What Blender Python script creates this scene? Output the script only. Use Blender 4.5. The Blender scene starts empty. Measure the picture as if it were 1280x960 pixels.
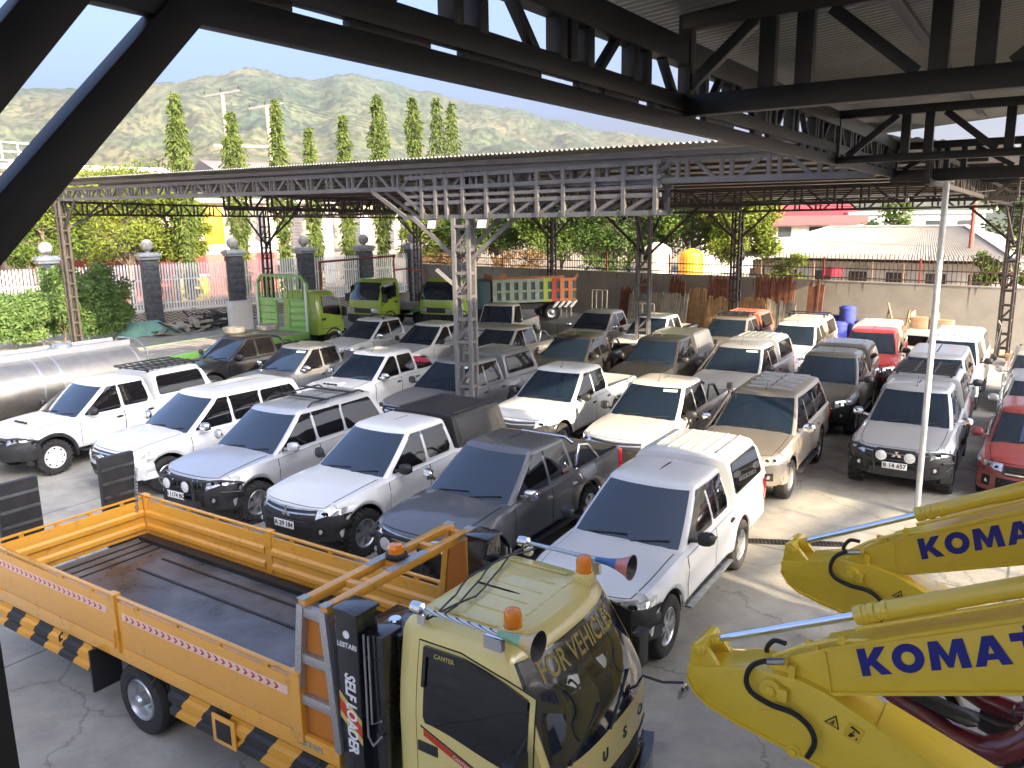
import bpy, bmesh, random
from math import *
from mathutils import Vector, Matrix, noise

random.seed(7)
scene = bpy.context.scene
COL = scene.collection
R = radians


# ------------------------------------------------------------------ materials
def nd(nt, t, x=0, y=0):
    n = nt.nodes.new(t)
    n.location = (x, y)
    return n


def mat(name, col, rough=0.5, metal=0.0, coat=0.0, var=0.0, scale=4.0, bump=0.0, bscale=40.0, spec=0.5, col2=None, rvar=0.0, emit=0.0, alpha=1.0, trans=0.0):
    m = bpy.data.materials.new(name)
    m.use_nodes = True
    nt = m.node_tree
    b = nt.nodes['Principled BSDF']
    c = (*col, 1.0)
    b.inputs['Base Color'].default_value = c
    b.inputs['Roughness'].default_value = rough
    b.inputs['Metallic'].default_value = metal
    b.inputs['Specular IOR Level'].default_value = spec
    if coat:
        b.inputs['Coat Weight'].default_value = coat
        b.inputs['Coat Roughness'].default_value = 0.04
    if emit:
        b.inputs['Emission Color'].default_value = c
        b.inputs['Emission Strength'].default_value = emit
    if trans:
        b.inputs['Transmission Weight'].default_value = trans
    tc = None
    if var or col2 or rvar or bump:
        tc = nd(nt, 'ShaderNodeTexCoord', -900)
    if var or col2 or rvar:
        n = nd(nt, 'ShaderNodeTexNoise', -700)
        n.inputs['Scale'].default_value = scale
        n.inputs['Detail'].default_value = 6
        n.inputs['Roughness'].default_value = 0.62
        nt.links.new(tc.outputs['Object'], n.inputs['Vector'])
        if var or col2:
            r = nd(nt, 'ShaderNodeValToRGB', -450)
            if col2:
                r.color_ramp.elements[0].color = c
                r.color_ramp.elements[1].color = (*col2, 1)
            else:
                r.color_ramp.elements[0].color = (*[max(0, v * (1 - var)) for v in col], 1)
                r.color_ramp.elements[1].color = (*[min(1, v * (1 + var)) for v in col], 1)
            r.color_ramp.elements[0].position = 0.32
            r.color_ramp.elements[1].position = 0.68
            nt.links.new(n.outputs['Fac'], r.inputs['Fac'])
            nt.links.new(r.outputs['Color'], b.inputs['Base Color'])
        if rvar:
            mr = nd(nt, 'ShaderNodeMapRange', -450, -250)
            mr.inputs['From Min'].default_value = 0.3
            mr.inputs['From Max'].default_value = 0.7
            mr.inputs['To Min'].default_value = max(0.02, rough - rvar)
            mr.inputs['To Max'].default_value = min(1, rough + rvar)
            nt.links.new(n.outputs['Fac'], mr.inputs['Value'])
            nt.links.new(mr.outputs['Result'], b.inputs['Roughness'])
    if bump:
        n2 = nd(nt, 'ShaderNodeTexNoise', -700, -450)
        n2.inputs['Scale'].default_value = bscale
        n2.inputs['Detail'].default_value = 5
        nt.links.new(tc.outputs['Object'], n2.inputs['Vector'])
        bp = nd(nt, 'ShaderNodeBump', -300, -450)
        bp.inputs['Strength'].default_value = bump
        bp.inputs['Distance'].default_value = 0.02
        nt.links.new(n2.outputs['Fac'], bp.inputs['Height'])
        nt.links.new(bp.outputs['Normal'], b.inputs['Normal'])
    return m


def paint(name, col, metal=0.0, dust=0.25, grime=0.0):
    """car paint: clear coat over colour, thin uneven dust on upward faces"""
    m = mat(name, col, rough=0.38, metal=metal, coat=0.85)
    nt = m.node_tree
    b = nt.nodes['Principled BSDF']
    tc = nd(nt, 'ShaderNodeTexCoord', -1100)
    n = nd(nt, 'ShaderNodeTexNoise', -900)
    n.inputs['Scale'].default_value = 2.3
    n.inputs['Detail'].default_value = 8
    n.inputs['Roughness'].default_value = 0.7
    nt.links.new(tc.outputs['Object'], n.inputs['Vector'])
    mr = nd(nt, 'ShaderNodeMapRange', -700)
    mr.inputs['From Min'].default_value = 0.35
    mr.inputs['From Max'].default_value = 0.75
    mr.inputs['To Min'].default_value = dust * 0.25
    mr.inputs['To Max'].default_value = dust
    nt.links.new(n.outputs['Fac'], mr.inputs['Value'])
    mx = nd(nt, 'ShaderNodeMixRGB', -400)
    mx.inputs['Color1'].default_value = (*col, 1)
    mx.inputs['Color2'].default_value = (0.42, 0.37, 0.30, 1)
    nt.links.new(mr.outputs['Result'], mx.inputs['Fac'])
    last = mx.outputs['Color']
    if grime:
        for sc_, lo, hi, c2, k in ((5.5, .56, .70, (0.05, 0.035, 0.02), grime), (23.0, .63, .68, (0.16, 0.10, 0.06), grime * 1.3)):
            g = nd(nt, 'ShaderNodeTexNoise', -900, -600)
            g.inputs['Scale'].default_value = sc_
            g.inputs['Detail'].default_value = 9
            g.inputs['Roughness'].default_value = 0.72
            nt.links.new(tc.outputs['Object'], g.inputs['Vector'])
            gr = nd(nt, 'ShaderNodeMapRange', -700, -600)
            gr.inputs['From Min'].default_value = lo
            gr.inputs['From Max'].default_value = hi
            gr.inputs['To Max'].default_value = k
            nt.links.new(g.outputs['Fac'], gr.inputs['Value'])
            mg = nd(nt, 'ShaderNodeMixRGB', -250, -500)
            mg.inputs['Color2'].default_value = (*c2, 1)
            nt.links.new(gr.outputs['Result'], mg.inputs['Fac'])
            nt.links.new(last, mg.inputs['Color1'])
            last = mg.outputs['Color']
    nt.links.new(last, b.inputs['Base Color'])
    m2 = nd(nt, 'ShaderNodeMath', -400, -300)
    m2.operation = 'MULTIPLY_ADD'
    m2.inputs[1].default_value = 0.9
    m2.inputs[2].default_value = 0.03
    nt.links.new(mr.outputs['Result'], m2.inputs[0])
    nt.links.new(m2.outputs['Value'], b.inputs['Coat Roughness'])
    return m


M = {}


def stripes(name, c1, c2, axis, freq, slant=0.0, rough=0.5, thr=0.5):
    """two-colour hard stripes along an object axis (painted markings)"""
    m = mat(name, c1, rough=rough)
    nt = m.node_tree
    b = nt.nodes['Principled BSDF']
    tc = nd(nt, 'ShaderNodeTexCoord', -1000)
    sp = nd(nt, 'ShaderNodeSeparateXYZ', -800)
    nt.links.new(tc.outputs['Object'], sp.inputs[0])
    ma = nd(nt, 'ShaderNodeMath', -600)
    ma.operation = 'MULTIPLY_ADD'
    nt.links.new(sp.outputs['Z'], ma.inputs[0])
    ma.inputs[1].default_value = slant
    nt.links.new(sp.outputs[axis], ma.inputs[2])
    mb = nd(nt, 'ShaderNodeMath', -450)
    mb.operation = 'MULTIPLY'
    mb.inputs[1].default_value = freq
    nt.links.new(ma.outputs[0], mb.inputs[0])
    fr = nd(nt, 'ShaderNodeMath', -300)
    fr.operation = 'FRACT'
    nt.links.new(mb.outputs[0], fr.inputs[0])
    gt = nd(nt, 'ShaderNodeMath', -150)
    gt.operation = 'GREATER_THAN'
    gt.inputs[1].default_value = thr
    nt.links.new(fr.outputs[0], gt.inputs[0])
    mx = nd(nt, 'ShaderNodeMixRGB', 0)
    mx.inputs['Color1'].default_value = (*c1, 1)
    mx.inputs['Color2'].default_value = (*c2, 1)
    nt.links.new(gt.outputs[0], mx.inputs['Fac'])
    nt.links.new(mx.outputs['Color'], b.inputs['Base Color'])
    return m


# ------------------------------------------------------------------ mesh builder
class MB:
    def __init__(s):
        s.v = []
        s.f = []

    def add(s, vs, fs):
        o = len(s.v)
        s.v += [tuple(p) for p in vs]
        s.f += [tuple(i + o for i in f) for f in fs]
        return s

    def box(s, c, d, rz=0.0, rot=None):
        hx, hy, hz = d[0] / 2, d[1] / 2, d[2] / 2
        m = rot if rot is not None else Matrix.Rotation(rz, 3, 'Z')
        c = Vector(c)
        vs = [c + m @ Vector((x * hx, y * hy, z * hz)) for x in (-1, 1) for y in (-1, 1) for z in (-1, 1)]
        return s.add(vs, [(0, 1, 3, 2), (4, 6, 7, 5), (0, 4, 5, 1), (2, 3, 7, 6), (0, 2, 6, 4), (1, 5, 7, 3)])

    def bar(s, p, q, w, h=None, up=(0, 0, 1)):
        p, q = Vector(p), Vector(q)
        d = q - p
        L = d.length
        if L < 1e-6:
            return s
        d /= L
        u = Vector(up)
        if abs(d.dot(u)) > 0.98:
            u = Vector((1, 0, 0))
        y = u.cross(d).normalized()
        z = d.cross(y)
        m = Matrix((d, y, z)).transposed()
        return s.box((p + q) / 2, (L, w, h if h else w), rot=m)

    def cyl(s, p, q, r, r2=None, n=12, caps=True):
        p, q = Vector(p), Vector(q)
        d = (q - p).normalized()
        u = Vector((0, 0, 1)) if abs(d.z) < 0.9 else Vector((1, 0, 0))
        x = u.cross(d).normalized()
        y = d.cross(x)
        r2 = r if r2 is None else r2
        vs = []
        for k in range(n):
            a = 2 * pi * k / n
            e = x * cos(a) + y * sin(a)
            vs += [p + e * r, q + e * r2]
        fs = [(2 * k, 2 * ((k + 1) % n), 2 * ((k + 1) % n) + 1, 2 * k + 1) for k in range(n)]
        if caps:
            fs += [tuple(2 * k for k in range(n))[::-1], tuple(2 * k + 1 for k in range(n))]
        return s.add(vs, fs)

    def tube(s, pts, r, n=8, closed=False):
        pts = [Vector(p) for p in pts]
        N = len(pts)
        rows = []
        px = None
        for i, p in enumerate(pts):
            a = pts[i - 1] if (i > 0 or closed) else p
            b = pts[(i + 1) % N] if (i < N - 1 or closed) else p
            d = (b - a).normalized()
            if px is None:
                u = Vector((0, 0, 1)) if abs(d.z) < 0.9 else Vector((1, 0, 0))
                px = u.cross(d).normalized()
            px = (px - d * px.dot(d)).normalized()
            py = d.cross(px)
            rr = r[i] if isinstance(r, (list, tuple)) else r
            rows.append([p + (px * cos(2 * pi * k / n) + py * sin(2 * pi * k / n)) * rr for k in range(n)])
        o = len(s.v)
        for row in rows:
            s.v += [tuple(p) for p in row]
        m = N if closed else N - 1
        for i in range(m):
            for k in range(n):
                a = o + i * n + k
                b = o + i * n + (k + 1) % n
                c = o + ((i + 1) % N) * n
                s.f.append((a, b, c + (k + 1) % n, c + k))
        if not closed:
            s.f.append(tuple(o + k for k in range(n))[::-1])
            s.f.append(tuple(o + (N - 1) * n + k for k in range(n)))
        return s

    def lathe(s, prof, c=(0, 0, 0), axis='Z', n=24, closed=False):
        """prof: list of (radius, height along axis)"""
        c = Vector(c)
        o = len(s.v)
        for r, h in prof:
            for k in range(n):
                a = 2 * pi * k / n
                if axis == 'Z':
                    p = Vector((r * cos(a), r * sin(a), h))
                elif axis == 'Y':
                    p = Vector((r * cos(a), h, r * sin(a)))
                else:
                    p = Vector((h, r * cos(a), r * sin(a)))
                s.v.append(tuple(c + p))
        m = len(prof)
        for i in range(m if closed else m - 1):
            j = (i + 1) % m
            for k in range(n):
                s.f.append((o + i * n + k, o + i * n + (k + 1) % n, o + j * n + (k + 1) % n, o + j * n + k))
        return s

    def prism(s, poly, o, u, v, t):
        """polygon (list of (a,b)) at o + a*u + b*v, extruded by vector t"""
        o, u, v, t = Vector(o), Vector(u), Vector(v), Vector(t)
        n = len(poly)
        a = [o + u * p[0] + v * p[1] for p in poly]
        vs = a + [p + t for p in a]
        fs = [tuple(range(n))[::-1], tuple(range(n, 2 * n))] + [(i, (i + 1) % n, n + (i + 1) % n, n + i) for i in range(n)]
        return s.add(vs, fs)

    def grid(s, rows, closed=False):
        o = len(s.v)
        n = len(rows[0])
        for r in rows:
            s.v += [tuple(p) for p in r]
        for i in range(len(rows) - 1):
            for k in range(n if closed else n - 1):
                k2 = (k + 1) % n
                s.f.append((o + i * n + k, o + i * n + k2, o + (i + 1) * n + k2, o + (i + 1) * n + k))
        return s

    def mesh(s, name, smooth=35.0, bevel=0.0, weld=0.0, seg=2):
        me = bpy.data.meshes.new(name)
        me.from_pydata(s.v, [], s.f)
        bm = bmesh.new()
        bm.from_mesh(me)
        if weld:
            bmesh.ops.remove_doubles(bm, verts=bm.verts, dist=weld)
        bmesh.ops.recalc_face_normals(bm, faces=bm.faces)
        if bevel:
            es = [e for e in bm.edges if len(e.link_faces) == 2 and e.calc_face_angle(0) > R(32)]
            bmesh.ops.bevel(bm, geom=es, offset=bevel, segments=seg, profile=0.6, affect='EDGES', clamp_overlap=True)
        bm.to_mesh(me)
        bm.free()
        if smooth:
            for p in me.polygons:
                p.use_smooth = True
            me.set_sharp_from_angle(angle=R(smooth))
        me.materials.append(None)
        return me

    def build(s, name, m, parent=None, loc=None, **k):
        return put(name, s.mesh(name, **k), m, parent, loc)


CACHE = {}


def put(name, me, m, parent=None, loc=None):
    o = bpy.data.objects.new(name, me)
    COL.objects.link(o)
    if me is not None:
        if len(me.materials) == 0:
            me.materials.append(None)
        o.material_slots[0].link = 'OBJECT'
        o.material_slots[0].material = M[m] if isinstance(m, str) else m
    if parent is not None:
        o.parent = parent
    if loc is not None:
        o.location = loc
    return o


def cpart(key, name, fn, m, parent=None, **k):
    """a part whose mesh is shared by every thing that uses the same key"""
    if key not in CACHE:
        r = fn()
        CACHE[key] = r.mesh(name, **k) if isinstance(r, MB) else r
    return put(name, CACHE[key], m, parent)


def tag(o, label=None, cat=None, group=None, kind=None):
    if label:
        o['label'] = label
    if cat:
        o['category'] = cat
    if group:
        o['group'] = group
    if kind:
        o['kind'] = kind
    return o


def thing(name, label, cat, loc=(0, 0, 0), rz=0.0, group=None):
    o = bpy.data.objects.new(name, None)
    o.empty_display_size = 0.3
    COL.objects.link(o)
    o.location = loc
    o.rotation_euler = (0, 0, rz)
    return tag(o, label, cat, group)


def copy_tree(o, parent=None):
    c = o.copy()
    COL.objects.link(c)
    if parent is not None:
        c.parent = parent
    for ch in list(o.children):
        copy_tree(ch, c)
    return c


def text_mesh(txt, size, ext=0.003, bold=0.0, align='CENTER', sx=1.0, shear=0.0):
    cu = bpy.data.curves.new('text', 'FONT')
    cu.body = txt
    cu.size = size
    cu.extrude = ext
    cu.offset = bold
    cu.align_x = align
    cu.align_y = 'CENTER'
    cu.shear = shear
    cu.resolution_u = 3
    ob = bpy.data.objects.new('text', cu)
    COL.objects.link(ob)
    bpy.context.view_layer.update()
    me = bpy.data.meshes.new_from_object(ob.evaluated_get(bpy.context.evaluated_depsgraph_get()))
    bpy.data.objects.remove(ob)
    bpy.data.curves.remove(cu)
    if sx != 1.0:
        me.transform(Matrix.Diagonal((sx, 1, 1, 1)))
    me.materials.clear()
    me.materials.append(None)
    return me


def frame(o, x, z):
    """matrix whose local X runs along x, local Z along z (text faces z)"""
    x = Vector(x).normalized()
    z = Vector(z).normalized()
    y = z.cross(x).normalized()
    x = y.cross(z)
    m = Matrix((x, y, z)).transposed().to_4x4()
    m.translation = Vector(o)
    return m


def text(name, txt, size, m, parent, o, x, z, **k):
    me = text_mesh(txt, size, **k)
    me.transform(frame(o, x, z))
    me.name = name
    return put(name, me, m, parent)


# ------------------------------------------------------------------ palette
M['white'] = paint('white_paint', (0.66, 0.67, 0.67), dust=0.12)
M['warmwhite'] = paint('warm_white_paint', (0.64, 0.60, 0.53), dust=0.2)
M['silver'] = paint('silver_paint', (0.55, 0.57, 0.60), metal=0.55, dust=0.18)
M['beige_silver'] = paint('beige_silver_paint', (0.55, 0.52, 0.47), metal=0.4, dust=0.3)
M['grey'] = paint('grey_paint', (0.13, 0.135, 0.145), metal=0.5, dust=0.07)
M['midgrey'] = paint('mid_grey_paint', (0.24, 0.25, 0.27), metal=0.5, dust=0.08)
M['darkgrey'] = paint('dark_grey_paint', (0.028, 0.031, 0.037), metal=0.3, dust=0.05)
M['bronze'] = paint('bronze_paint', (0.26, 0.235, 0.205), metal=0.45, dust=0.25)
M['olivegrey'] = paint('olive_grey_paint', (0.10, 0.10, 0.095), metal=0.35, dust=0.08)
M['black_paint'] = paint('black_paint', (0.008, 0.008, 0.010), dust=0.02)
M['red'] = paint('red_paint', (0.40, 0.022, 0.028), dust=0.12)
M['darkred'] = paint('dark_red_paint', (0.24, 0.02, 0.02), dust=0.12)
M['redbrown'] = paint('red_brown_paint', (0.22, 0.05, 0.04), metal=0.2, dust=0.25)
M['orange_paint'] = paint('orange_canopy_paint', (0.55, 0.12, 0.05), dust=0.15)
M['cream'] = paint('cream_paint', (0.70, 0.62, 0.47), dust=0.15)
M['glass'] = mat('tinted_glass_sky_blue', (0.010, 0.020, 0.036), rough=0.03, spec=0.8, rvar=0.02, scale=1.2, coat=1.0)  # dark tint; the blue in the base colour stands in for reflected sky
M['sideglass'] = mat('side_glass', (0.006, 0.006, 0.007), rough=0.025, spec=0.6, coat=0.4)
M['plastic'] = mat('black_plastic', (0.022, 0.022, 0.024), rough=0.48, var=0.3, scale=6)
M['rubber'] = mat('tyre_rubber', (0.024, 0.023, 0.022), rough=0.85, var=0.45, scale=5, bump=0.3, bscale=60)
M['chrome'] = mat('chrome', (0.75, 0.76, 0.78), rough=0.10, metal=1.0)
M['alloy'] = mat('alloy', (0.50, 0.51, 0.52), rough=0.32, metal=0.85, var=0.2, scale=7)
M['darkalloy'] = mat('dark_alloy', (0.10, 0.10, 0.105), rough=0.35, metal=0.8)
M['steelwhite'] = mat('white_steel', (0.72, 0.72, 0.70), rough=0.45, var=0.1)
M['lamp'] = mat('lamp_lens', (0.62, 0.64, 0.66), rough=0.08, metal=0.55, coat=1.0, var=0.45, scale=14)
M['spot'] = mat('spot_lens', (0.72, 0.74, 0.74), rough=0.25, metal=0.3, var=0.25, scale=45, coat=0.6)
M['redlamp'] = mat('red_lens', (0.50, 0.012, 0.02), rough=0.12, coat=1.0)
M['amber'] = mat('amber_lens', (0.85, 0.24, 0.01), rough=0.12, coat=0.6)
M['plate'] = mat('plate_white', (0.78, 0.78, 0.76), rough=0.4)
M['ink'] = mat('black_ink', (0.012, 0.012, 0.013), rough=0.5)
M['seam'] = mat('seam_dark', (0.01, 0.01, 0.01), rough=0.8)
M['bedliner'] = mat('bed_liner', (0.018, 0.018, 0.019), rough=0.7, bump=0.4, bscale=30)
M['solar'] = mat('rack_mesh', (0.03, 0.03, 0.033), rough=0.4, metal=0.3)
# ------------------------------------------------------------------ vehicles parked in the yard
def lerp(a, b, t):
    return a + (b - a) * t


def sstep(a, b, x):
    t = min(1, max(0, (x - a) / (b - a)))
    return t * t * (3 - 2 * t)


DIM = {
    'pickup': dict(xn=2.34, xr=-2.92, xa=1.5, xb=-1.5, w=0.905, sill=0.47, nose=0.97, cowl=1.12, belt=1.13, rail=1.17, roof=1.80, fb=0.95, ft=0.15, rt=-1.06, rb=-1.18, bed=-1.21, R=0.40, bow=0.30, tw=0.17, flat=1.7),
    'suv': dict(xn=2.26, xr=-2.56, xa=1.42, xb=-1.36, w=0.925, sill=0.45, nose=0.98, cowl=1.13, belt=1.12, rail=1.12, roof=1.81, fb=0.95, ft=0.15, rt=-2.22, rb=-2.50, bed=None, R=0.39, bow=0.32, tw=0.17, flat=1.7),
    'jeep': dict(xn=2.25, xr=-2.6, xa=1.45, xb=-1.6, w=0.88, sill=0.55, nose=1.14, cowl=1.19, belt=1.18, rail=1.20, roof=1.98, fb=0.62, ft=0.30, rt=-0.55, rb=-0.62, bed=-0.66, R=0.41, bow=0.08, tw=0.10, flat=1.2),
    'hatch': dict(xn=1.96, xr=-1.86, xa=1.25, xb=-1.20, w=0.845, sill=0.24, nose=0.78, cowl=0.95, belt=0.93, rail=0.93, roof=1.50, fb=1.02, ft=0.10, rt=-1.50, rb=-1.82, bed=None, R=0.31, bow=0.34, tw=0.15, flat=1.6),
}


class Shape:
    def __init__(s, kind):
        s.k = kind
        for a, b in DIM[kind].items():
            setattr(s, a, b)
        s.Ra = s.R + 0.085
        s.x0 = s.xa + s.Ra + 0.03
        s.belt2 = s.belt + (0.04 if kind == 'pickup' else 0.05)

    # lower body -------------------------------------------------
    def zbot(s, x):
        z = s.sill + 0.05 * sstep(s.x0, s.xn, x)
        for ax in (s.xa, s.xb):
            d = abs(x - ax)
            if d < s.Ra:
                z = max(z, s.R + sqrt(s.Ra ** 2 - d * d))
        return z

    def zbelt(s, x):
        return lerp(s.belt, s.belt2, min(1, max(0, (s.fb - 0.2 - x) / 2.2)))

    def ztop(s, x):
        if x >= s.fb - 0.05:
            t = min(1, max(0, (x - (s.fb - 0.05)) / (s.xn - s.fb + 0.05)))
            return lerp(s.cowl, s.nose, t ** s.flat)
        if s.bed is not None and x <= s.bed:
            return s.rail
        return s.zbelt(x)

    def wp(s, x):
        w = s.w
        t = max(0, (x - (s.xa - 0.1)) / (s.xn - s.xa + 0.1))
        w -= (0.105 if s.k != 'jeep' else 0.04) * t ** 2
        t = max(0, (-x + s.xb - 0.2) / (s.xb - 0.2 - s.xr))
        w -= 0.03 * t ** 2
        return w

    def sec(s, x):
        zs, zb, w = s.ztop(x), s.zbot(x), s.wp(x)
        z4 = min(max(zs - 0.22, zb + 0.12), zs - 0.075)
        z3 = min(max(zs - 0.42, zb + 0.07), z4 - 0.015)
        z2 = min(zb + 0.035, z3 - 0.012)
        fl = 0
        for ax in (s.xa, s.xb):
            d = abs(x - ax)
            fl = max(fl, 0.032 * (1 - sstep(s.Ra, s.Ra + 0.14, d)))
        pin = 0.014 * (1 - fl / 0.032)
        return [(w - 0.03 + fl, zb), (w - 0.008 + fl, z2), (w + fl - pin, z3), (w + 0.003 + fl * .35, z4), (w - 0.028, zs - 0.045), (w - 0.075, zs)]

    def xfr(s, y, z):
        r = 0
        zt = s.nose
        if z > zt - 0.14:
            r += 0.9 * (z - (zt - 0.14)) ** 1.0 * 0.75
        if z < 0.62 * zt:
            r += (0.62 * zt - z) * 0.35
        return s.xn - s.bow * (abs(y) / s.w) ** 3 - r

    def morph(s, x, y, z):
        if x <= s.x0:
            if x < s.xr + 0.5:
                t = (s.xr + 0.5 - x) / 0.5
                return x + t * 0.07 * (abs(y) / s.w) ** 3
            return x
        t = (x - s.x0) / (s.xn - s.x0)
        return s.x0 + (s.xfr(y, z) - s.x0) * t

    def side(s, xp, z):
        """y of the body side at real x, z"""
        x = xp
        if xp > s.x0:
            d = s.xfr(s.w * .9, z) - s.x0
            x = s.x0 + (xp - s.x0) / d * (s.xn - s.x0)
            x = min(x, s.xn)
        p = s.sec(x)
        if z <= p[0][1]:
            return p[0][0]
        for a, b in zip(p, p[1:]):
            if z <= b[1]:
                return lerp(a[0], b[0], (z - a[1]) / max(1e-6, b[1] - a[1]))
        return p[-1][0]

    def top(s, x, f):
        p = s.sec(x)[-1]
        y = p[0] * f
        t = max(0, (x - (s.fb - .05)) / (s.xn - s.fb + .05))
        cr = 0.05 * (1 - t ** 2)
        z = p[1] + cr * (1 - f * f) + (0.012 * (1 - t) * sstep(.45, .62, abs(f)) * (1 - sstep(.8, .95, abs(f))))
        return Vector((s.morph(x, y, p[1]), y, z))

    FT = (0.9, 0.78, 0.62, 0.45, 0.22, 0)

    def body(s):
        xs = set()
        for ax in (s.xa, s.xb):
            for k in range(-9, 10):
                xs.add(round(ax + s.Ra * sin(k / 9 * pi / 2), 4))
            xs |= {round(ax - s.Ra - 0.012, 4), round(ax + s.Ra + 0.012, 4), ax - s.Ra - .08, ax + s.Ra + .08}
        for k in range(9):
            xs.add(lerp(s.x0, s.xn, k / 8))
        x = s.xr
        while x < s.x0:
            xs.add(round(x, 3))
            x += 0.16
        xs |= {s.fb - .05, s.xr + .03, s.xr}
        bed = s.bed
        if bed is not None:
            xs |= {bed, bed - 0.004, s.xr + 0.055, s.xr + 0.051}
        xs = sorted(xs)
        m = MB()
        rows = []
        for x in xs:
            p = s.sec(x)
            half = [Vector((s.morph(x, y, z), y, z)) for y, z in p]
            inbed = bed is not None and s.xr + 0.052 < x < bed
            for f in s.FT:
                if x >= s.fb - 0.06:
                    half.append(s.top(x, f))
                elif inbed:
                    y6, z6 = p[-1]
                    y = {0.9: y6 - .03, 0.78: y6 - .035, 0.62: y6 - .04}.get(f, y6 * f)
                    half.append(Vector((x, y, z6 if f == 0.9 else (z6 - .04 if f == 0.78 else 0.70))))
                else:
                    half.append(Vector((s.morph(x, p[-1][0] * f, p[-1][1]), p[-1][0] * f, p[-1][1] + .0)))
            row = half + [Vector((q.x, -q.y, q.z)) for q in half[-2::-1]]
            rows.append(row)
        m.grid(rows)
        # end caps as grids
        for row, sgn in ((rows[0], -1), (rows[-1], 1)):
            n = len(row)
            fs = [1.0] + list(s.FT) + [-f for f in s.FT[-2::-1]] + [-1.0]
            cap = []
            for j in range(6):
                y0, z0 = row[j].y, row[j].z
                r_ = []
                for f in fs:
                    y = y0 * f
                    if j == 5:
                        k = fs.index(f)
                        r_.append(row[5 + k])
                    elif sgn > 0:
                        r_.append(Vector((s.xfr(y, z0), y, z0)))
                    else:
                        r_.append(Vector((s.morph(s.xr, y, z0), y, z0)))
                cap.append(r_)
            m.grid(cap)
        return m

    def under(s):
        m = MB()
        m.box(((s.xn + s.xr) / 2, 0, s.sill + 0.06), (s.xn - s.xr - 0.5, 1.12, 0.22))
        for ax in (s.xa, s.xb):
            rows = []
            for k in range(13):
                a = pi * k / 12
                rr = s.Ra - 0.006
                rows.append([(ax + rr * cos(a), y, s.R + rr * sin(a)) for y in (0.5, 0.74, s.w - 0.03)])
            m.grid(rows)
            m.grid([[(x, -y, z) for x, y, z in r] for r in rows])
            m.cyl((ax, -.6, s.R), (ax, .6, s.R), 0.07, n=10)
        return m

    # greenhouse -------------------------------------------------
    def gx(s, z):
        t = (z - s.belt) / (s.roof - 0.10 - s.belt)
        return lerp(s.fb, s.ft, t), lerp(s.rb, s.rt, t)

    def gw(s, z):
        t = (z - s.belt) / (s.roof - 0.10 - s.belt)
        return (s.w - 0.055) - s.tw * max(-.1, t) ** 1.25 if t > 0 else s.w - 0.055

    BW = 0.10

    def gfront(s, f, z):
        xf, _ = s.gx(z)
        return Vector((xf - s.BW * abs(f) ** 2.4, f * s.gw(z) * .95, z))

    def gxs(s, z):
        xf, xr = s.gx(z)
        return xf - s.BW - 0.035, xr + 0.06

    def gside(s, x, z):
        a, b = s.gxs(z)
        u = (a - x) / (a - b)
        u = min(1, max(0, u))
        return s.gw(z) * (1 - 0.045 * (1 - u) ** 3 - 0.03 * u ** 4)

    def ring(s, z, k=1.0, dx=0.0, zz=None, wk=None):
        w = s.gw(z) * (wk if wk is not None else 1)
        xf, xr = s.gx(z)
        p = []
        for f in (0, .3, .55, .75, .9, 0.97):
            p.append((xf - dx - s.BW * f ** 2.4, f * w * .95))
        a, b = s.gxs(z)
        a -= dx
        b += dx * .6
        for u in (0, .05, .13, .25, .4, .55, .7, .82, .9, .96, 1):
            p.append((lerp(a, b, u), w * (1 - 0.045 * (1 - u) ** 3 - 0.03 * u ** 4)))
        for f in (.9, .7, .4, 0):
            p.append((xr + dx * .6 + 0.05 * f ** 3, f * w * .95))
        zz = z if zz is None else zz
        full = [Vector((x, y, zz)) for x, y in p] + [Vector((x, -y, zz)) for x, y in p[-2:0:-1]]
        return full

    def cabin(s):
        r = s.roof
        zt = r - 0.10
        rows = [s.ring(s.belt - 0.06)]
        for t in (0.0, .25, .5, .75, 1.0):
            rows.append(s.ring(lerp(s.belt, zt, t)))
        for dz, dx, wk in ((-0.06, 0.025, .975), (-0.032, .07, .93), (-.014, .14, .85), (0, .26, .68), (.006, .38, .42), (.008, .46, .16), (.008, .48, .02)):
            rows.append(s.ring(zt, dx=dx, zz=r + dz, wk=wk))
        m = MB()
        m.grid(rows, closed=True)
        return m


def panel(m, fn, us, v0, v1, nv, d, hint, skirt=0.012):
    """sheet over a surface fn(u,v), lifted by d along the outward normal, with a turned-in rim"""
    rows, base = [], []
    for u in us:
        a, b = (v0(u) if callable(v0) else v0), (v1(u) if callable(v1) else v1)
        r_, b_ = [], []
        for k in range(nv + 1):
            v = lerp(a, b, k / nv)
            p = Vector(fn(u, v))
            e = 0.004
            n = (Vector(fn(u + e, v)) - Vector(fn(u - e, v))).cross(Vector(fn(u, v + e)) - Vector(fn(u, v - e)))
            n = n.normalized() if n.length > 1e-12 else Vector(hint)
            if n.dot(Vector(hint)) < 0:
                n = -n
            r_.append(p + n * d)
            b_.append(p + n * (d - skirt))
        rows.append(r_)
        base.append(b_)
    m.grid(rows)
    for t, b in ((rows[0], base[0]), (rows[-1], base[-1]), ([r[0] for r in rows], [r[0] for r in base]), ([r[-1] for r in rows], [r[-1] for r in base])):
        m.grid([t, b])
    return m


def lin(a, b, n):
    return [lerp(a, b, k / n) for k in range(n + 1)]


RND = [(0, .035), (.07, .008), (.2, 0), (.5, 0), (.8, 0), (.93, .008), (1, .035)]


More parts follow.
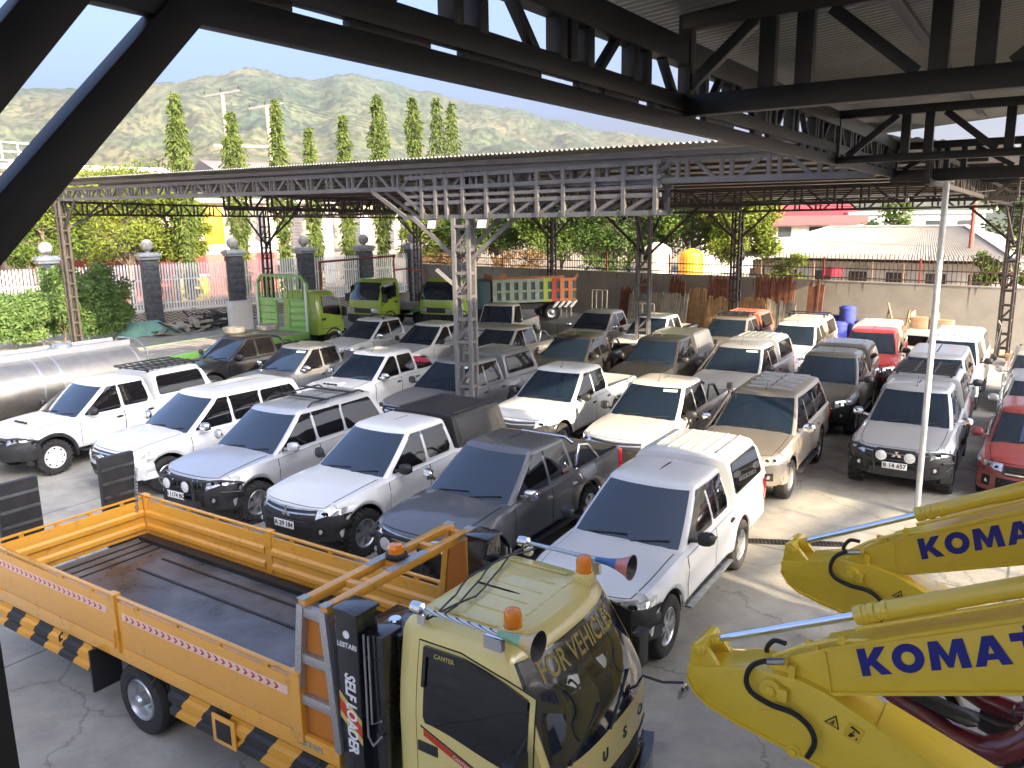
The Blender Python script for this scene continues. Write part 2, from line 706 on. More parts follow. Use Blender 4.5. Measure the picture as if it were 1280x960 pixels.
def win_panel(m, S, sg, z0, z1, lo, hi, d=0.006):
    """side window between x = lo(z) and hi(z)"""
    zs = [(lerp(z0, z1, t), i) for t, i in RND]
    ins = dict(zs)
    fn = lambda z, x: (x, sg * S.gside(x, z), z)
    panel(m, fn, [z for z, _ in zs], lambda z: lo(z) + ins.get(z, 0), lambda z: hi(z) - ins.get(z, 0), 6, d, (0, sg, 0.2))


def wheel_meshes(Rw, style, lugs):
    def tyre():
        m = MB()
        w = 0.125
        r0 = Rw * 0.60
        prof = [(r0, -w * .8), (r0 + .02, -w * .98), (Rw * .82, -w * 1.06), (Rw * .94, -w * .98), (Rw - .004, -w * .82), (Rw, -w * .5), (Rw, w * .5), (Rw - .004, w * .82), (Rw * .94, w * .98), (Rw * .82, w * 1.06), (r0 + .02, w * .98), (r0, w * .8)]
        if lugs:
            prof = [(r - (.016 if r > Rw * .9 else 0), h) for r, h in prof]
        m.lathe(prof, axis='Y', n=40, closed=True)
        if lugs:
            n = 26
            for k in range(n):
                for sg, off in ((1, 0), (-1, .5)):
                    a = 2 * pi * (k + off) / n
                    rot = Matrix.Rotation(-a, 3, 'Y')
                    m.box(rot @ Vector((Rw - .012, sg * .085, 0)), (.026, .07, .050), rot=rot)
                    m.box(rot @ Vector((Rw - .035, sg * .118, 0)), (.06, .028, .045), rot=rot)
                    a2 = a + pi / n
                    rot = Matrix.Rotation(-a2, 3, 'Y')
                    m.box(rot @ Vector((Rw - .011, sg * .025, 0)), (.024, .045, .052), rot=rot)
        return m

    def rim():
        m = MB()
        r0 = Rw * 0.615
        w = .105
        m.lathe([(r0, -w), (r0, w), (r0 - .012, w + .008), (r0 - .03, w - .005), (r0 - .045, w - .06), (r0 - .05, -w)], axis='Y', n=36)
        m.lathe([(r0 - .05, .0), (.0, .0)], axis='Y', n=24)
        if style == 'steel':
            m.lathe([(r0 - .02, w - .02), (r0 * .72, w + .005), (r0 * .62, w - .005), (r0 * .38, w - .03), (.0, w - .03)], axis='Y', n=36)
            m.lathe([(.055, w - .03), (.05, w + .035), (0, w + .04)], axis='Y', n=14)
        else:
            m.lathe([(.078, .02), (.075, w - .015), (.045, w - .005), (.03, w - .012), (0, w - .012)], axis='Y', n=20)
            n = 6
            for k in range(n):
                a = 2 * pi * k / n
                rot = Matrix.Rotation(-a, 3, 'Y')
                if style == 'six':
                    m.prism([(.05, -.030), (r0 - .03, -.052), (r0 - .03, .052), (.05, .030)], rot @ Vector((0, w - .06, 0)), rot @ Vector((1, 0, 0)), rot @ Vector((0, 0, 1)), rot @ Vector((0, .05, 0)))
                else:
                    for dz in (-.035, .035):
                        m.prism([(.04, dz * .6 - .012), (r0 - .03, dz - .014), (r0 - .03, dz + .014), (.04, dz * .6 + .012)], rot @ Vector((0, w - .06, 0)), rot @ Vector((1, 0, 0)), rot @ Vector((0, 0, 1)), rot @ Vector((0, .05, 0)))
        return m
    return tyre, rim


def steel_holes(Rw):
    m = MB()
    for k in range(8):
        a = 2 * pi * k / 8
        r = Rw * .615 * .80
        m.cyl((r * cos(a), .085, r * sin(a)), (r * cos(a), .1125, r * sin(a)), .020, n=10)
    return m


SH = {k: Shape(k) for k in DIM}


def make_car(name, label, cat, x, y, hdeg, kind='pickup', pt='white', group=None, bumper=None, canopy=None, canopy_pt=None, canopy_win=True, bull=None, spots=False, wheel='six', lugs=False, wheel_mat='alloy', mirror='plastic', scoop=False, snorkel=False, rack=None, visor=False, plate=None, emblem=None, grille='bars', bar=False, drl=False, antenna=True, sticker=False, scale=1.0, z=0.0, ghost=False, flares=False, roofwhite=False, step=False):
    S = SH[kind]
    K = kind
    t = thing(name, label, cat, (x, y, z), R(hdeg), group)
    if scale != 1.0:
        t.scale = (scale,) * 3
    body = cpart((K, 'body'), 'body', S.body, pt, t, smooth=32, weld=1e-4)
    cpart((K, 'under'), 'underbody', S.under, 'plastic', t, smooth=40)
    cpart((K, 'cabin'), 'cabin', S.cabin, pt, t, smooth=38, weld=1e-4)
    zt = S.roof - 0.10
    # hood and doors, with dark gaps round them
    xh = S.xn - 0.02

    def hoodgap():
        m = MB()
        panel(m, S.top, lin(S.fb + .02, xh, 12), -.895, .895, 12, .0025, (0, 0, 1), .004)
        return m

    def hood():
        m = MB()
        panel(m, S.top, lin(S.fb + .03, xh - .012, 12), -.88, .88, 12, .007, (0, 0, 1), .008)
        return m
    cpart((K, 'hoodgap'), 'hood_gap', hoodgap, 'seam', t)
    cpart((K, 'hood'), 'hood', hood, pt, t)
    xB = -0.27 if K != 'hatch' else -0.2
    if K == 'pickup':
        doors = [(xB + .012, S.fb - .12), (-1.08, xB - .012)]
    elif K == 'suv':
        doors = [(xB + .012, S.fb - .12), (-1.02, xB - .012)]
    elif K == 'jeep':
        doors = [(-.46, S.fb - .06)]
    else:
        doors = [(xB + .012, S.fb - .14), (-.92, xB - .012)]
    for sg in (1, -1):
        fn = lambda xx, zz, sg=sg: (xx, sg * S.side(xx, zz), zz)
        for i, (a, b) in enumerate(doors):
            lo = lambda u: max(S.sill + .06, S.zbot(u) + .035)
            hi = lambda u: S.ztop(u) - .052
            us = lin(a, b, 12)

            def gap():
                m = MB()
                panel(m, fn, lin(a - .011, b + .011, 12), lambda u: lo(u) - .008, lambda u: S.ztop(u) - .047, 8, .003, (0, sg, 0), .005)
                return m

            def door():
                m = MB()
                panel(m, fn, us, lo, hi, 8, .0075, (0, sg, 0), .009)
                return m
            cpart((K, 'gap', sg, i), 'door_gap', gap, 'seam', t)
            d = cpart((K, 'door', sg, i), 'door', door, pt, t)

            def handle():
                m = MB()
                xx = a + .13
                zz = S.ztop(xx) - .16
                yy = S.side(xx, zz)
                m.box((xx, sg * (yy + .022), zz), (.17, .024, .032))
                m.box((xx - .01, sg * (yy + .010), zz - .004), (.10, .012, .060))
                return m
            cpart((K, 'handle', sg, i), 'handle', handle, 'chrome' if mirror == 'chrome' else ('plastic' if mirror == 'plastic' else pt), d, bevel=.006)
    # glass

    def ws():
        m = MB()
        panel(m, lambda f, zz: S.gfront(f, zz), lin(-.93, .93, 14), S.belt + .015, zt - .0, 8, .006, (1, 0, .5))
        return m
    w_ = cpart((K, 'ws'), 'windshield', ws, 'glass', t)

    for y0, y1 in ((.10, .62), (-.55, .02)):
        def wiper():
            m = MB()
            p = S.gfront(y0 / S.gw(S.belt) / .95, S.belt + .03) + Vector((.022, 0, .012))
            q = S.gfront(y1 / S.gw(S.belt) / .95, S.belt + .085) + Vector((.022, 0, .012))
            m.bar(p, q, .016, .016)
            return m
        cpart((K, 'wiper', y0), 'wiper', wiper, 'plastic', w_)
    if sticker:
        def stk():
            m = MB()
            panel(m, lambda f, zz: S.gfront(f, zz), lin(.35, .82, 5), zt - .075, zt - .03, 2, .0085, (1, 0, .5), .002)
            return m
        cpart((K, 'sticker'), 'sun_strip', stk, 'sticker', w_)
    wz0, wz1 = S.belt + .035, zt - .015
    if K == 'pickup':
        wins = [(lambda z: xB + .035, lambda z: S.gxs(z)[0] - .055), (lambda z: S.gxs(z)[1] + .09 + .12 * max(0, (S.belt + .25 - z) / .25) ** 2, lambda z: xB - .035)]
    elif K == 'suv':
        wins = [(lambda z: xB + .035, lambda z: S.gxs(z)[0] - .055), (lambda z: -1.05, lambda z: xB - .035), (lambda z: S.gxs(z)[1] + .14, lambda z: -1.12)]
    elif K == 'jeep':
        wins = [(lambda z: -.44, lambda z: S.gxs(z)[0] - .06)]
    else:
        wins = [(lambda z: xB + .03, lambda z: S.gxs(z)[0] - .055), (lambda z: -1.0, lambda z: xB - .03)]
    for sg in (1, -1):
        for i, (lo, hi) in enumerate(wins):
            def win():
                m = MB()
                z0 = wz0 + (0.03 if i else 0)
                win_panel(m, S, sg, z0, wz1, lo, hi)
                return m
            cpart((K, 'win', sg, i), 'side_window', win, 'sideglass', t)
        if visor:
            def vis():
                m = MB()
                for lo, hi in wins[:2]:
                    fn = lambda zz, xx: (xx, sg * S.gside(xx, zz), zz)
                    panel(m, fn, lin(wz1 - .055, wz1 + .012, 3), lambda z: lo(z) - .005, lambda z: hi(z) + .02, 6, .024, (0, sg, 0.2), .02)
                return m
            cpart((K, 'visor', sg), 'rain_visor', vis, 'sideglass', t)

    def rear():
        m = MB()
        fn = lambda f, zz: Vector((S.gx(zz)[1] + .05 * abs(f) ** 3, f * S.gw(zz) * .95, zz))
        panel(m, fn, lin(-.82, .82, 8), S.belt + .1, zt - .06, 4, .006, (-1, 0, .2))
        return m
    cpart((K, 'rearwin'), 'rear_window', rear, 'sideglass', t)
    # nose
    zn = S.nose
    P = lambda yy, zz: Vector((S.xfr(yy, zz), yy, zz))
    yc = S.wp(S.xn) - .06

    def NP(ss, zz):
        a = abs(ss)
        sg = 1 if ss >= 0 else -1
        if a <= yc:
            return P(ss, zz)
        k = min(1, (a - yc) / .10)
        xc = S.xfr(yc, zz)
        xx = xc - (a - yc) * (0.6 + .4 * k)
        yy = min(S.side(xx, zz), yc + (a - yc) * 1.0)
        return Vector((xx, sg * yy, zz))
    bm_ = bumper or pt
    zb0, zb1 = S.sill + .0, zn * (.77 if bumper else .74)

    def bump():
        m = MB()
        ss = [-yc - .36, -yc - .2, -yc - .1, -yc - .05] + lin(-yc, yc, 12) + [yc + .05, yc + .1, yc + .2, yc + .36]
        panel(m, NP, ss, zb0 - .02, lambda s_: zb1 + .12 * sstep(yc * .55, yc, abs(s_)), 6, .035, (1, 0, 0), .04)
        return m
    bo = cpart((K, 'bump', zb1), 'front_bumper', bump, bm_, t)

    def intake():
        m = MB()
        panel(m, P, lin(-.50, .50, 6), zb0 + .06, zb1 - .055, 3, .042, (1, 0, 0), .012)
        for sg in (1, -1):
            panel(m, P, lin(sg * .60, sg * .73, 4), zb0 + .08, zb1 - .05, 3, .040, (1, 0, 0), .012)
        return m
    cpart((K, 'intake', zb1), 'air_intake', intake, 'seam', bo)

    for sg in (1, -1):
        def fog():
            m = MB()
            p = P(sg * .665, (zb0 + zb1) / 2 + .015) + Vector((.03, 0, 0))
            m.cyl(p, p + Vector((.022, 0, 0)), .040, n=14)
            return m
        cpart((K, 'fog', sg, zb1), 'fog_lamp', fog, 'lamp', bo)

    def skid():
        m = MB()
        panel(m, P, lin(-.62, .62, 8), zb0 - .03, zb0 + .035, 2, .055, (1, 0, 0), .03)
        return m
    if K in ('pickup', 'suv'):
        cpart((K, 'skid'), 'skid_plate', skid, 'alloy' if drl else 'plastic', bo)

    gz0, gz1 = zb1 + .012, zn - .03
    gw_ = (.56 if grille == 'wing' else .50) if K != 'hatch' else .40

    def gril():
        m = MB()
        panel(m, P, lin(-gw_, gw_, 10), gz0, gz1, 4, .012, (1, 0, .2), .012)
        return m
    go = cpart((K, 'grille', zb1, gw_), 'grille', gril, 'plastic', t)

    def gbars():
        m = MB()
        if grille == 'bars':
            for k in range(3):
                zz = lerp(gz0, gz1, .2 + .3 * k)
                panel(m, P, lin(-gw_ + .03, gw_ - .03, 10), zz - .014, zz + .014, 1, .026, (1, 0, 0), .016)
        elif grille == 'wing':
            for zz in (gz1 - .02, gz1 - .085):
                panel(m, P, lin(-gw_, gw_, 10), lambda u: zz - .012 + .05 * abs(u), lambda u: zz + .010 + .05 * abs(u), 1, .026, (1, 0, 0), .016)
        else:
            for k in range(9):
                yy = lerp(-gw_ + .08, gw_ - .08, k / 8)
                panel(m, P, [yy - .014, yy + .014], gz0 + .02, gz1 - .02, 2, .026, (1, 0, 0), .016)
        return m
    cpart((K, 'gbars', grille, zb1, gw_), 'grille_bar', gbars, 'alloy' if grille == 'wing' else 'chrome', go)
    for sg in (1, -1):
        def head():
            m = MB()
            ss = [sg * v for v in (gw_ + .02, gw_ + .1, yc - .06, yc, yc + .05, yc + .1, yc + .17, yc + .25)]
            lo = lambda s_: lerp(gz0 + .07, gz1 - .03, min(1, (abs(s_) - gw_) / (yc + .27 - gw_)))
            panel(m, NP, ss, lambda s_: lo(s_) - .02, lambda s_: min(gz1 + .025, lo(s_) + .115), 3, .013, (1, sg * .4, 0), .014)
            return m
        h_ = cpart((K, 'head', sg, zb1, gw_), 'headlight', head, 'lamp', t)

        def bulb():
            m = MB()
            for ss in (gw_ + .12, yc - .02):
                p = NP(sg * ss, gz1 - .045) + Vector((.006, 0, 0))
                m.cyl(p, p + Vector((.02, sg * .004, 0)), .036, n=12)
            return m
        cpart((K, 'bulb', sg, zb1, gw_), 'bulb', bulb, 'ink', h_)

        def tail():
            m = MB()
            fn = lambda xx, zz: (xx, sg * S.side(xx, zz), zz)
            zt_ = S.ztop(S.xr + .1) - .05
            panel(m, fn, lin(S.xr + .075, S.xr + .20, 3), zt_ - .36, zt_, 4, .012, (0, sg, 0), .012)
            m.box((S.xr + .015, sg * (S.wp(S.xr) - .12), zt_ - .18), (.05, .16, .36))
            return m
        cpart((K, 'tail', sg), 'tail_light', tail, 'redlamp', t, bevel=.006)

        def mirr():
            m = MB()
            xx = S.gxs(S.belt + .1)[0] - .07
            yy = S.w
            rows = []
            for f, wx, hz in ((0, .25, .30), (.12, .75, .8), (.4, 1, 1), (.75, .95, .93), (.95, .6, .6), (1.0, .2, .2)):
                r_ = []
                for k in range(12):
                    a = 2 * pi * k / 12
                    ca, sa = cos(a), sin(a)
                    ex = abs(ca) ** .6 * (1 if ca > 0 else -1)
                    ez = abs(sa) ** .6 * (1 if sa > 0 else -1)
                    r_.append((xx + .075 * wx * ex - .05 * f, sg * (yy + .01 + .23 * f), S.belt + .13 + .095 * hz * ez))
                rows.append(r_)
            m.grid(rows, closed=True)
            m.bar((xx - .01, sg * (yy - .10), S.belt + .07), (xx, sg * (yy + .05), S.belt + .10), .05, .04)
            return m
        mo = cpart((K, 'mirror', sg), 'side_mirror', mirr, pt if mirror == 'paint' else mirror, t)
        for ax in (S.xa, S.xb):
            ty, rim_ = wheel_meshes(S.R, wheel, lugs)
            wo = cpart((K, 'tyre', lugs), 'wheel', ty, 'rubber', t, smooth=40)
            wo.location = (ax, sg * (S.w - .125 + (.03 if lugs else 0)), S.R)
            ro = cpart((K, 'rim', wheel), 'rim', rim_, wheel_mat, wo, smooth=40)
            if wheel == 'steel':
                ho = cpart((K, 'rimhole'), 'rim_hole', lambda: steel_holes(S.R), 'ink', ro if False else wo)
                if sg < 0:
                    ho.rotation_euler = (0, 0, pi)
            if sg < 0:
                ro.rotation_euler = (0, 0, pi)
    if antenna and K != 'jeep':
        def ant():
            m = MB()
            p = Vector((S.ft - .22, 0.0, S.roof - .02))
            m.tube([p, p + Vector((-.14, 0, .20))], .006, n=6)
            m.lathe([(.03, 0), (.015, .03), (0, .035)], p, n=8)
            return m
        cpart((K, 'ant'), 'antenna', ant, 'plastic', t)
    if scoop:
        def sc():
            m = MB()
            rows = []
            for xx, hz in ((1.30, .003), (1.42, .045), (1.62, .055), (1.66, .03)):
                r_ = []
                for f in (-.36, -.32, -.2, 0, .2, .32, .36):
                    b = S.top(xx, f)
                    hh = hz if abs(f) < .33 else 0.002
                    r_.append(b + Vector((0, 0, hh)))
                rows.append(r_)
            m.grid(rows)
            return m
        so = cpart((K, 'scoop'), 'hood_scoop', sc, pt, t)

        def sc2():
            m = MB()
            for f in (-.24, -.08, .08, .24):
                b = S.top(1.645, f)
                m.box((b.x + .025, b.y, b.z + .034), (.05, .08, .030))
            return m
        cpart((K, 'scoop2'), 'scoop_mouth', sc2, 'ink', so)
    if plate:
        pdx = .195 if bull else .069

        def pl():
            m = MB()
            p = P(0, zb1 - .05)
            m.box((p.x + pdx - .007, 0, zb1 - .055), (.012, .44, .125))
            return m
        po = cpart((K, 'plate', pdx, zb1), 'number_plate', pl, 'plate', t, bevel=.003)
        p = P(0, zb1 - .05)
        text('plate_text', plate, .112, 'ink', po, (p.x + pdx + .0005, 0, zb1 - .055), (0, 1, 0), (1, 0, 0), bold=.002)
    if emblem == 'diamonds':
        def em():
            m = MB()
            zc = gz1 - .06
            p = P(0, zc)
            for k in range(3):
                a = pi / 2 + k * 2 * pi / 3
                c_, s_ = cos(a), sin(a)
                L, Wd = .105, .031
                poly = [(0, 0), (c_ * L / 2 - s_ * Wd, s_ * L / 2 + c_ * Wd), (c_ * L, s_ * L), (c_ * L / 2 + s_ * Wd, s_ * L / 2 - c_ * Wd)]
                m.prism(poly, (p.x + .036, 0, zc - .01), (0, 1, 0), (0, 0, 1), (.012, 0, 0))
            return m
        cpart((K, 'diamonds', zb1), 'emblem', em, 'chrome', go)
    elif emblem == 'ovals':
        def em():
            m = MB()
            zc = (gz0 + gz1) / 2 + .01
            p = P(0, zc)
            for a, b in ((.085, .058), (.030, .054)):
                m.tube([(p.x + .036, a * cos(k * pi / 10), zc + b * sin(k * pi / 10)) for k in range(20)], .008, n=6, closed=True)
            m.tube([(p.x + .036, .055 * cos(k * pi / 10), zc + .025 + .022 * sin(k * pi / 10)) for k in range(20)], .007, n=6, closed=True)
            return m
        cpart((K, 'ovals', zb1), 'emblem', em, 'chrome', go)
    if bull:
        def bl():
            m = MB()
            xf = S.xn + .10
            z0, z1 = zb0 + .02, zn - .02
            yy = yc + .03
            if bull == 'steel':
                rows = []
                for ss in [-yc - .42, -yc - .2, -yc - .06] + lin(-yc * .9, yc * .9, 6) + [yc + .06, yc + .2, yc + .42]:
                    b = [NP(ss, z) for z in (zb0 - .02, zb0 + .05, zb1 - .02, zb1 + .05)]
                    o = Vector((.10, 0, 0)) if abs(ss) < yc else Vector((.05, .05 * (1 if ss > 0 else -1), 0))
                    rows.append([b[0], b[0] + o * .8, b[1] + o * 1.2, b[2] + o * 1.2, b[3] + o, b[3]])
                m.grid(rows)
            rr = .028
            # centre hoop, cross bar and lamp guards
            m.tube([(xf, -.38, z0), (xf + .02, -.38, z1 - .03), (xf, -.33, z1 + .03), (xf, .33, z1 + .03), (xf + .02, .38, z1 - .03), (xf, .38, z0)], rr, n=8)
            m.tube([(xf + .01, -.38, lerp(z0, z1, .52)), (xf + .01, .38, lerp(z0, z1, .52))], rr * .8, n=8)
            for sg in (1, -1):
                c1 = NP(sg * (yc + .30), z1 - .13)
                m.tube([(xf, sg * .36, z1), (xf - .03, sg * .55, z1 + .02), (S.xfr(yc, z1) + .06, sg * (yc + .02), z1 + .01), c1 + Vector((.0, sg * .05, .06)), c1 + Vector((.02, sg * .06, -.10)), (S.xfr(yc, zb1) + .05, sg * (yc + .05), zb1 + .02)], rr * .8, n=8)
            m.box((xf - .03, 0, z0 + .06), (.10, .9, .16))
            return m
        cpart((K, 'bull', bull, zb1), 'bull_bar', bl, 'plastic', t)
    if spots:
        for sg in (1, -1):
            def spt():
                m = MB()
                zc = (gz0 + gz1) / 2 + (.02 if bull else .0)
                p = Vector((S.xn + (.15 if bull else .08), sg * .25, zc))
                m.lathe([(0, -.09), (.07, -.07), (.105, 0), (.108, .02)], p, axis='X', n=20)
                return m
            sp_ = cpart((K, 'spot', sg, bool(bull), zb1), 'spotlight', spt, 'plastic', t)

            def spl():
                m = MB()
                zc = (gz0 + gz1) / 2 + (.02 if bull else .0)
                p = Vector((S.xn + (.15 if bull else .08), sg * .25, zc))
                m.lathe([(.100, .021), (.06, .034), (0, .040)], p, axis='X', n=20)
                return m
            cpart((K, 'spotl', sg, bool(bull), zb1), 'lens', spl, 'spot', sp_)
    if snorkel:
        def sn():
            m = MB()
            sg = -1
            a = S.gxs(S.belt + .1)[0]
            b = S.gxs(zt)[0]
            m.tube([(1.25, sg * (S.w - .01), S.cowl - .12), (1.0, sg * (S.w + .0), S.cowl + .0), (a + .10, sg * (S.gw(S.belt) + .02), S.belt + .10), (b + .10, sg * (S.gw(zt) + .03), zt - .02), (b + .06, sg * (S.gw(zt) + .03), zt + .12)], .036, n=8)
            m.box((b + .09, sg * (S.gw(zt) + .03), zt + .15), (.13, .10, .12))
            return m
        cpart((K, 'snorkel'), 'snorkel', sn, 'plastic', t, smooth=40)
    if rack:
        def rk():
            m = MB()
            if rack == 'rails':
                x0, x1 = S.ft - .45, S.rt + .25
                for sg in (1, -1):
                    y_ = sg * (S.gw(zt) - .10)
                    m.tube([(x0, y_, S.roof - .02), (x0 - .12, y_, S.roof + .05), (x1 + .12, y_, S.roof + .05), (x1, y_, S.roof - .01)], .02, n=8)
                for fx in (.25, .72):
                    xx = lerp(x0, x1, fx)
                    m.box((xx, 0, S.roof + .075), (.08, 2 * S.gw(zt) + .10, .025))
            elif rack == 'bars':
                for xx in (S.ft - .32, S.rt + .22):
                    m.box((xx, 0, S.roof + .055), (.07, 2 * S.gw(zt) - .02, .03))
                    for y_ in (-S.gw(zt) + .12, S.gw(zt) - .12):
                        m.box((xx, y_, S.roof + .015), (.07, .05, .08))
            elif rack == 'bars2':
                for xx in (S.bed - .3, S.xr + .75):
                    m.box((xx, 0, S.roof + .16), (.08, 1.45, .035))
                    for y_ in (-.6, .6):
                        m.box((xx, y_, S.roof + .09), (.06, .05, .14))
            elif rack == 'ribs':
                for k in range(5):
                    m.box((lerp(S.ft - .5, S.rt + .2, k / 4), 0, S.roof + .012), (.035, 1.0, .03))
            else:   # basket of flat bars over the roof
                x0, x1 = (S.ft - .30, S.rt + .05) if rack == 'cab' else (S.rt - .05, S.xr + .25)
                z_ = S.roof + (.09 if rack == 'cab' else .10)
                for k in range(9):
                    m.box((lerp(x0, x1, k / 8), 0, z_), (.05, 1.25, .025))
                for y_ in (-.62, -.2, .2, .62):
                    m.box(((x0 + x1) / 2, y_, z_ + .02), (x0 - x1 + .06, .04, .03))
                for xx in (x0 - .1, x1 + .1):
                    for y_ in (-.55, .55):
                        m.box((xx, y_, z_ - .06), (.05, .05, .12))
            return m
        ro_ = cpart((K, 'rack', rack), 'roof_rack', rk, 'alloy' if rack == 'ribs' else 'solar', t)
    if flares:
        for sg, ax in ((1, S.xa), (1, S.xb), (-1, S.xa), (-1, S.xb)):
            def flr():
                m = MB()
                if True:
                    rows = []
                    for k in range(-10, 11):
                        a = k / 10 * R(98)
                        r_ = []
                        for rr, out in ((S.Ra - .01, .0), (S.Ra - .01, .055), (S.Ra + .05, .045), (S.Ra + .07, .0)):
                            xx, zz = ax + rr * sin(a), S.R + rr * cos(a)
                            yy = S.side(xx, zz) + out - .003
                            r_.append((xx, sg * yy, zz))
                        rows.append(r_)
                    m.grid(rows)
                return m
            cpart((K, 'flares', sg, ax), 'wheel_arch_flare', flr, 'plastic', t)
    if step or K in ('pickup', 'suv'):
        def stp():
            m = MB()
            for sg in (1, -1):
                m.box((0, sg * (S.w - .01), S.sill - .07), (1.75, .15, .035))
                for xx in (-.6, .6):
                    m.bar((xx, sg * .5, S.sill + .02), (xx, sg * (S.w - .02), S.sill - .08), .05)
            return m
        cpart((K, 'step'), 'side_step', stp, 'plastic' if not step else 'alloy', t, bevel=.01)
    # what is on the load bed
    if K in ('pickup', 'jeep'):
        if not canopy:
            def liner():
                m = MB()
                m.box(((S.bed + S.xr) / 2, 0, .712), (S.bed - S.xr - .10, 2 * (S.w - .13), .02))
                for k in range(14):
                    m.box(((S.bed + S.xr) / 2, lerp(-.7, .7, k / 13), .728), (S.bed - S.xr - .12, .035, .014))
                m.box((S.bed - .012, 0, .94), (.012, 2 * (S.w - .13), .44))
                for sg in (1, -1):
                    m.box(((S.bed + S.xr) / 2, sg * (S.w - .128), .93), (S.bed - S.xr - .12, .01, .40))
                return m
            cpart((K, 'liner'), 'bed_liner', liner, 'bedliner', t)
        if bar:
            def sb():
                m = MB()
                zt_ = S.roof - .12
                for sg in (1, -1):
                    y_ = sg * (S.w - .14)
                    m.tube([(S.bed - .85, y_, S.rail), (S.bed - .45, y_, S.rail + .33), (S.bed - .22, y_ * .95, zt_ - .14), (S.bed - .16, y_ * .92, S.rail)], .032, n=8)
                m.tube([(S.bed - .24, -.60, zt_ - .14), (S.bed - .24, -.45, zt_ - .05), (S.bed - .24, .45, zt_ - .05), (S.bed - .24, .60, zt_ - .14)], .032, n=8)
                return m
            cpart((K, 'sportbar'), 'sports_bar', sb, 'chrome' if bar == 'chrome' else 'plastic', t, smooth=50)
        if canopy == 'hard':
            x0, x1 = S.bed + .045, S.xr + .03

            def yc_(x_, z_):
                t_ = (z_ - S.rail) / (S.roof + .03 - S.rail)
                return (S.w - .045) - .155 * max(0, t_) ** 1.3

            def cshell():
                m = MB()
                top_ = S.roof + .05
                rows = []
                sect = [(0, 0.0), (.33, 0), (.66, 0), (.88, 0)]
                for x_ in (x0, x0 - .06, lerp(x0, x1, .33), lerp(x0, x1, .66), x1 + .15, x1):
                    e = .05 if x_ == x0 else (.02 if x_ == x0 - .06 else (0.12 if x_ == x1 else 0))
                    # rear leans forward
                    half = []
                    for q in (0, .3, .6, .85):
                        z_ = S.rail + .003 + (top_ - .07 - S.rail) * q
                        lean = .28 * q if x_ == x1 else (.16 * q if x_ == x1 + .15 else 0)
                        half.append(Vector((x_ + lean, yc_(x_, z_), z_)))
                    lean = .30 if x_ == x1 else (.17 if x_ == x1 + .15 else 0)
                    yt = yc_(x_, top_ - .07)
                    half += [Vector((x_ + lean, yt - .02, top_ - .06 - e * .3)), Vector((x_ + lean, yt - .07, top_ - .02 - e * .5)), Vector((x_ + lean, yt * .75, top_ - e * .6)), Vector((x_ + lean, yt * .35, top_ + .012 - e * .6)), Vector((x_ + lean, 0, top_ + .015 - e * .6))]
                    rows.append(half + [Vector((q.x, -q.y, q.z)) for q in half[-2::-1]])
                m.grid(rows)
                for row in (rows[0], rows[-1]):
                    n = len(row)
                    c_ = [[row[i], Vector((row[i].x, 0, row[i].z)), row[n - 1 - i]] for i in range(n // 2)] + [[row[n // 2]] * 3]
                    m.grid(c_)
                # grooves pressed into the roof read as raised ribs
                for k in range(6):
                    y_ = lerp(-.5, .5, k / 5)
                    m.box(((x0 + x1) / 2 + .05, y_, top_ + .008), (x0 - x1 - .55, .022, .022))
                return m
            co = cpart((K, 'canopy'), 'canopy', cshell, canopy_pt or pt, t, weld=1e-4)
            if canopy_win:
                for sg in (1, -1):
                    def cw():
                        m = MB()
                        zs = [(lerp(S.rail + .13, S.roof - .08, q), i * 1.6) for q, i in RND]
                        ins = dict(zs)
                        fn = lambda z_, x_: (x_, sg * yc_(x_, z_), z_)
                        panel(m, fn, [z_ for z_, _ in zs], lambda z_: x1 + .22 + .25 * (z_ - S.rail) + ins[z_], lambda z_: x0 - .13 - ins[z_], 6, .012, (0, sg, .1))
                        return m
                    cpart((K, 'cwin', sg), 'canopy_window', cw, 'sideglass', co)

                    def cf():
                        m = MB()
                        zs = [(lerp(S.rail + .105, S.roof - .055, q), i * 1.6) for q, i in RND]
                        ins = dict(zs)
                        fn = lambda z_, x_: (x_, sg * yc_(x_, z_), z_)
                        panel(m, fn, [z_ for z_, _ in zs], lambda z_: x1 + .195 + .25 * (z_ - S.rail) + ins[z_], lambda z_: x0 - .105 - ins[z_], 6, .006, (0, sg, .1))
                        return m
                    cpart((K, 'cfr', sg), 'window_frame', cf, 'seam', co)
        elif canopy == 'box':
            x0, x1 = S.bed + .03, S.xr + .05

            def cbox():
                m = MB()
                zt_ = S.roof - .02
                rows = []
                for x_, l in ((x0, 0), (x1, .10)):
                    h = [(S.w - .05, S.rail), (S.w - .055, S.rail + .06), (S.w - .20, zt_ - .03), (S.w - .24, zt_)]
                    rows.append([Vector((x_ + (l if z_ > S.rail + .1 else 0), y_, z_)) for y_, z_ in h] + [Vector((x_ + (l if z_ > S.rail + .1 else 0), -y_, z_)) for y_, z_ in h[::-1]])
                m.grid(rows)
                for r_ in rows:
                    m.add(r_, [tuple(range(len(r_)))])
                return m
            co = cpart((K, 'cbox'), 'canopy', cbox, canopy_pt or 'plastic', t, bevel=.012)

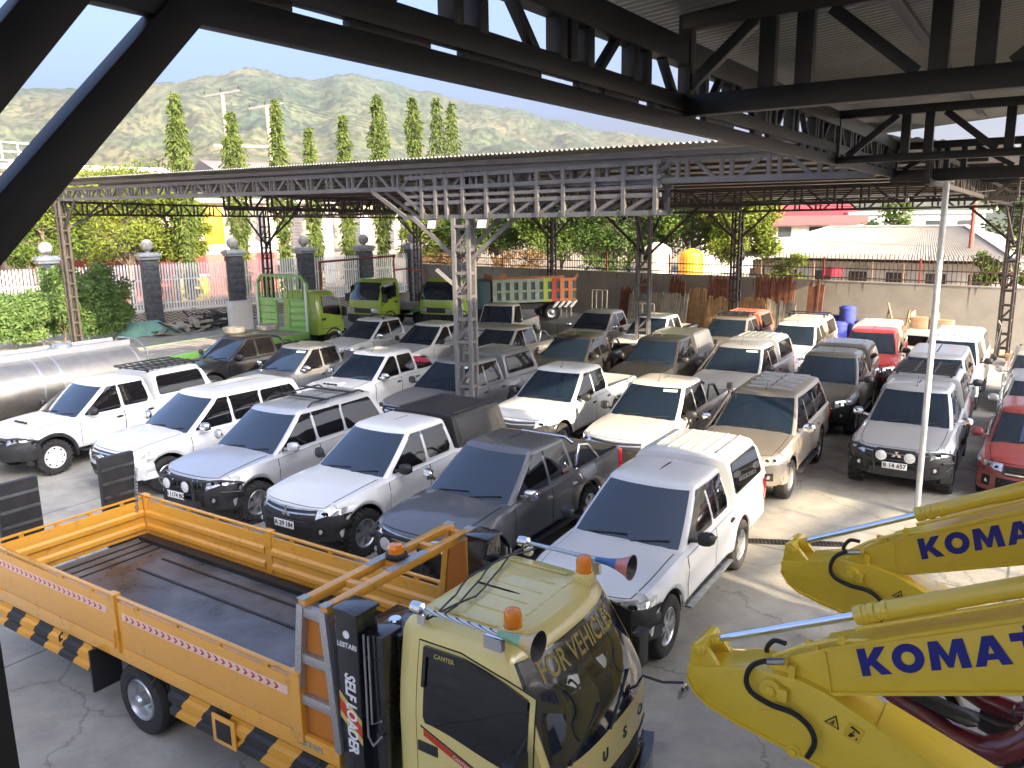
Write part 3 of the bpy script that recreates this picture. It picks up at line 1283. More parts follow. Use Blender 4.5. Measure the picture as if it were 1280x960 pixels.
            def clid():
                m = MB()
                zt_ = S.roof - .02
                for sg in (1, -1):
                    A = Vector((0, S.w - .055, S.rail + .06))
                    B = Vector((0, S.w - .20, zt_ - .03))
                    nn = Vector((0, B.z - A.z, A.y - B.y)).normalized()
                    ps = []
                    for x_, q in ((x0 - .12, .1), (x1 + .22, .1), (x1 + .28, .9), (x0 - .12, .9)):
                        p = A.lerp(B, q) + nn * .012
                        p.x = x_
                        ps.append(p)
                    ps = [Vector((p.x, sg * p.y, p.z)) for p in ps]
                    ins = [p - Vector((0, sg * nn.y, nn.z)) * .02 for p in ps]
                    m.add(ps + ins, [(0, 1, 2, 3), (0, 1, 5, 4), (1, 2, 6, 5), (2, 3, 7, 6), (3, 0, 4, 7)])
                m.box(((x0 + x1) / 2 + .04, S.w - .26, zt_ + .02), (x0 - x1 - .3, .05, .03))
                m.box(((x0 + x1) / 2 + .04, -S.w + .26, zt_ + .02), (x0 - x1 - .3, .05, .03))
                return m
            cpart((K, 'clid'), 'side_hatch', clid, canopy_pt or 'plastic', co, bevel=.006)
    return t
# ------------------------------------------------------------------ camera, sky, sun
H = 5.39
PITCH, ROLL = R(11.47), R(0.841)
cam = bpy.data.cameras.new('camera')
cam.sensor_width = 36
cam.lens = 28.125
cam.clip_start = 0.05
cam.clip_end = 9000
co = bpy.data.objects.new('camera', cam)
COL.objects.link(co)
ex, ey, fw = Vector((1, 0, 0)), Vector((0, sin(PITCH), cos(PITCH))), Vector((0, cos(PITCH), -sin(PITCH)))
cx = ex * cos(ROLL) - ey * sin(ROLL)
cy = ex * sin(ROLL) + ey * cos(ROLL)
mw = Matrix((cx, cy, -fw)).transposed().to_4x4()
mw.translation = (0, 0, H)
co.matrix_world = mw
scene.camera = co

SUN_DIR = Vector((0.65, -0.76, 0))          # horizontal direction towards the sun: right and behind
SUN_EL = R(20.5)
sv = Vector((SUN_DIR.x * cos(SUN_EL), SUN_DIR.y * cos(SUN_EL), sin(SUN_EL)))
w = bpy.data.worlds.new('World')
scene.world = w
w.use_nodes = True
nt = w.node_tree
bg = nt.nodes['Background']
sky = nt.nodes.new('ShaderNodeTexSky')
sky.sky_type = 'NISHITA'
sky.sun_disc = False
sky.sun_elevation = SUN_EL
sky.sun_rotation = atan2(SUN_DIR.x, SUN_DIR.y)
sky.air_density = 0.45
sky.dust_density = 10.0
sky.ozone_density = 2.8
nt.links.new(sky.outputs['Color'], bg.inputs['Color'])
bg.inputs['Strength'].default_value = 0.15
sl = bpy.data.lights.new('sun', 'SUN')
sl.energy = 3.6
sl.angle = R(0.5)
sl.color = (1.0, 0.80, 0.52)
so = bpy.data.objects.new('sun', sl)
COL.objects.link(so)
so.rotation_euler = sv.to_track_quat('Z', 'Y').to_euler()
scene.view_settings.view_transform = 'Standard'
scene.view_settings.look = 'None'
scene.view_settings.exposure = 2.58
scene.view_settings.gamma = 1.0
scene.view_settings.use_curve_mapping = False

# ------------------------------------------------------------------ ground
def ground_mat():
    m = mat('concrete_yard', (0.30, 0.285, 0.26), rough=0.82)
    nt = m.node_tree
    b = nt.nodes['Principled BSDF']
    tc = nd(nt, 'ShaderNodeTexCoord', -1500)

    def noi(scale, det, ro, x, y):
        n = nd(nt, 'ShaderNodeTexNoise', x, y)
        n.inputs['Scale'].default_value = scale
        n.inputs['Detail'].default_value = det
        n.inputs['Roughness'].default_value = ro
        nt.links.new(tc.outputs['Object'], n.inputs['Vector'])
        return n
    n1 = noi(0.16, 8, .62, -1200, 200)
    n2 = noi(1.4, 8, .7, -1200, -50)
    n3 = noi(14, 5, .6, -1200, -300)
    r1 = nd(nt, 'ShaderNodeValToRGB', -950, 200)
    r1.color_ramp.elements[0].position = .3
    r1.color_ramp.elements[0].color = (.29, .285, .262, 1)
    r1.color_ramp.elements[1].position = .7
    r1.color_ramp.elements[1].color = (.44, .42, .37, 1)
    nt.links.new(n1.outputs['Fac'], r1.inputs['Fac'])
    r2 = nd(nt, 'ShaderNodeValToRGB', -950, -50)
    r2.color_ramp.elements[0].position = .25
    r2.color_ramp.elements[0].color = (.62, .61, .60, 1)
    r2.color_ramp.elements[1].position = .7
    r2.color_ramp.elements[1].color = (1.12, 1.1, 1.06, 1)
    nt.links.new(n2.outputs['Fac'], r2.inputs['Fac'])
    mx = nd(nt, 'ShaderNodeMixRGB', -700, 100)
    mx.blend_type = 'MULTIPLY'
    mx.inputs['Fac'].default_value = 1
    nt.links.new(r1.outputs['Color'], mx.inputs['Color1'])
    nt.links.new(r2.outputs['Color'], mx.inputs['Color2'])
    # cracks
    wv = nd(nt, 'ShaderNodeTexVoronoi', -950, -350)
    wv.feature = 'DISTANCE_TO_EDGE'
    wv.inputs['Scale'].default_value = .30
    ad = nd(nt, 'ShaderNodeMixRGB', -1150, -550)
    ad.blend_type = 'ADD'
    ad.inputs['Fac'].default_value = .55
    nt.links.new(tc.outputs['Object'], ad.inputs['Color1'])
    nt.links.new(n2.outputs['Color'], ad.inputs['Color2'])
    nt.links.new(ad.outputs['Color'], wv.inputs['Vector'])
    r3 = nd(nt, 'ShaderNodeValToRGB', -700, -350)
    r3.color_ramp.elements[0].position = .0
    r3.color_ramp.elements[0].color = (.50, .49, .47, 1)
    r3.color_ramp.elements[1].position = .005
    r3.color_ramp.elements[1].color = (1, 1, 1, 1)
    nt.links.new(wv.outputs['Distance'], r3.inputs['Fac'])
    m2 = nd(nt, 'ShaderNodeMixRGB', -450, 0)
    m2.blend_type = 'MULTIPLY'
    m2.inputs['Fac'].default_value = .9
    nt.links.new(mx.outputs['Color'], m2.inputs['Color1'])
    nt.links.new(r3.outputs['Color'], m2.inputs['Color2'])
    # slab joints, a little out of line with the cars, and dark drips of oil
    sp = nd(nt, 'ShaderNodeVectorRotate', -1300, -800)
    sp.rotation_type = 'Z_AXIS'
    sp.inputs['Angle'].default_value = R(33.5)
    nt.links.new(tc.outputs['Object'], sp.inputs['Vector'])
    sx_ = nd(nt, 'ShaderNodeSeparateXYZ', -1100, -800)
    nt.links.new(sp.outputs['Vector'], sx_.inputs[0])
    prev = m2.outputs['Color']
    for ax_, per in (('X', 5.2), ('Y', 6.4)):
        pp = nd(nt, 'ShaderNodeMath', -900, -800)
        pp.operation = 'PINGPONG'
        pp.inputs[1].default_value = per / 2
        nt.links.new(sx_.outputs[ax_], pp.inputs[0])
        lt = nd(nt, 'ShaderNodeMapRange', -700, -800)
        lt.inputs['From Min'].default_value = .010
        lt.inputs['From Max'].default_value = .028
        lt.inputs['To Min'].default_value = .42
        lt.inputs['To Max'].default_value = 1.0
        nt.links.new(pp.outputs[0], lt.inputs['Value'])
        mj = nd(nt, 'ShaderNodeMixRGB', -250, -700)
        mj.blend_type = 'MULTIPLY'
        mj.inputs['Fac'].default_value = 1
        nt.links.new(prev, mj.inputs['Color1'])
        nt.links.new(lt.outputs['Result'], mj.inputs['Color2'])
        prev = mj.outputs['Color']
    n4 = noi(.75, 5, .55, -1200, -1100)
    oil = nd(nt, 'ShaderNodeMapRange', -700, -1100)
    oil.inputs['From Min'].default_value = .60
    oil.inputs['From Max'].default_value = .72
    oil.inputs['To Min'].default_value = 0
    oil.inputs['To Max'].default_value = .62
    nt.links.new(n4.outputs['Fac'], oil.inputs['Value'])
    mo_ = nd(nt, 'ShaderNodeMixRGB', -150, -700)
    mo_.inputs['Color2'].default_value = (.10, .095, .09, 1)
    nt.links.new(oil.outputs['Result'], mo_.inputs['Fac'])
    nt.links.new(prev, mo_.inputs['Color1'])
    nt.links.new(mo_.outputs['Color'], b.inputs['Base Color'])
    bp = nd(nt, 'ShaderNodeBump', -300, -400)
    bp.inputs['Strength'].default_value = .25
    bp.inputs['Distance'].default_value = .02
    nt.links.new(n3.outputs['Fac'], bp.inputs['Height'])
    nt.links.new(bp.outputs['Normal'], b.inputs['Normal'])
    return m


M['yard'] = ground_mat()
M['earth'] = mat('dry_earth', (0.22, 0.18, 0.13), rough=.95, var=.4, scale=.05)


def sheet(name, pts, z, m):
    mb = MB()
    mb.add([(x, y, z) for x, y in pts], [tuple(range(len(pts)))])
    return tag(mb.build(name, m, smooth=0), kind='structure')


sheet('ground', [(-3500, -600), (3500, -600), (3500, 5200), (-3500, 5200)], -0.03, 'earth')
sheet('yard_concrete', [(-34, 33), (-6.2, 57.6), (30, 22.4), (30, -12), (-34, -12)], 0.0, 'yard')

# ------------------------------------------------------------------ the parked cars (three rows and a half)
GA, GB, GC, GD = 'vehicles in the front row of the yard', 'vehicles in the second row of the yard', 'vehicles in the third row of the yard', 'vehicles in the back row by the wall'
M['sticker'] = mat('sun_strip', (0.45, 0.62, 0.56), rough=.3)


def hh(h):
    return 0.5 * h + 0.5 * -122.3


def cars():
    C = make_car
    C('pickup_truck', 'white pickup with white canopy and white steel wheels beside the silver tanker', 'pickup', -10.19, 18.91, hh(-119.8), pt='white', group=GA, canopy='hard', bull='steel', wheel='steel', wheel_mat='steelwhite', lugs=True, scoop=True, visor=True, rack='bed', flares=True, bumper='plastic', antenna=False)
    C('sport_utility', 'white seven seat wagon with chrome slatted grille, left of the silver wagon', 'SUV', -7.0, 17.42, hh(-126.8), 'suv', 'white', GA, grille='bars', mirror='chrome', emblem='ovals', visor=True, antenna=False)
    C('sport_utility', 'silver wagon with roof rails and round lamps on its black bull bar', 'SUV', -4.78, 15.72, hh(-119.2), 'suv', 'silver', GA, bull='tube', spots=True, lugs=True, rack='rails', mirror='paint', bumper='plastic', grille='slats', plate='B 1174 BG', antenna=False, visor=True)
    C('pickup_truck', 'white pickup with black angled bed canopy and plate A 29 184', 'pickup', -2.40, 14.19, hh(-123.1), pt='white', group=GA, canopy='box', bumper='plastic', lugs=True, grille='wing', emblem='diamonds', plate='A 29 184', visor=True, antenna=False)
    C('pickup_truck', 'dark grey pickup with open bed and chrome mirrors behind the yellow truck cab', 'pickup', -0.25, 12.78, hh(-125.7), pt='grey', group=GA, sticker=False, bar='chrome', bull='tube', spots=True, mirror='chrome', visor=True, rack=None, grille='wing', bumper='plastic', lugs=True)
    C('pickup_truck', 'white pickup with ribbed white canopy and side steps, nearest of all the cars', 'pickup', 1.97, 10.94, hh(-123.1), pt='white', group=GA, canopy='hard', bumper='plastic', lugs=False, visor=True, grille='wing', step=True, antenna=False)
    # second row
    C('pickup_truck', 'black pickup with two tyres on its roof by the green flatbed', 'pickup', -9.23, 26.42, hh(-127.7), pt='black_paint', group=GB, visor=True, bar=True)
    C('pickup_truck', 'grey pickup with chrome mirrors right of the black pickup', 'pickup', -6.54, 24.11, hh(-123.4), pt='midgrey', group=GB, mirror='chrome', visor=True, sticker=True)
    C('pickup_truck', 'white pickup with hood scoop and dark load in its open bed', 'pickup', -4.05, 22.71, -122.0, pt='white', group=GB, mirror='chrome', scoop=True)
    C('pickup_truck', 'grey pickup with grey canopy behind the tall front carport post', 'pickup', -1.51, 21.08, hh(-124.7), pt='midgrey', group=GB, canopy='hard', bull='tube', visor=True, sticker=True, rack='rails' if False else None)
    C('pickup_truck', 'white open bed pickup with one round spotlight in front of its grille', 'pickup', 1.20, 19.69, hh(-121.7), pt='white', group=GB, lugs=False, visor=True, grille='wing', bumper='plastic')
    C('pickup_truck', 'warm white pickup with sunlit hood and open bed beside the bronze wagon', 'pickup', 3.30, 17.78, hh(-122.3), pt='warmwhite', group=GB, bar=True, visor=True, grille='wing', bumper='plastic', sticker=True)
    C('sport_utility', 'bronze wagon with pale roof ribs and a snorkel beside the sunlit pavement', 'SUV', 5.37, 16.59, hh(-121.2), 'suv', 'bronze', GB, rack='ribs', snorkel=True, mirror='chrome', grille='bars', lugs=False, visor=True)
    C('pickup_truck', 'silver pickup with bull bar, round lamps and plate B 14 657', 'pickup', 8.70, 16.82, hh(-124.4), pt='silver', group=GB, canopy='hard', bull='tube', spots=True, lugs=True, mirror='chrome', grille='wing', emblem='diamonds', plate='B 14 657', rack='bed', visor=True, bumper='plastic', flares=True)
    # third row
    C('pickup_truck', 'white pickup with roof bars in front of the green cabs', 'pickup', -5.48, 30.85, hh(-123.4), pt='white', group=GC, rack='rails' if False else 'bars', mirror='chrome', visor=True)
    C('pickup_truck', 'plain white double cab pickup left of the tall front carport post', 'pickup', -3.02, 29.11, hh(-124.1), pt='white', group=GC)
    C('pickup_truck', 'silvery white pickup with white sports bar right of the tall front post', 'pickup', -0.34, 27.71, hh(-124.5), pt='beige_silver', group=GC, bar='chrome', visor=True, antenna=True)
    C('pickup_truck', 'dark grey pickup with black sports bar and open bed, third row', 'pickup', 2.01, 25.43, -121.1, pt='darkgrey', group=GC, bar=True, visor=True, sticker=False)
    C('pickup_truck', 'dark grey pickup with a flat topped angled grey canopy', 'pickup', 4.60, 24.60, -121.0, pt='darkgrey', group=GC, canopy='box', canopy_pt='midgrey', visor=True, grille='wing')
    C('pickup_truck', 'silver pickup with silver canopy and dark bonnet guard left of olive grey pickup', 'pickup', 6.66, 22.97, -122.8, pt='silver', group=GC, canopy='hard', visor=True, snorkel=True, sticker=True)
    C('pickup_truck', 'olive grey pickup with canopy and pale blue roof, black bumper', 'pickup', 8.65, 21.29, -121.6, pt='olivegrey', group=GC, canopy='hard', lugs=True, visor=True, rack='ribs', bumper='plastic')
    C('sport_utility', 'grey green wagon tucked right behind the silver pickup with plate B 14 657', 'SUV', 11.15, 20.75, -122.7, 'suv', 'silver', GC, antenna=False)
    C('pickup_truck', 'white pickup with cream canopy facing out at the right of the third row', 'pickup', 13.20, 23.71, -124, pt='white', group=GC, canopy='hard', canopy_pt='warmwhite', antenna=False)
    # back row
    C('jeep', 'white square cab off road pickup in front of the dump bed', 'jeep', -0.45, 34.2, -113, 'jeep', 'warmwhite', GD, antenna=False)
    C('pickup_truck', 'beige silver pickup by the white chair frames', 'pickup', 3.54, 32.39, -122.5, pt='beige_silver', group=GD, visor=False, mirror='chrome')
    C('pickup_truck', 'white open bed pickup behind the second carport post', 'pickup', 5.43, 30.56, -121.7, pt='white', group=GD)
    C('pickup_truck', 'brown pickup with flat roof rack and orange canopy', 'pickup', 8.19, 29.68, -123.1, pt='bronze', group=GD, canopy='hard', canopy_pt='orange_paint', rack='cab')
    C('pickup_truck', 'white pickup with cream canopy and dark roof bars before the blue drums', 'pickup', 9.94, 27.67, -122.2, pt='white', group=GD, canopy='hard', canopy_pt='cream', rack='bars2')
    C('pickup_truck', 'red pickup with cream topped red canopy in the back row', 'pickup', 11.75, 25.73, -119.5, pt='red', group=GD, canopy='hard', canopy_pt='cream')
    # right edge, cut by the frame
    GE = 'small cars parked at the right edge'
    C('hatchback', 'red hatchback at the right edge beside the round white pole', 'hatchback', 10.62, 15.75, -124, 'hatch', 'darkred', GE, mirror='paint', antenna=False)
    C('hatchback', 'pale silver hatchback parked just behind the red hatchback', 'hatchback', 12.8, 18.9, -122, 'hatch', 'silver', GE, mirror='paint', antenna=False)
    C('hatchback', 'grey silver hatchback furthest back at the right edge', 'hatchback', 15.1, 22.5, -122, 'hatch', 'beige_silver', GE, mirror='paint', antenna=False)


cars()
# ------------------------------------------------------------------ trucks
M['orange'] = paint('orange_truck', (0.76, 0.35, 0.025), dust=0.10, grime=.38)
M['yellowcab'] = paint('yellow_cab', (0.78, 0.65, 0.22), dust=0.10, grime=.08)
M['lime'] = paint('lime_cab', (0.32, 0.50, 0.04), dust=0.12, grime=.2)
M['green'] = paint('green_steel', (0.11, 0.34, 0.04), dust=0.25, grime=.35)
M['chassis'] = mat('black_chassis', (0.015, 0.015, 0.016), rough=.45, var=.4)
M['gloss_black'] = mat('gloss_black', (0.010, 0.010, 0.011), rough=.22, coat=.6, rvar=.12)
M['deck'] = mat('worn_deck_steel', (0.05, 0.05, 0.052), rough=.38, col2=(0.20, 0.21, 0.225), scale=1.6, metal=.35, rvar=.16, bump=.25, bscale=25)
M['galv'] = mat('checker_plate', (0.50, 0.51, 0.52), rough=.38, metal=.8, var=.25, scale=60, bump=.4, bscale=90)
M['hazard'] = stripes('hazard_stripes', (0.62, 0.30, 0.03), (0.02, 0.02, 0.02), 'X', 1.55, slant=-.8, thr=.5)
M['tape'] = mat('pink_white_tape', (0.78, 0.55, 0.45), rough=.35)
M['tape_red'] = mat('red_chevrons', (0.42, 0.03, 0.03), rough=.35)
M['decal_red'] = mat('red_decal', (0.55, 0.05, 0.02), rough=.35)
M['gold'] = mat('gold_letters', (0.60, 0.48, 0.13), rough=.4)
M['whiteink'] = mat('white_letters', (0.80, 0.80, 0.80), rough=.4)
M['blueink'] = mat('blue_letters', (0.015, 0.02, 0.22), rough=.4)
M['ladder_infill'] = mat('orange_infill', (0.50, 0.17, 0.02), rough=.5)  # darker orange of the panel between the ladder legs


def cab_shape(L=1.5, W=1.76, zb=0.72, zt=2.31):
    belt = zb + .80
    wtop = zt - .14

    def xf(z):
        if z < belt - .18:
            return L + .03 - .02 * abs(z - zb - .3)
        t = (z - (belt - .18)) / (wtop - belt + .18)
        return L + .03 - .40 * t ** 1.25

    def hw(z):
        if z <= belt:
            return W / 2
        return W / 2 - .085 * ((z - belt) / (wtop - belt)) ** 1.4

    def front(f, z):
        return Vector((xf(z) - .13 * abs(f) ** 3, f * hw(z) * .965, z))

    def side(x, z):
        u = min(1, max(0, (xf(z) - .16 - x) / (xf(z) - .16)))
        return hw(z) * (1 - .035 * (1 - u) ** 4)
    return dict(L=L, W=W, zb=zb, zt=zt, belt=belt, wtop=wtop, xf=xf, hw=hw, front=front, side=side)


def truck_cab(parent, ox, oy, pt, key, banner=None, brand=None, visor_txt=None, decal=False, fresh=False):
    """forward control cab as parts of its truck; ox, oy = middle of the cab's rear wall"""
    c = cab_shape()
    L, W, zb, zt, belt, wtop, xf, hw, front, side = (c[k] for k in ('L', 'W', 'zb', 'zt', 'belt', 'wtop', 'xf', 'hw', 'front', 'side'))
    T_ = Matrix.Translation((ox, oy, 0))

    def at(o):
        o.location = (ox, oy, 0)
        return o

    def shell():
        m = MB()
        rows = []

        def ring(z, k=1.0, dx=0, zz=None):
            p = []
            w_ = hw(z) * k
            for f in (0, .3, .6, .8, .92, 1):
                p.append((xf(z) - dx - .13 * f ** 3, f * w_ * .965))
            a = xf(z) - dx - .16
            for u in (.02, .1, .3, .6, .85, .97):
                p.append((lerp(a, dx * .35, u), w_ * (1 - .035 * (1 - u) ** 4)))
            p += [(dx * .35, w_ * .97), (dx * .35, w_ * .6), (dx * .35, 0)]
            zz = z if zz is None else zz
            return [Vector((x, y, zz)) for x, y in p] + [Vector((x, -y, zz)) for x, y in p[-2:0:-1]]
        for z in (zb, zb + .1, zb + .3, belt - .3, belt - .18, belt, lerp(belt, wtop, .35), lerp(belt, wtop, .7), wtop):
            rows.append(ring(z))
        for dz, dx, k in ((-.085, .025, .975), (-.04, .075, .93), (-.012, .16, .85), (.0, .3, .6), (.006, .42, .3), (.008, .5, .02)):
            rows.append(ring(wtop, k, dx, zt + dz))
        m.grid(rows, closed=True)
        return m
    sh_ = at(cpart(('cab', 'shell'), 'cab', shell, pt, parent, smooth=42, weld=1e-4))

    def ws():
        m = MB()
        panel(m, front, lin(-.93, .93, 12), belt - .10, wtop - .01, 8, .006, (1, 0, .3))
        return m
    w_ = cpart(('cab', 'ws'), 'windshield', ws, 'glass', sh_)

    def wip():
        m = MB()
        for f0, f1 in ((-.1, .55), (-.75, -.12)):
            m.bar(front(f0, belt - .09) + Vector((.02, 0, 0)), front(f1, belt + .12) + Vector((.02, 0, 0)), .016)
        return m
    cpart(('cab', 'wip'), 'wiper', wip, 'plastic', w_)
    for sg in (1, -1):
        fn = lambda x, z, sg=sg: (x, sg * side(x, z), z)
        x1 = L - .36

        def gap():
            m = MB()
            panel(m, fn, lin(.19, x1 + .145, 8), zb + .20, lambda x: lerp(wtop + .0, wtop - .14, max(0, (x - .6) / .6)) - .01, 12, .003, (0, sg, 0), .004)
            return m

        def door():
            m = MB()
            panel(m, fn, lin(.20, x1 + .135, 8), zb + .21, lambda x: lerp(wtop - .005, wtop - .145, max(0, (x - .6) / .6)) - .015, 12, .007, (0, sg, 0), .008)
            return m
        cpart(('cab', 'gap', sg), 'door_gap', gap, 'seam', sh_)
        d = cpart(('cab', 'door', sg), 'door', door, pt, parent)
        at(d)

        def win():
            m = MB()
            panel(m, fn, [.27, .29, .36] + lin(.42, x1 - .0, 6) + [x1 + .06, x1 + .09], lambda x: belt - .02 - .14 * sstep(.3, 1.2, x) + (.05 if x < .28 else 0), lambda x: lerp(wtop - .05, wtop - .21, max(0, (x - .62) / .6) ** 1.3) - (.05 if x < .28 else 0), 6, .012, (0, sg, 0))
            return m
        cpart(('cab', 'win', sg), 'side_window', win, 'sideglass', d)

        def vis():
            m = MB()
            top = lambda x: lerp(wtop - .04, wtop - .20, max(0, (x - .62) / .6) ** 1.3)
            panel(m, fn, [.265] + lin(.30, x1 + .08, 8), lambda x: top(x) - .075, top, 3, .035, (0, sg, 0), .03)
            panel(m, fn, [.255, .29], belt + .28, wtop - .05, 3, .03, (0, sg, 0), .03)
            return m
        cpart(('cab', 'vis', sg), 'rain_visor', vis, 'sideglass', d)

        def han():
            m = MB()
            x_ = .31
            m.box((x_, sg * (side(x_, belt - .2) + .008), belt - .24), (.20, .02, .09))
            return m
        cpart(('cab', 'han', sg), 'handle', han, 'plastic', d, bevel=.008)

        def hl():
            m = MB()
            panel(m, front, lin(sg * .55, sg * .90, 5), zb + .16, zb + .34, 3, .012, (1, 0, 0))
            return m
        cpart(('cab', 'hl', sg), 'headlight', hl, 'lamp', sh_)

        def arch():
            m = MB()
            rows = []
            for k in range(13):
                a = pi * k / 12
                rows.append([(.78 + .47 * cos(a), sg * y, .40 + .47 * sin(a)) for y in (.35, W / 2 + .02)] + [(.78 + .53 * cos(a), sg * (W / 2 + .02), .40 + .53 * sin(a))])
            m.grid(rows)
            return m
        cpart(('cab', 'arch', sg), 'wheel_arch', arch, 'chassis', sh_)

        def mir():
            m = MB()
            p = Vector((xf(belt) - .22, sg * (W / 2 + .17), belt - .02))
            m.box(p, (.10, .20, .34))
            m.tube([(xf(belt) - .24, sg * W / 2 * .98, belt + .2), p + Vector((0, 0, .16)), p + Vector((0, 0, -.17)), (xf(belt) - .2, sg * W / 2, belt - .35)], .014, n=6)
            return m
        cpart(('cab', 'mir', sg), 'side_mirror', mir, 'plastic', sh_, bevel=.02)

    def front_dark():
        m = MB()
        panel(m, front, lin(-.86, .86, 10), zb + .14, zb + .36, 3, .007, (1, 0, 0))
        return m
    cpart(('cab', 'gr'), 'grille', front_dark, 'plastic', sh_)

    def bump():
        m = MB()
        panel(m, front, lin(-1.0, 1.0, 14), zb - .24, zb + .10, 4, .10, (1, 0, 0), .12)
        return m
    b_ = cpart(('cab', 'bump'), 'bumper', bump, 'gloss_black', sh_, bevel=.012)

    def under():
        m = MB()
        m.box((L / 2 + .05, 0, zb - .10), (L + .0, .9, .30))
        return m
    cpart(('cab', 'und'), 'underbody', under, 'chassis', sh_)
    if brand:
        for i, ch in enumerate(brand):
            f = lerp(-.62, .62, i / (len(brand) - 1))
            p = front(f, belt - .27)
            text('brand_letter', ch, .13, 'chassis', sh_, p + Vector((.006, 0, 0)), (0, 1, 0), (1, 0, 0.02), bold=.004)
    if banner:
        def strip():
            m = MB()
            panel(m, front, lin(-.90, .90, 12), wtop - .24, wtop - .02, 4, .0085, (1, 0, .3), .002)
            return m
        cpart(('cab', 'strip'), 'banner', strip, 'gloss_black', w_)
        me = text_mesh(banner, .25, sx=.72, bold=.004, ext=.001)
        zc = wtop - .13
        sl = (front(0, wtop - .05) - front(0, wtop - .22)).normalized()
        for v in me.vertices:
            f = v.co.x / (hw(zc) * .965)
            p = front(max(-1, min(1, f)), zc)
            v.co = p + sl * v.co.y + Vector((.012, 0, .004))
        put('banner_text', me, 'gold', w_)
    if visor_txt:
        text('visor_text', visor_txt, .052, 'gold', sh_, (.47, -side(.47, wtop - .09) - .038, wtop - .085), (1, 0, 0), (0, -1, .12))
    if decal:
        def dec(a, b, za, zb_, h):
            m = MB()
            fn = lambda x, z: (x, -side(x, z), z)
            panel(m, fn, lin(a, b, 6), lambda x: lerp(za, zb_, (x - a) / (b - a)), lambda x: lerp(za, zb_, (x - a) / (b - a)) + h, 1, .0085, (0, -1, 0), .002)
            return m
        at(put('decal', dec(.27, 1.18, belt - .14, belt - .46, .055).mesh('decal'), 'decal_red', parent))
        at(put('decal', dec(.24, 1.20, belt - .07, belt - .41, .018).mesh('decal'), 'chassis', parent))
        for k in range(5):
            x_ = .66 + k * .09
            at(put('decal', dec(x_, x_ + .035, belt - .40 - k * .03, belt - .43 - k * .03, .09).mesh('decal'), 'chassis', parent))
        me = text_mesh('CANTER EDITION', .042, ext=.0006)
        me.transform(frame((.72, -side(.72, belt - .27) - .010, belt - .272), (.94, 0, -.33), (0, -1, 0)))
        at(put('decal_text', me, 'whiteink', parent))
    return c


def truck_wheel(parent, x, y, sg, key='tw', R_=.40, dual=False, rim='alloy'):
    def ty():
        m = MB()
        for off in ((-.13, .13) if dual else (0,)):
            w = .11
            r0 = R_ * .60
            m.lathe([(r - 0, h + off) for r, h in [(r0, -w * .8), (r0 + .02, -w), (R_ * .85, -w * 1.08), (R_ * .96, -w * .9), (R_, -w * .6), (R_, -w * .12), (R_ - .012, -w * .1), (R_ - .012, w * .1), (R_, w * .12), (R_, w * .6), (R_ * .96, w * .9), (R_ * .85, w * 1.08), (r0 + .02, w), (r0, w * .8)]], axis='Y', n=40, closed=True)
        return m
    t = cpart((key, 'ty', R_, dual), 'wheel', ty, 'rubber', parent)
    t.location = (x, y, R_)

    def rm():
        m = MB()
        r0 = R_ * .615
        w = .10 + (.13 if dual else 0)
        m.lathe([(r0, w - .02), (r0 - .02, w + .01), (r0 - .035, w - .02), (r0 - .05, w - .09), (r0 * .62, w - .10), (r0 * .5, w - .08), (0, w - .08)], axis='Y', n=30)
        m.lathe([(.075, w - .08), (.07, w + .02), (.045, w + .05), (0, w + .05)], axis='Y', n=16)
        for k in range(6):
            a = 2 * pi * k / 6
            m.cyl((.115 * cos(a), w - .08, .115 * sin(a)), (.115 * cos(a), w - .045, .115 * sin(a)), .016, n=6)
        return m
    r = cpart((key, 'rm', R_, dual), 'rim', rm, rim, t)
    if sg < 0:
        r.rotation_euler = (0, 0, pi)
    return t


def lathe_along(m, prof, p, d, n=18):
    """profile (r, s) along direction d from p"""
    p, d = Vector(p), Vector(d).normalized()
    u = Vector((0, 0, 1)) if abs(d.z) < .9 else Vector((1, 0, 0))
    x = u.cross(d).normalized()
    y = d.cross(x)
    m.grid([[p + d * s + (x * cos(2 * pi * k / n) + y * sin(2 * pi * k / n)) * r for k in range(n)] for r, s in prof], closed=True)


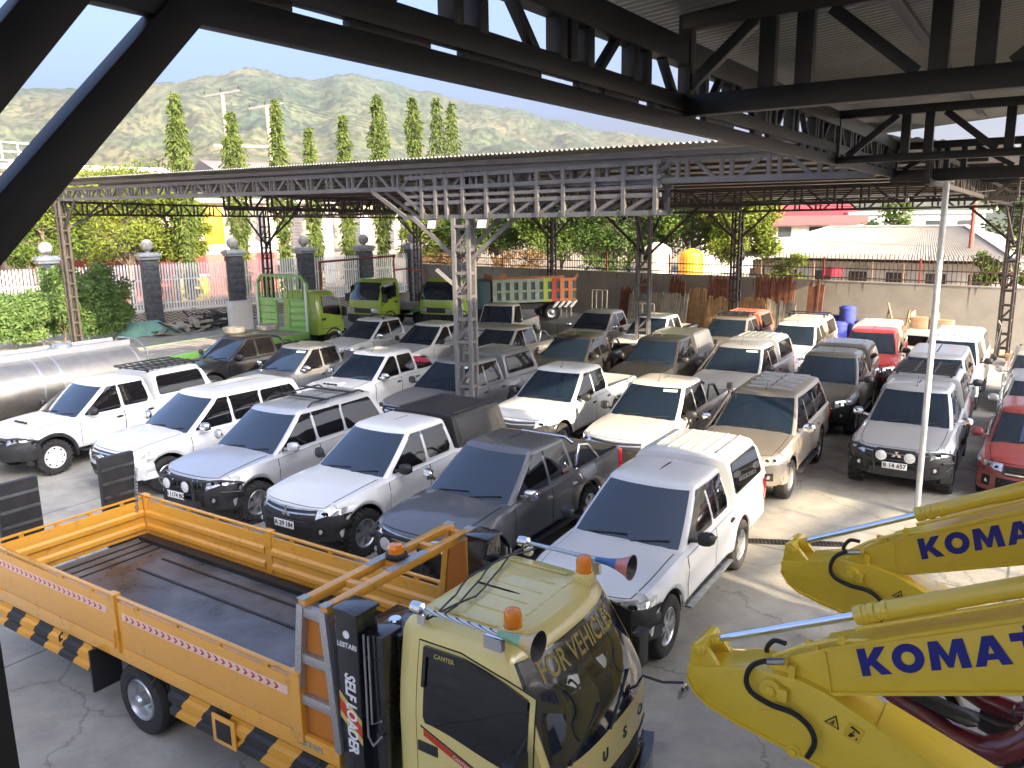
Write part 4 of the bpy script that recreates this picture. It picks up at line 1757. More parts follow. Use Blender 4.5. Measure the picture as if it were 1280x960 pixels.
def self_loader():
    t = thing('flatbed_truck', 'orange dropside self loader truck with a yellow cab, nearest the viewer', 'truck', (-6.483, 9.339, 0), -0.585, None)
    W = 2.05
    L = 5.52
    ch = MB()
    for y in (.65, 1.40):
        ch.box((3.9, y, .72), (7.6, .09, .22))
    for x in (.6, 1.8, 4.0, 5.2, 6.2):
        ch.box((x, 1.02, .78), (.08, .75, .12))
    for x in lin(.15, 5.4, 12):
        ch.box((x, W / 2, .865), (.07, W - .1, .07))
    ch.cyl((2.9, .2, .40), (2.9, 1.85, .40), .08)
    ch.box((2.9, 1.02, .42), (.3, .34, .32))
    ch.cyl((7.28, .2, .40), (7.28, 1.85, .40), .07)
    ch.build('chassis', 'chassis', t)
    d = MB()
    d.box((L / 2, W / 2, .945), (L - .02, W - .06, .09))
    do = d.build('deck', 'deck', t)
    d = MB()
    for y in (1.26, 1.62):
        d.box((3.2, y, .995), (4.4, .035, .012))
    for x in (.22, .42, .62):
        d.box((x, W / 2, .995), (.03, W - .2, .012))
    d.box((L / 2, W - .14, 1.02), (L - .2, .14, .06))
    d.build('deck_strip', 'chassis', do)
    d = MB()
    for sg, y in ((-1, .012), (1, W - .012)):
        d.box((L / 2 + .2, y, .925), (L + .5, .05, .17))
    d.build('sill', 'orange', t, bevel=.008)

    def board(a, b, axis):
        m = MB()
        z0, z1 = 1.02, 1.53
        # pressed horizontal corrugation
        prof = [(0, z0), (0, z0 + .05), (.028, z0 + .08), (.028, z0 + .14), (0, z0 + .17), (0, z0 + .25), (.028, z0 + .28), (.028, z0 + .34), (0, z0 + .37), (0, z1)]
        out = [(-.032, z1), (-.032, z0)]
        rows = []
        for u in (a, b):
            if axis == 'x-':
                rows.append([(u, .02 + y, z) for y, z in prof] + [(u, y + .015, z) for y, z in out])
            elif axis == 'x+':
                rows.append([(u, W - .02 - y, z) for y, z in prof] + [(u, W - y - .015, z) for y, z in out])
            else:
                rows.append([(.02 + x, u, z) for x, z in prof] + [(x + .015, u, z) for x, z in out])
        m.grid(rows, closed=True)
        for r in rows:
            m.add(r, [tuple(range(len(r)))])
        return m

    def rail(a, b, axis):
        m = MB()
        y = -.005 if axis == 'x-' else W + .005
        if axis == 'y':
            m.bar((.0, a, 1.585), (.0, b, 1.585), .045, .028)
            for u in lin(a + .3, b - .3, 3):
                m.box((.0, u, 1.55), (.03, .06, .045))
        else:
            m.bar((a, y, 1.585), (b, y, 1.585), .045, .028)
            for u in lin(a + .35, b - .35, 3):
                m.box((u, y, 1.55), (.06, .03, .045))
        return m
    for axis in ('x-', 'x+'):
        for a, b in ((.06, 2.62), (2.76, 5.46)):
            bo = board(a, b, axis).build('side_board', 'orange', t, bevel=.004)
            rail(a, b, axis).build('top_rail', 'orange', bo, bevel=.006)
            if axis == 'x-':
                m = MB()
                m.box(((a + b) / 2, -.0195, 1.385), (b - a - .16, .003, .085))
                m.build('reflective_tape', 'tape', bo)
                m = MB()
                n = int((b - a - .2) / .105)
                for k in range(n):
                    x = a + .13 + k * .105
                    m.prism([(0, -.028), (.035, 0), (0, .028), (.032, .028), (.067, 0), (.032, -.028)], (x, -.0215, 1.385), (1, 0, 0), (0, 0, 1), (0, -.002, 0))
                m.build('chevron_marks', 'tape_red', bo)
    tb = board(.05, W - .05, 'y').build('tail_board', 'orange', t, bevel=.004)
    rail(.05, W - .05, 'y').build('top_rail', 'orange', tb, bevel=.006)
    for x, y in ((.02, .0), (.02, W), (2.69, -.005), (2.69, W + .005), (5.50, .0), (5.50, W)):
        m = MB()
        m.box((x, y, 1.27), (.11, .075, .66))
        m.box((x, y, 1.60), (.13, .09, .03))
        po = m.build('post', 'orange', t, bevel=.008)
        if x > 1 and x < 4:
            m = MB()
            m.box((x, y + (-.048 if y < 1 else .048), 1.10), (.03, .02, .20))
            m.build('latch', 'orange', po, bevel=.004)
    # side guards with hazard stripes
    for y in (.0, W):
        for a, b in ((.0, 2.1), (3.55, 6.1)):
            m = MB()
            rows = []
            for x in (a, b):
                rows.append([(x, y + (-1 if y < 1 else 1) * o, z) for o, z in ((0, .82), (.0, .76), (.035, .735), (.035, .66), (0, .635), (0, .60), (.035, .575), (.035, .51), (0, .485), (-.03, .485), (-.03, .82))])
            m.grid(rows, closed=True)
            for r in rows:
                m.add(r, [tuple(range(len(r)))])
            m.build('side_guard', 'hazard', t)
        m = MB()
        m.box((2.24, y + (.06 if y < 1 else -.06), .60), (.03, .34, .50))
        m.build('mud_flap', 'plastic', t)
    m = MB()
    m.box((4.45, -.045, .65), (.34, .02, .30))
    m.build('locker_door', 'orange', t, bevel=.006)
    m = MB()
    m.box((4.45, -.057, .65), (.22, .008, .20))
    m.build('locker_hole', 'chassis', t)
    # toe hooks
    for x in (1.55, 3.35, 5.75):
        m = MB()
        m.tube([(x, -.03, .84), (x - .02, -.06, .80), (x, -.07, .745), (x + .03, -.06, .78)], .012, n=6)
        m.build('rope_hook', 'chassis', t)
    for y, sg in ((.27, -1), (W - .27, 1)):
        truck_wheel(t, 2.9, y, sg, dual=True)
        truck_wheel(t, 7.28, y - .09 * sg * -1, sg)
    # headboard arch: two ladders and a twin beam
    for y in (.02, W - .02):
        near = y < 1
        m = MB()
        for x0, x1 in ((5.46, 5.62), (5.98, 5.88)):
            m.bar((x0, y, 1.00), (x1, y, 2.26), .075, .10, up=(0, 1, 0))
        for z, a, b in ((1.36, 5.51, 5.95), (1.76, 5.56, 5.92), (2.20, 5.61, 5.89)):
            m.bar((a, y, z), (b, y, z), .07, .09)
        m.build('headboard_ladder', 'galv' if near else 'orange', t, bevel=.006)
        m = MB()
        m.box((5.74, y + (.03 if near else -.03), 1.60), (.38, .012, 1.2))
        m.build('ladder_back', 'ladder_infill', t)
    m = MB()
    for x in (5.62, 5.88):
        m.bar((x, .0, 2.27), (x, W, 2.27), .085, .075)
    for y in (.5, 1.02, 1.5):
        m.bar((5.62, y, 2.265), (5.88, y, 2.265), .07, .06)
    ar = m.build('headboard_beam', 'orange', t, bevel=.008)
    m = MB()
    for x in (5.62, 5.88):
        m.box((x, 1.06, 2.311), (.088, .52, .006))
        for y in (.03, W - .03):
            m.box((x, y, 2.311), (.088, .09, .006))
    m.build('beam_plate', 'galv', ar)
    m = MB()
    m.lathe([(.0, .0), (.10, .0), (.105, .035), (.085, .05), (0, .05)], (5.74, 1.06, 2.315), n=20)
    bl = m.build('warning_lamp', 'plastic', t)
    m = MB()
    m.lathe([(.078, .05), (.08, .10), (.06, .13), (0, .135)], (5.74, 1.06, 2.315), n=20)
    m.build('lens', 'amber', bl)
    m = MB()
    for y in (.06, W - .10):
        m.box((5.73, y + .02, 1.3), (.5, .03, .7))
    # black loader towers
    for y0, y1 in ((.0, .24), (W - .24, W)):
        m = MB()
        m.box((6.13, (y0 + y1) / 2, 1.55), (.24, y1 - y0, 1.52))
        m.box((6.13, (y0 + y1) / 2, 2.325), (.28, y1 - y0 + .03, .03))
        m.box((6.34, (y0 + y1) / 2 + (.08 if y0 < 1 else -.08), 1.50), (.22, .24, 1.30))
        to = m.build('loader_tower', 'gloss_black', t, bevel=.010)
        m = MB()
        yy = y0 - .008 if y0 < 1 else y1 + .008
        m.tube([(6.29, yy + .04, 2.16), (6.29, yy + .035, 1.25), (6.34, yy + .035, 1.18), (6.44, yy + .035, 1.30)], .010, n=6)
        m.tube([(6.34, yy + .04, 2.16), (6.34, yy + .035, 1.38), (6.44, yy + .035, 1.44)], .010, n=6)
        m.build('hydraulic_pipe', 'alloy', to)
        if y0 < 1:
            text('tower_text', 'LESTARI', .062, 'whiteink', to, (6.13, -.002, 2.03), (1, 0, 0), (0, -1, 0), bold=.001)
            m = MB()
            m.cyl((6.13, -.001, 2.13), (6.13, -.006, 2.13), .035, n=16)
            m.build('tower_badge', 'whiteink', to)
            text('tower_text', 'SELF LOADER', .155, 'whiteink', to, (6.14, -.004, 1.42), (0, 0, -1), (0, -1, 0), bold=.004, sx=.78, shear=.15)
            m = MB()
            m.prism([(6.01, 1.42), (6.25, 1.22), (6.25, 1.34), (6.01, 1.54)], (0, -.0015, 0), (1, 0, 0), (0, 0, 1), (0, -.0012, 0))
            m.build('tower_stripe', 'decal_red', to)
            m = MB()
            m.prism([(6.01, 1.54), (6.25, 1.34), (6.25, 1.39), (6.01, 1.60)], (0, -.0015, 0), (1, 0, 0), (0, 0, 1), (0, -.0012, 0))
            m.prism([(6.01, 1.36), (6.25, 1.16), (6.25, 1.22), (6.01, 1.42)], (0, -.0015, 0), (1, 0, 0), (0, 0, 1), (0, -.0012, 0))
            m.build('tower_stripe', 'gold', to)
    m = MB()
    m.box((6.30, .42, 1.62), (.34, .34, .90))
    m.box((6.30, .44, 2.09), (.40, .42, .05))
    m.box((6.25, 1.05, 1.35), (.30, .9, .6))
    tk = m.build('hydraulic_tank', 'gloss_black', t, bevel=.012)
    m = MB()
    m.lathe([(.0, .0), (.062, .0), (.062, .035), (.05, .045), (0, .045)], (6.32, .38, 2.115), n=16)
    m.build('filler_cap', 'chrome', tk)
    m = MB()
    for z0_, z1_ in ((1.55, 1.78),):
        m.tube([(6.26, .243, z0_), (6.26, .235, z1_), (6.30, .235, z1_), (6.30, .235, z0_)], .008, n=6)
    m.build('level_gauge', 'alloy', tk)
    text('plate_text', 'LESTARI', .085, 'galv', t, (5.62, -.016, .93), (1, 0, 0), (0, -1, 0), bold=.001)
    # cab
    CX, CY = 6.52, W / 2 + .0
    c = truck_cab(t, CX, CY, 'yellowcab', 'main', banner='FOR VEHICLES', brand='FUSO', visor_txt='CANTER', decal=True)
    zt = c['zt']
    # roof furniture
    m = MB()
    for y in lin(-.55, .55, 5):
        m.box((CX + .46, CY + y, zt + .006), (.62, .02, .012))
    for k in range(14):
        m.box((CX + .86, CY - .62 + 1.24 * k / 13, zt - .002), (.02, .06, .008))
    m.build('roof_ribs', 'yellowcab', t, bevel=.003)
    for y in (-.57, .57):
        m = MB()
        m.box((CX + .93, CY + y, zt + .0), (.16, .16, .06))
        m.lathe([(.085, .03), (.085, .055), (.075, .065)], (CX + .93, CY + y, zt), n=20)
        bo = m.build('beacon', 'yellowcab', t, bevel=.004)
        m = MB()
        m.lathe([(.072, .06), (.072, .16), (.06, .195), (.03, .21), (0, .212)], (CX + .93, CY + y, zt), n=20)
        m.build('lens', 'amber', bo)
    for y, cols in ((-.78, ('horn_tube_a', 'horn_green', 'horn_cream')), (.78, ('horn_tube_b', 'horn_blue', 'horn_pink'))):
        p = Vector((CX + .22, CY + y, zt + .10))
        m = MB()
        lathe_along(m, [(0, -.10), (.05, -.10), (.055, -.05), (.05, .0), (.018, .02)], p, (1, 0, 0))
        m.box(p + Vector((.0, 0, -.08)), (.07, .06, .08))
        m.box(p + Vector((.68, 0, -.085)), (.16, .05, .10))
        ho = m.build('air_horn', 'chrome', t)
        m = MB()
        lathe_along(m, [(.018, .01), (.020, .5), (.024, .72)], p, (1, 0, 0))
        m.build('horn_pipe', cols[0], ho)
        m = MB()
        lathe_along(m, [(.024, .72), (.034, .84), (.052, .93)], p, (1, 0, 0))
        m.build('horn_throat', cols[1], ho)
        m = MB()
        lathe_along(m, [(.052, .93), (.085, 1.02), (.112, 1.06), (.115, 1.07)], p, (1, 0, 0))
        m.build('horn_bell', cols[2], ho)
        m = MB()
        lathe_along(m, [(.112, 1.066), (.06, 1.02), (.0, .95)], p, (1, 0, 0))
        m.build('horn_mouth', 'ink', ho)
    m = MB()
    for k in range(3):
        pts = []
        for i in range(13):
            u = i / 12
            pts.append((CX + .26 + .10 * sin(u * 5 + k), CY - .78 + 1.56 * u, zt + .025 + .02 * k + .03 * abs(sin(u * 9 + k * 2))))
        m.tube(pts, .009, n=6)
    m.build('horn_cable', 'plastic', t)
    # long arm mirrors in front
    for sg, dx in ((1, 0),):
        m = MB()
        p0 = c['front'](.9 * sg, c['belt'] - .1) + Vector((CX, CY, 0))
        p1 = p0 + Vector((.34, .12 * sg, -.02))
        m.tube([p0, p0.lerp(p1, .5) + Vector((0, 0, -.03)), p1], .012, n=6)
        mo = m.build('mirror_arm', 'plastic', t)
        m = MB()
        lathe_along(m, [(0, -.03), (.06, -.02), (.085, 0), (.0, .012)], p1 + Vector((0, 0, -.09)), (-1, .3, .2))
        m.build('convex_mirror', 'chrome', mo)
    # two loading ramps stand folded up at the tail
    for y in (.18, 1.50):
        m = MB()
        m.box((-.06, y + .22, 1.62), (.09, .50, 1.30))
        ro = m.build('loading_ramp', 'plastic', t, bevel=.01)
        m = MB()
        for k in range(6):
            m.box((-.11, y + .22, 1.1 + k * .2), (.02, .48, .035))
            m.box((-.01, y + .22, 1.1 + k * .2), (.02, .48, .035))
        m.build('ramp_bar', 'deck', ro)
    m = MB()
    for k in range(16):
        z = 2.0 - k * .045
        a = k % 2
        m.tube([(.03 + .02 * cos(q * pi / 4) * (1 if a else .3), W - .10 + .02 * cos(q * pi / 4) * (.3 if a else 1) - k * .004, z + .032 * sin(q * pi / 4)) for q in range(8)], .007, n=5, closed=True)
    m.build('chain', 'alloy', t)
    return t


M['horn_tube_a'] = stripes('white_blue_band', (0.66, 0.72, 0.74), (0.03, 0.05, 0.16), 'X', 9, slant=6, thr=.72)
M['horn_tube_b'] = mat('pale_blue_tube', (0.45, 0.58, 0.66), rough=.25, metal=.4, coat=.5)
M['horn_green'] = mat('horn_green', (0.20, 0.42, 0.24), rough=.3, coat=.6)
M['horn_cream'] = mat('horn_cream', (0.55, 0.40, 0.17), rough=.3, coat=.6)
M['horn_blue'] = mat('horn_blue', (0.03, 0.14, 0.45), rough=.3, coat=.6)
M['horn_pink'] = mat('horn_pink', (0.55, 0.16, 0.16), rough=.3, coat=.6)
self_loader()


def simple_truck(name, label, x, y, hdeg, pt, body, blen, group=None, stake=False, deck_h=.95, gap=.35, cy=0.0, sc=1.0, banner=None, tall=0, cabsc=1.0):
    """x, y = ground point under the middle of the cab's rear wall"""
    t = thing(name, label, 'truck', (x, y, 0), R(hdeg), group)
    t.scale = (sc,) * 3
    truck_cab(t, 0, 0, pt, 'simple', banner=banner)
    m = MB()
    for y_ in (-.38, .38):
        m.box(((1.3 - blen - gap) / 2, y_, .70), (blen + gap + 1.2, .09, .2))
    m.cyl((.78, -.8, .40), (.78, .8, .40), .07)
    xr = -gap - blen * .62
    m.cyl((xr, -.8, .40), (xr, .8, .40), .08)
    m.build('chassis', 'chassis', t)
    for sg in (1, -1):
        truck_wheel(t, .78, sg * .78, sg)
        truck_wheel(t, xr, sg * .74, sg, dual=True)
    if body:
        m = MB()
        m.box((-gap - blen / 2, 0, deck_h - .04), (blen, 2.3, .10))
        for k in range(7):
            m.box((-gap - blen / 2, lerp(-1, 1, k / 6), deck_h + .015), (blen - .05, .06, .012))
        m.build('deck', 'deckgrey', t)
        m = MB()
        for sg in (1, -1):
            m.box((-gap - blen / 2, sg * 1.17, deck_h - .10), (blen, .05, .24))
        m.box((-gap - blen, 0, deck_h - .10), (.05, 2.3, .24))
        m.build('side_rail', body, t, bevel=.01)
    if stake:
        m = MB()
        x_ = -gap - .03
        zt = deck_h + 2.0
        for y_ in (-1.2, 1.2):
            m.box((x_, y_, (deck_h + zt - .25) / 2), (.14, .09, zt - .25 - deck_h))
            m.bar((x_, y_, zt - .25), (x_, y_ * .8, zt), .12, .09)
        m.bar((x_, -.97, zt), (x_, .97, zt), .12, .09)
        m.box((x_, 0, deck_h + 1.15), (.09, 2.36, .07))
        m.box((x_, 0, deck_h + .06), (.09, 2.36, .12))
        for y_ in (-.32, .32):
            m.box((x_, y_, deck_h + .6), (.10, .07, 1.1))
        for k in range(9):
            y_ = lerp(-1.0, 1.0, k / 8)
            m.box((x_, y_, deck_h + 1.58), (.05, .045, .8))
        hb = m.build('headboard', 'green', t, bevel=.008)
        m = MB()
        for a, b in ((-1.16, -.36), (.36, 1.16)):
            for k in range(4):
                m.box((x_, (a + b) / 2, deck_h + .25 + k * .26), (.05, b - a, .245))
        m.build('headboard_panel', 'green', hb, bevel=.012)
        m = MB()
        for y_ in (-1.2, 1.2):
            m.box((x_ - .078, y_, deck_h + .9), (.012, .10, 1.75))
        m.build('edge_plate', 'galv', hb)
    return t


M['deckgrey'] = mat('weathered_deck', (0.22, 0.21, 0.20), rough=.7, var=.35, scale=1.5)
GT = 'green trucks parked by the fence corner'
simple_truck('flatbed_truck', 'green flatbed truck with a tall stake headboard, seen from behind its long deck', -8.95, 33.9, 60, 'lime', 'green', 7.0, GT, stake=True, gap=.8, sc=1.14)
simple_truck('tipper_truck', 'lime green truck facing the viewer with a pale sun strip, middle of the green cabs', -6.55, 41.6, -120, 'lime', 'green', 2.2, GT, sc=1.16)
simple_truck('tipper_truck', 'bright green truck facing the viewer, right of the other green cabs', -2.95, 41.2, -116, 'lime', None, 1.2, GT, sc=1.16)


def dump_bed():
    t = thing('dump_truck', 'dump truck bed with green, yellow and red stripes on its ribbed side', 'dump truck', (1.05, 44.6, 0), R(13))
    L, Wd, z0, z1 = 4.7, 2.3, 1.10, 2.35
    M['dump_rust'] = mat('rusty_inside', (0.36, 0.15, 0.06), rough=.8, var=.35, scale=2)
    M['dump_side'] = mat('dump_side', (0.30, 0.36, 0.28), rough=.5, var=.2)
    M['dump_teal'] = mat('dark_teal', (0.03, 0.08, 0.10), rough=.5)
    m = MB()
    m.box((0, 0, z0 + .05), (L, Wd - .06, .08))
    for y in (-Wd / 2 + .05, Wd / 2 - .05):
        m.box((0, y, (z0 + z1) / 2), (L, .05, z1 - z0 - .04))
    m.box((-L / 2 + .04, 0, (z0 + z1) / 2 + .1), (.06, Wd - .1, z1 - z0 + .2))
    b = m.build('tub', 'dump_rust', t)
    m = MB()
    m.prism([(-L / 2, z1), (-L / 2 + .9, z1), (-L / 2 + .75, z1 + .32), (-L / 2 + .6, z1 + .34)], (0, -Wd / 2 + .02, 0), (1, 0, 0), (0, 0, 1), (0, .04, 0))
    m.prism([(L / 2 - .1, z1), (L / 2 + .12, z1), (L / 2 + .12, z1 + .25), (L / 2 + .05, z1 + .25)], (0, -Wd / 2 + .02, 0), (1, 0, 0), (0, 0, 1), (0, .04, 0))
    m.build('side_flap', 'dump_rust', b)
    cols = ['dump_side'] * 6 + ['stripe_yellow', 'stripe_red', 'stripe_orange', 'stripe_orange']
    M['stripe_yellow'] = mat('stripe_yellow', (0.42, 0.50, 0.05), rough=.5)
    M['stripe_red'] = mat('stripe_red', (0.50, 0.05, 0.03), rough=.5)
    M['stripe_orange'] = mat('stripe_orange', (0.62, 0.20, 0.05), rough=.5)
    n = 10
    for k in range(n):
        x0, x1 = lerp(-L / 2, L / 2, k / n), lerp(-L / 2, L / 2, (k + 1) / n)
        m = MB()
        sl = .0
        y = -Wd / 2 + .015
        m.box(((x0 + x1) / 2, y - .02, z1 - .08), (x1 - x0, .10, .16))
        m.box(((x0 + x1) / 2, y - .02, (z0 + z1) / 2 - .02), (x1 - x0, .09, .12))
        m.box(((x0 + x1) / 2, y - .02, z0 + .06), (x1 - x0, .09, .14))
        m.box((x0 + .13, y - .02, (z0 + z1) / 2), (.24, .085, z1 - z0 - .02))
        m.build('side_rib', cols[k], b)
    m = MB()
    m.box((0, -Wd / 2 + .018, (z0 + z1) / 2), (L - .02, .012, z1 - z0 - .06))
    m.build('side_recess', 'dump_teal', b)
    m = MB()
    for k in range(4):
        x = L / 2 - .1 - k * .33
        m.prism([(0, z0), (.2, z0), (-.12, z0 - .35), (-.3, z0 - .35)], (x, -Wd / 2 - .02, 0), (1, 0, 0), (0, 0, 1), (0, .09, 0))
    m.build('tail_bracket', 'galv', b)
    m = MB()
    m.box((-.4, 0, .78), (L + .4, .85, .3))
    for x in (1.0, -2.6):
        m.cyl((x, -.9, .45), (x, .9, .45), .09)
    m.build('chassis', 'chassis', t)
    for sg in (1, -1):
        truck_wheel(t, 1.0, sg * .85, sg, R_=.46, dual=True)
        truck_wheel(t, -2.6, sg * .92, sg, R_=.46)
    m = MB()
    m.box((-2.75, 0, 1.55), (.8, 2.1, 1.5))
    m.build('cab', 'dump_teal', t, bevel=.08)


dump_bed()


def tanker():
    """polished oval tank on a lorry parked nose to the left, its cab outside the photo"""
    M['tank'] = mat('dimpled_aluminium', (0.40, 0.375, 0.33), rough=.34, metal=.85, var=.12, scale=3, bump=.55, bscale=42)
    hd = R(57)
    t = thing('tanker_truck', 'tanker truck with a dimpled aluminium oval tank at the left edge', 'tanker', (-11.05, 22.75, 0), hd)
    # local +x towards the tail
    A, B_ = 1.12, .80
    zc = 1.42
    Lt = 7.6

    def oval(x, k=1.0):
        return [(x, A * k * cos(2 * pi * i / 40), zc + B_ * k * sin(2 * pi * i / 40)) for i in range(40)]
    m = MB()
    m.grid([oval(.0, .0), oval(.0, .5), oval(-.02, .85), oval(-.10, 1), oval(-Lt, 1), oval(-Lt - .1, .8), oval(-Lt - .12, 0)], closed=True)
    tk = m.build('tank', 'tank', t, smooth=50, weld=1e-4)
    m = MB()
    for x in (-.25, -2.4, -2.9, -4.8, -7.2):
        o1, o2 = oval(x, 1.006), oval(x - .06, 1.006)
        m.grid([oval(x, .99), oval(x, 1.012), oval(x - .05, 1.012), oval(x - .05, .99)], closed=True)
    m.build('tank_band', 'galv', tk)
    m = MB()
    for sg in (1, -1):
        m.box((-Lt / 2, sg * .42, zc + B_ * .93 + .06), (Lt - .3, .04, .16))
    m.box((-Lt / 2, 0, zc + B_ + .0), (Lt - .6, .45, .03))
    m.build('walkway', 'galv', tk)
    for x in (-1.8, -5.4):
        m = MB()
        m.lathe([(0, 0), (.24, 0), (.24, .10), (.2, .14), (0, .15)], (x, 0, zc + B_), n=20)
        m.build('hatch', 'galv', tk)
    m = MB()
    m.tube([(.06, -.95, zc - .1), (.06, -.9, zc + .55), (.06, -.45, zc + .86), (.06, .45, zc + .86), (.06, .9, zc + .55)], .022, n=6)
    m.tube([(.06, -.2, zc - .5), (.10, -.2, zc + .80)], .018, n=6)
    m.tube([(.06, .2, zc - .5), (.10, .2, zc + .80)], .018, n=6)
    for k in range(5):
        m.tube([(.08, -.2, zc - .4 + k * .27), (.08, .2, zc - .4 + k * .27)], .014, n=6)
    m.build('ladder', 'alloy', tk)
    m = MB()
    for y in (-.4, .4):
        m.box((-Lt / 2 - .9, y, .62), (Lt + 1.8, .10, .22))
    m.box((-Lt / 2, 0, .70), (Lt - .4, 1.2, .10))
    m.build('chassis', 'chassis', t)
    for sg in (1, -1):
        for x in (-1.5, -2.6, -8.9):
            truck_wheel(t, x, sg * .84, sg, R_=.46, dual=x > -5)
    # cab beyond the frame
    e = bpy.data.objects.new('cab_block', None)
    m = MB()
    m.box((-9.0, 0, 1.65), (1.6, 2.1, 1.7))
    cb = m.build('cab', 'lime', t, bevel=.12)
    bpy.data.objects.remove(e)
    m = MB()
    m.box((-9.81, 0, 2.0), (.02, 1.9, .75))
    m.build('windshield', 'glass', cb)


tanker()
# ------------------------------------------------------------------ excavators
M['exyellow'] = paint('excavator_yellow', (0.82, 0.58, 0.03), dust=0.05, grime=.10)
M['hose'] = mat('hydraulic_hose', (0.02, 0.02, 0.021), rough=.5, bump=.6, bscale=220)
M['rod'] = mat('chrome_rod', (0.70, 0.78, 0.86), rough=.06, metal=1)
M['exgrey'] = mat('excavator_grey', (0.05, 0.05, 0.052), rough=.5)


def excavator(label, x, y, first=None):
    if first is not None:
        c = copy_tree(first)
        c.location = (x, y, 0)
        c['label'] = label
        return c
    t = thing('excavator', label, 'excavator', (x, y, 0), atan2(-.586, .81), 'excavators with their arms reaching in from the right')
    # local x along the boom towards the machine, y away from the viewer
    Y0, Y1 = .0, .27

    def plate(poly, y0, y1, name, m_, parent, bevel=.012):
        m = MB()
        m.prism(poly, (0, y0, 0), (1, 0, 0), (0, 0, 1), (0, y1 - y0, 0))
        return m.build(name, m_, parent, bevel=bevel)
    # boom: gooseneck box section
    boom = [(.52, 1.90), (.52, 1.80), (.60, 1.73), (.72, 1.75), (1.04, 1.90), (1.7, 2.14), (2.30, 2.36), (3.0, 2.62), (3.7, 2.62), (4.6, 2.05), (5.35, 1.28), (5.55, 1.30), (5.6, 1.5), (5.0, 2.28), (4.2, 3.1), (3.7, 3.35), (3.2, 3.33), (2.2, 2.86), (1.5, 2.51), (.97, 2.235), (.78, 2.12), (.62, 2.0)]
    b = plate(boom, Y0 + .02, Y1 - .02, 'boom', 'exyellow', t)
    # flanges
    m = MB()
    low = boom[4:11]
    up = boom[13:20]
    for line, dz in ((low, -.0), (up, .0)):
        rows = []
        for p in line:
            rows.append([(p[0], Y0 - .012, p[1] + .012), (p[0], Y1 + .012, p[1] + .012), (p[0], Y1 + .012, p[1] - .012), (p[0], Y0 - .012, p[1] - .012)])
        m.grid(rows, closed=True)
    m.build('boom_flange', 'exyellow', b)
    m = MB()
    m.bar((1.0, Y0 + .012, 2.22), (1.06, Y0 + .012, 1.92), .012, .02, up=(0, 1, 0))
    m.bar((.62, Y0 + .012, 1.93), (.80, Y0 + .012, 1.80), .010, .012, up=(0, 1, 0))
    m.build('weld_seam', 'exyellow', b)
    # arm (stick) folded under the boom
    arm = [(-.06, 1.79), (-.05, 1.69), (.02, 1.58), (.14, 1.50), (.40, 1.43), (.74, 1.375), (1.11, 1.30), (2.0, 1.10), (3.1, .86), (3.2, .92), (3.2, 1.06), (3.1, 1.14), (2.15, 1.53), (1.40, 1.78), (1.05, 1.92), (.85, 1.96), (.5, 1.95), (.30, 1.885), (.12, 1.83), (.0, 1.80)]
    a_ = plate(arm, Y0 - .045, Y1 + .045, 'arm', 'exyellow', t)
    m = MB()
    line = arm[1:9]
    m.grid([[(p[0], Y0 - .065, p[1] + .012), (p[0], Y1 + .065, p[1] + .012), (p[0], Y1 + .065, p[1] - .012), (p[0], Y0 - .065, p[1] - .012)] for p in line], closed=True)
    line = arm[11:14]
    m.grid([[(p[0], Y0 - .065, p[1] + .012), (p[0], Y1 + .065, p[1] + .012), (p[0], Y1 + .065, p[1] - .012), (p[0], Y0 - .065, p[1] - .012)] for p in line], closed=True)
    m.bar((.55, Y0 - .050, 1.60), (.80, Y0 - .050, 1.72), .012, .015, up=(0, 1, 0))
    m.build('arm_flange', 'exyellow', a_)
    # pins and bosses
    m = MB()
    m.cyl((.03, Y0 - .045, 1.95), (.03, Y1 + .045, 1.95), .058, n=20)
    m.cyl((.03, Y0 - .06, 1.95), (.03, Y1 + .06, 1.95), .034, n=14)
    m.prism([(-.05, 1.78), (.22, 1.84), (.09, 1.98), (.03, 2.01), (-.03, 1.985)], (0, Y0 - .02, 0), (1, 0, 0), (0, 0, 1), (0, .05, 0))
    m.prism([(-.05, 1.78), (.22, 1.84), (.09, 1.98), (.03, 2.01), (-.03, 1.985)], (0, Y1 - .03, 0), (1, 0, 0), (0, 0, 1), (0, .05, 0))
    m.cyl((.645, Y0 - .10, 1.835), (.645, Y1 + .10, 1.835), .085, n=22)
    m.cyl((.645, Y0 - .125, 1.835), (.645, Y1 + .125, 1.835), .048, n=6)
    m.cyl((.43, Y0 - .075, 1.80), (.43, Y0 - .04, 1.80), .022, n=10)
    m.box((.74, Y0 - .09, 1.83), (.07, .05, .10))
    m.cyl((.83, Y0 - .06, 1.36), (.83, Y1 + .06, 1.36), .055, n=16)
    m.cyl((.83, Y0 - .08, 1.36), (.83, Y1 + .08, 1.36), .03, n=12)
    m.build('pivot_pin', 'exyellow', a_, bevel=.006)
    # arm cylinder on top
    yc = (Y0 + Y1) / 2
    p0, p1, p2 = Vector((.03, yc, 1.95)), Vector((1.17, yc, 2.515)), Vector((3.15, yc, 3.50))
    m = MB()
    m.cyl(p0.lerp(p1, .1), p0.lerp(p1, 1.06), .032, n=20)
    m.build('cylinder_rod', 'rod', t)
    d = (p2 - p1).normalized()
    m = MB()
    lathe_along(m, [(.0, -.0), (.07, .0), (.072, .06), (.066, .07), (.066, .10), (.074, .11), (.074, .15), (.066, .16), (.066, .20), (.074, .21), (.074, .24), (.069, .25), (.069, 2.12), (.05, 2.14), (0, 2.14)], p1, d, 22)
    m.cyl(p0 + Vector((0, -.075, 0)), p0 + Vector((0, .075, 0)), .05, n=16)
    m.bar(p0, p0.lerp(p1, .12), .06, .06)
    cy_ = m.build('arm_cylinder', 'exyellow', t, smooth=22)
    m = MB()
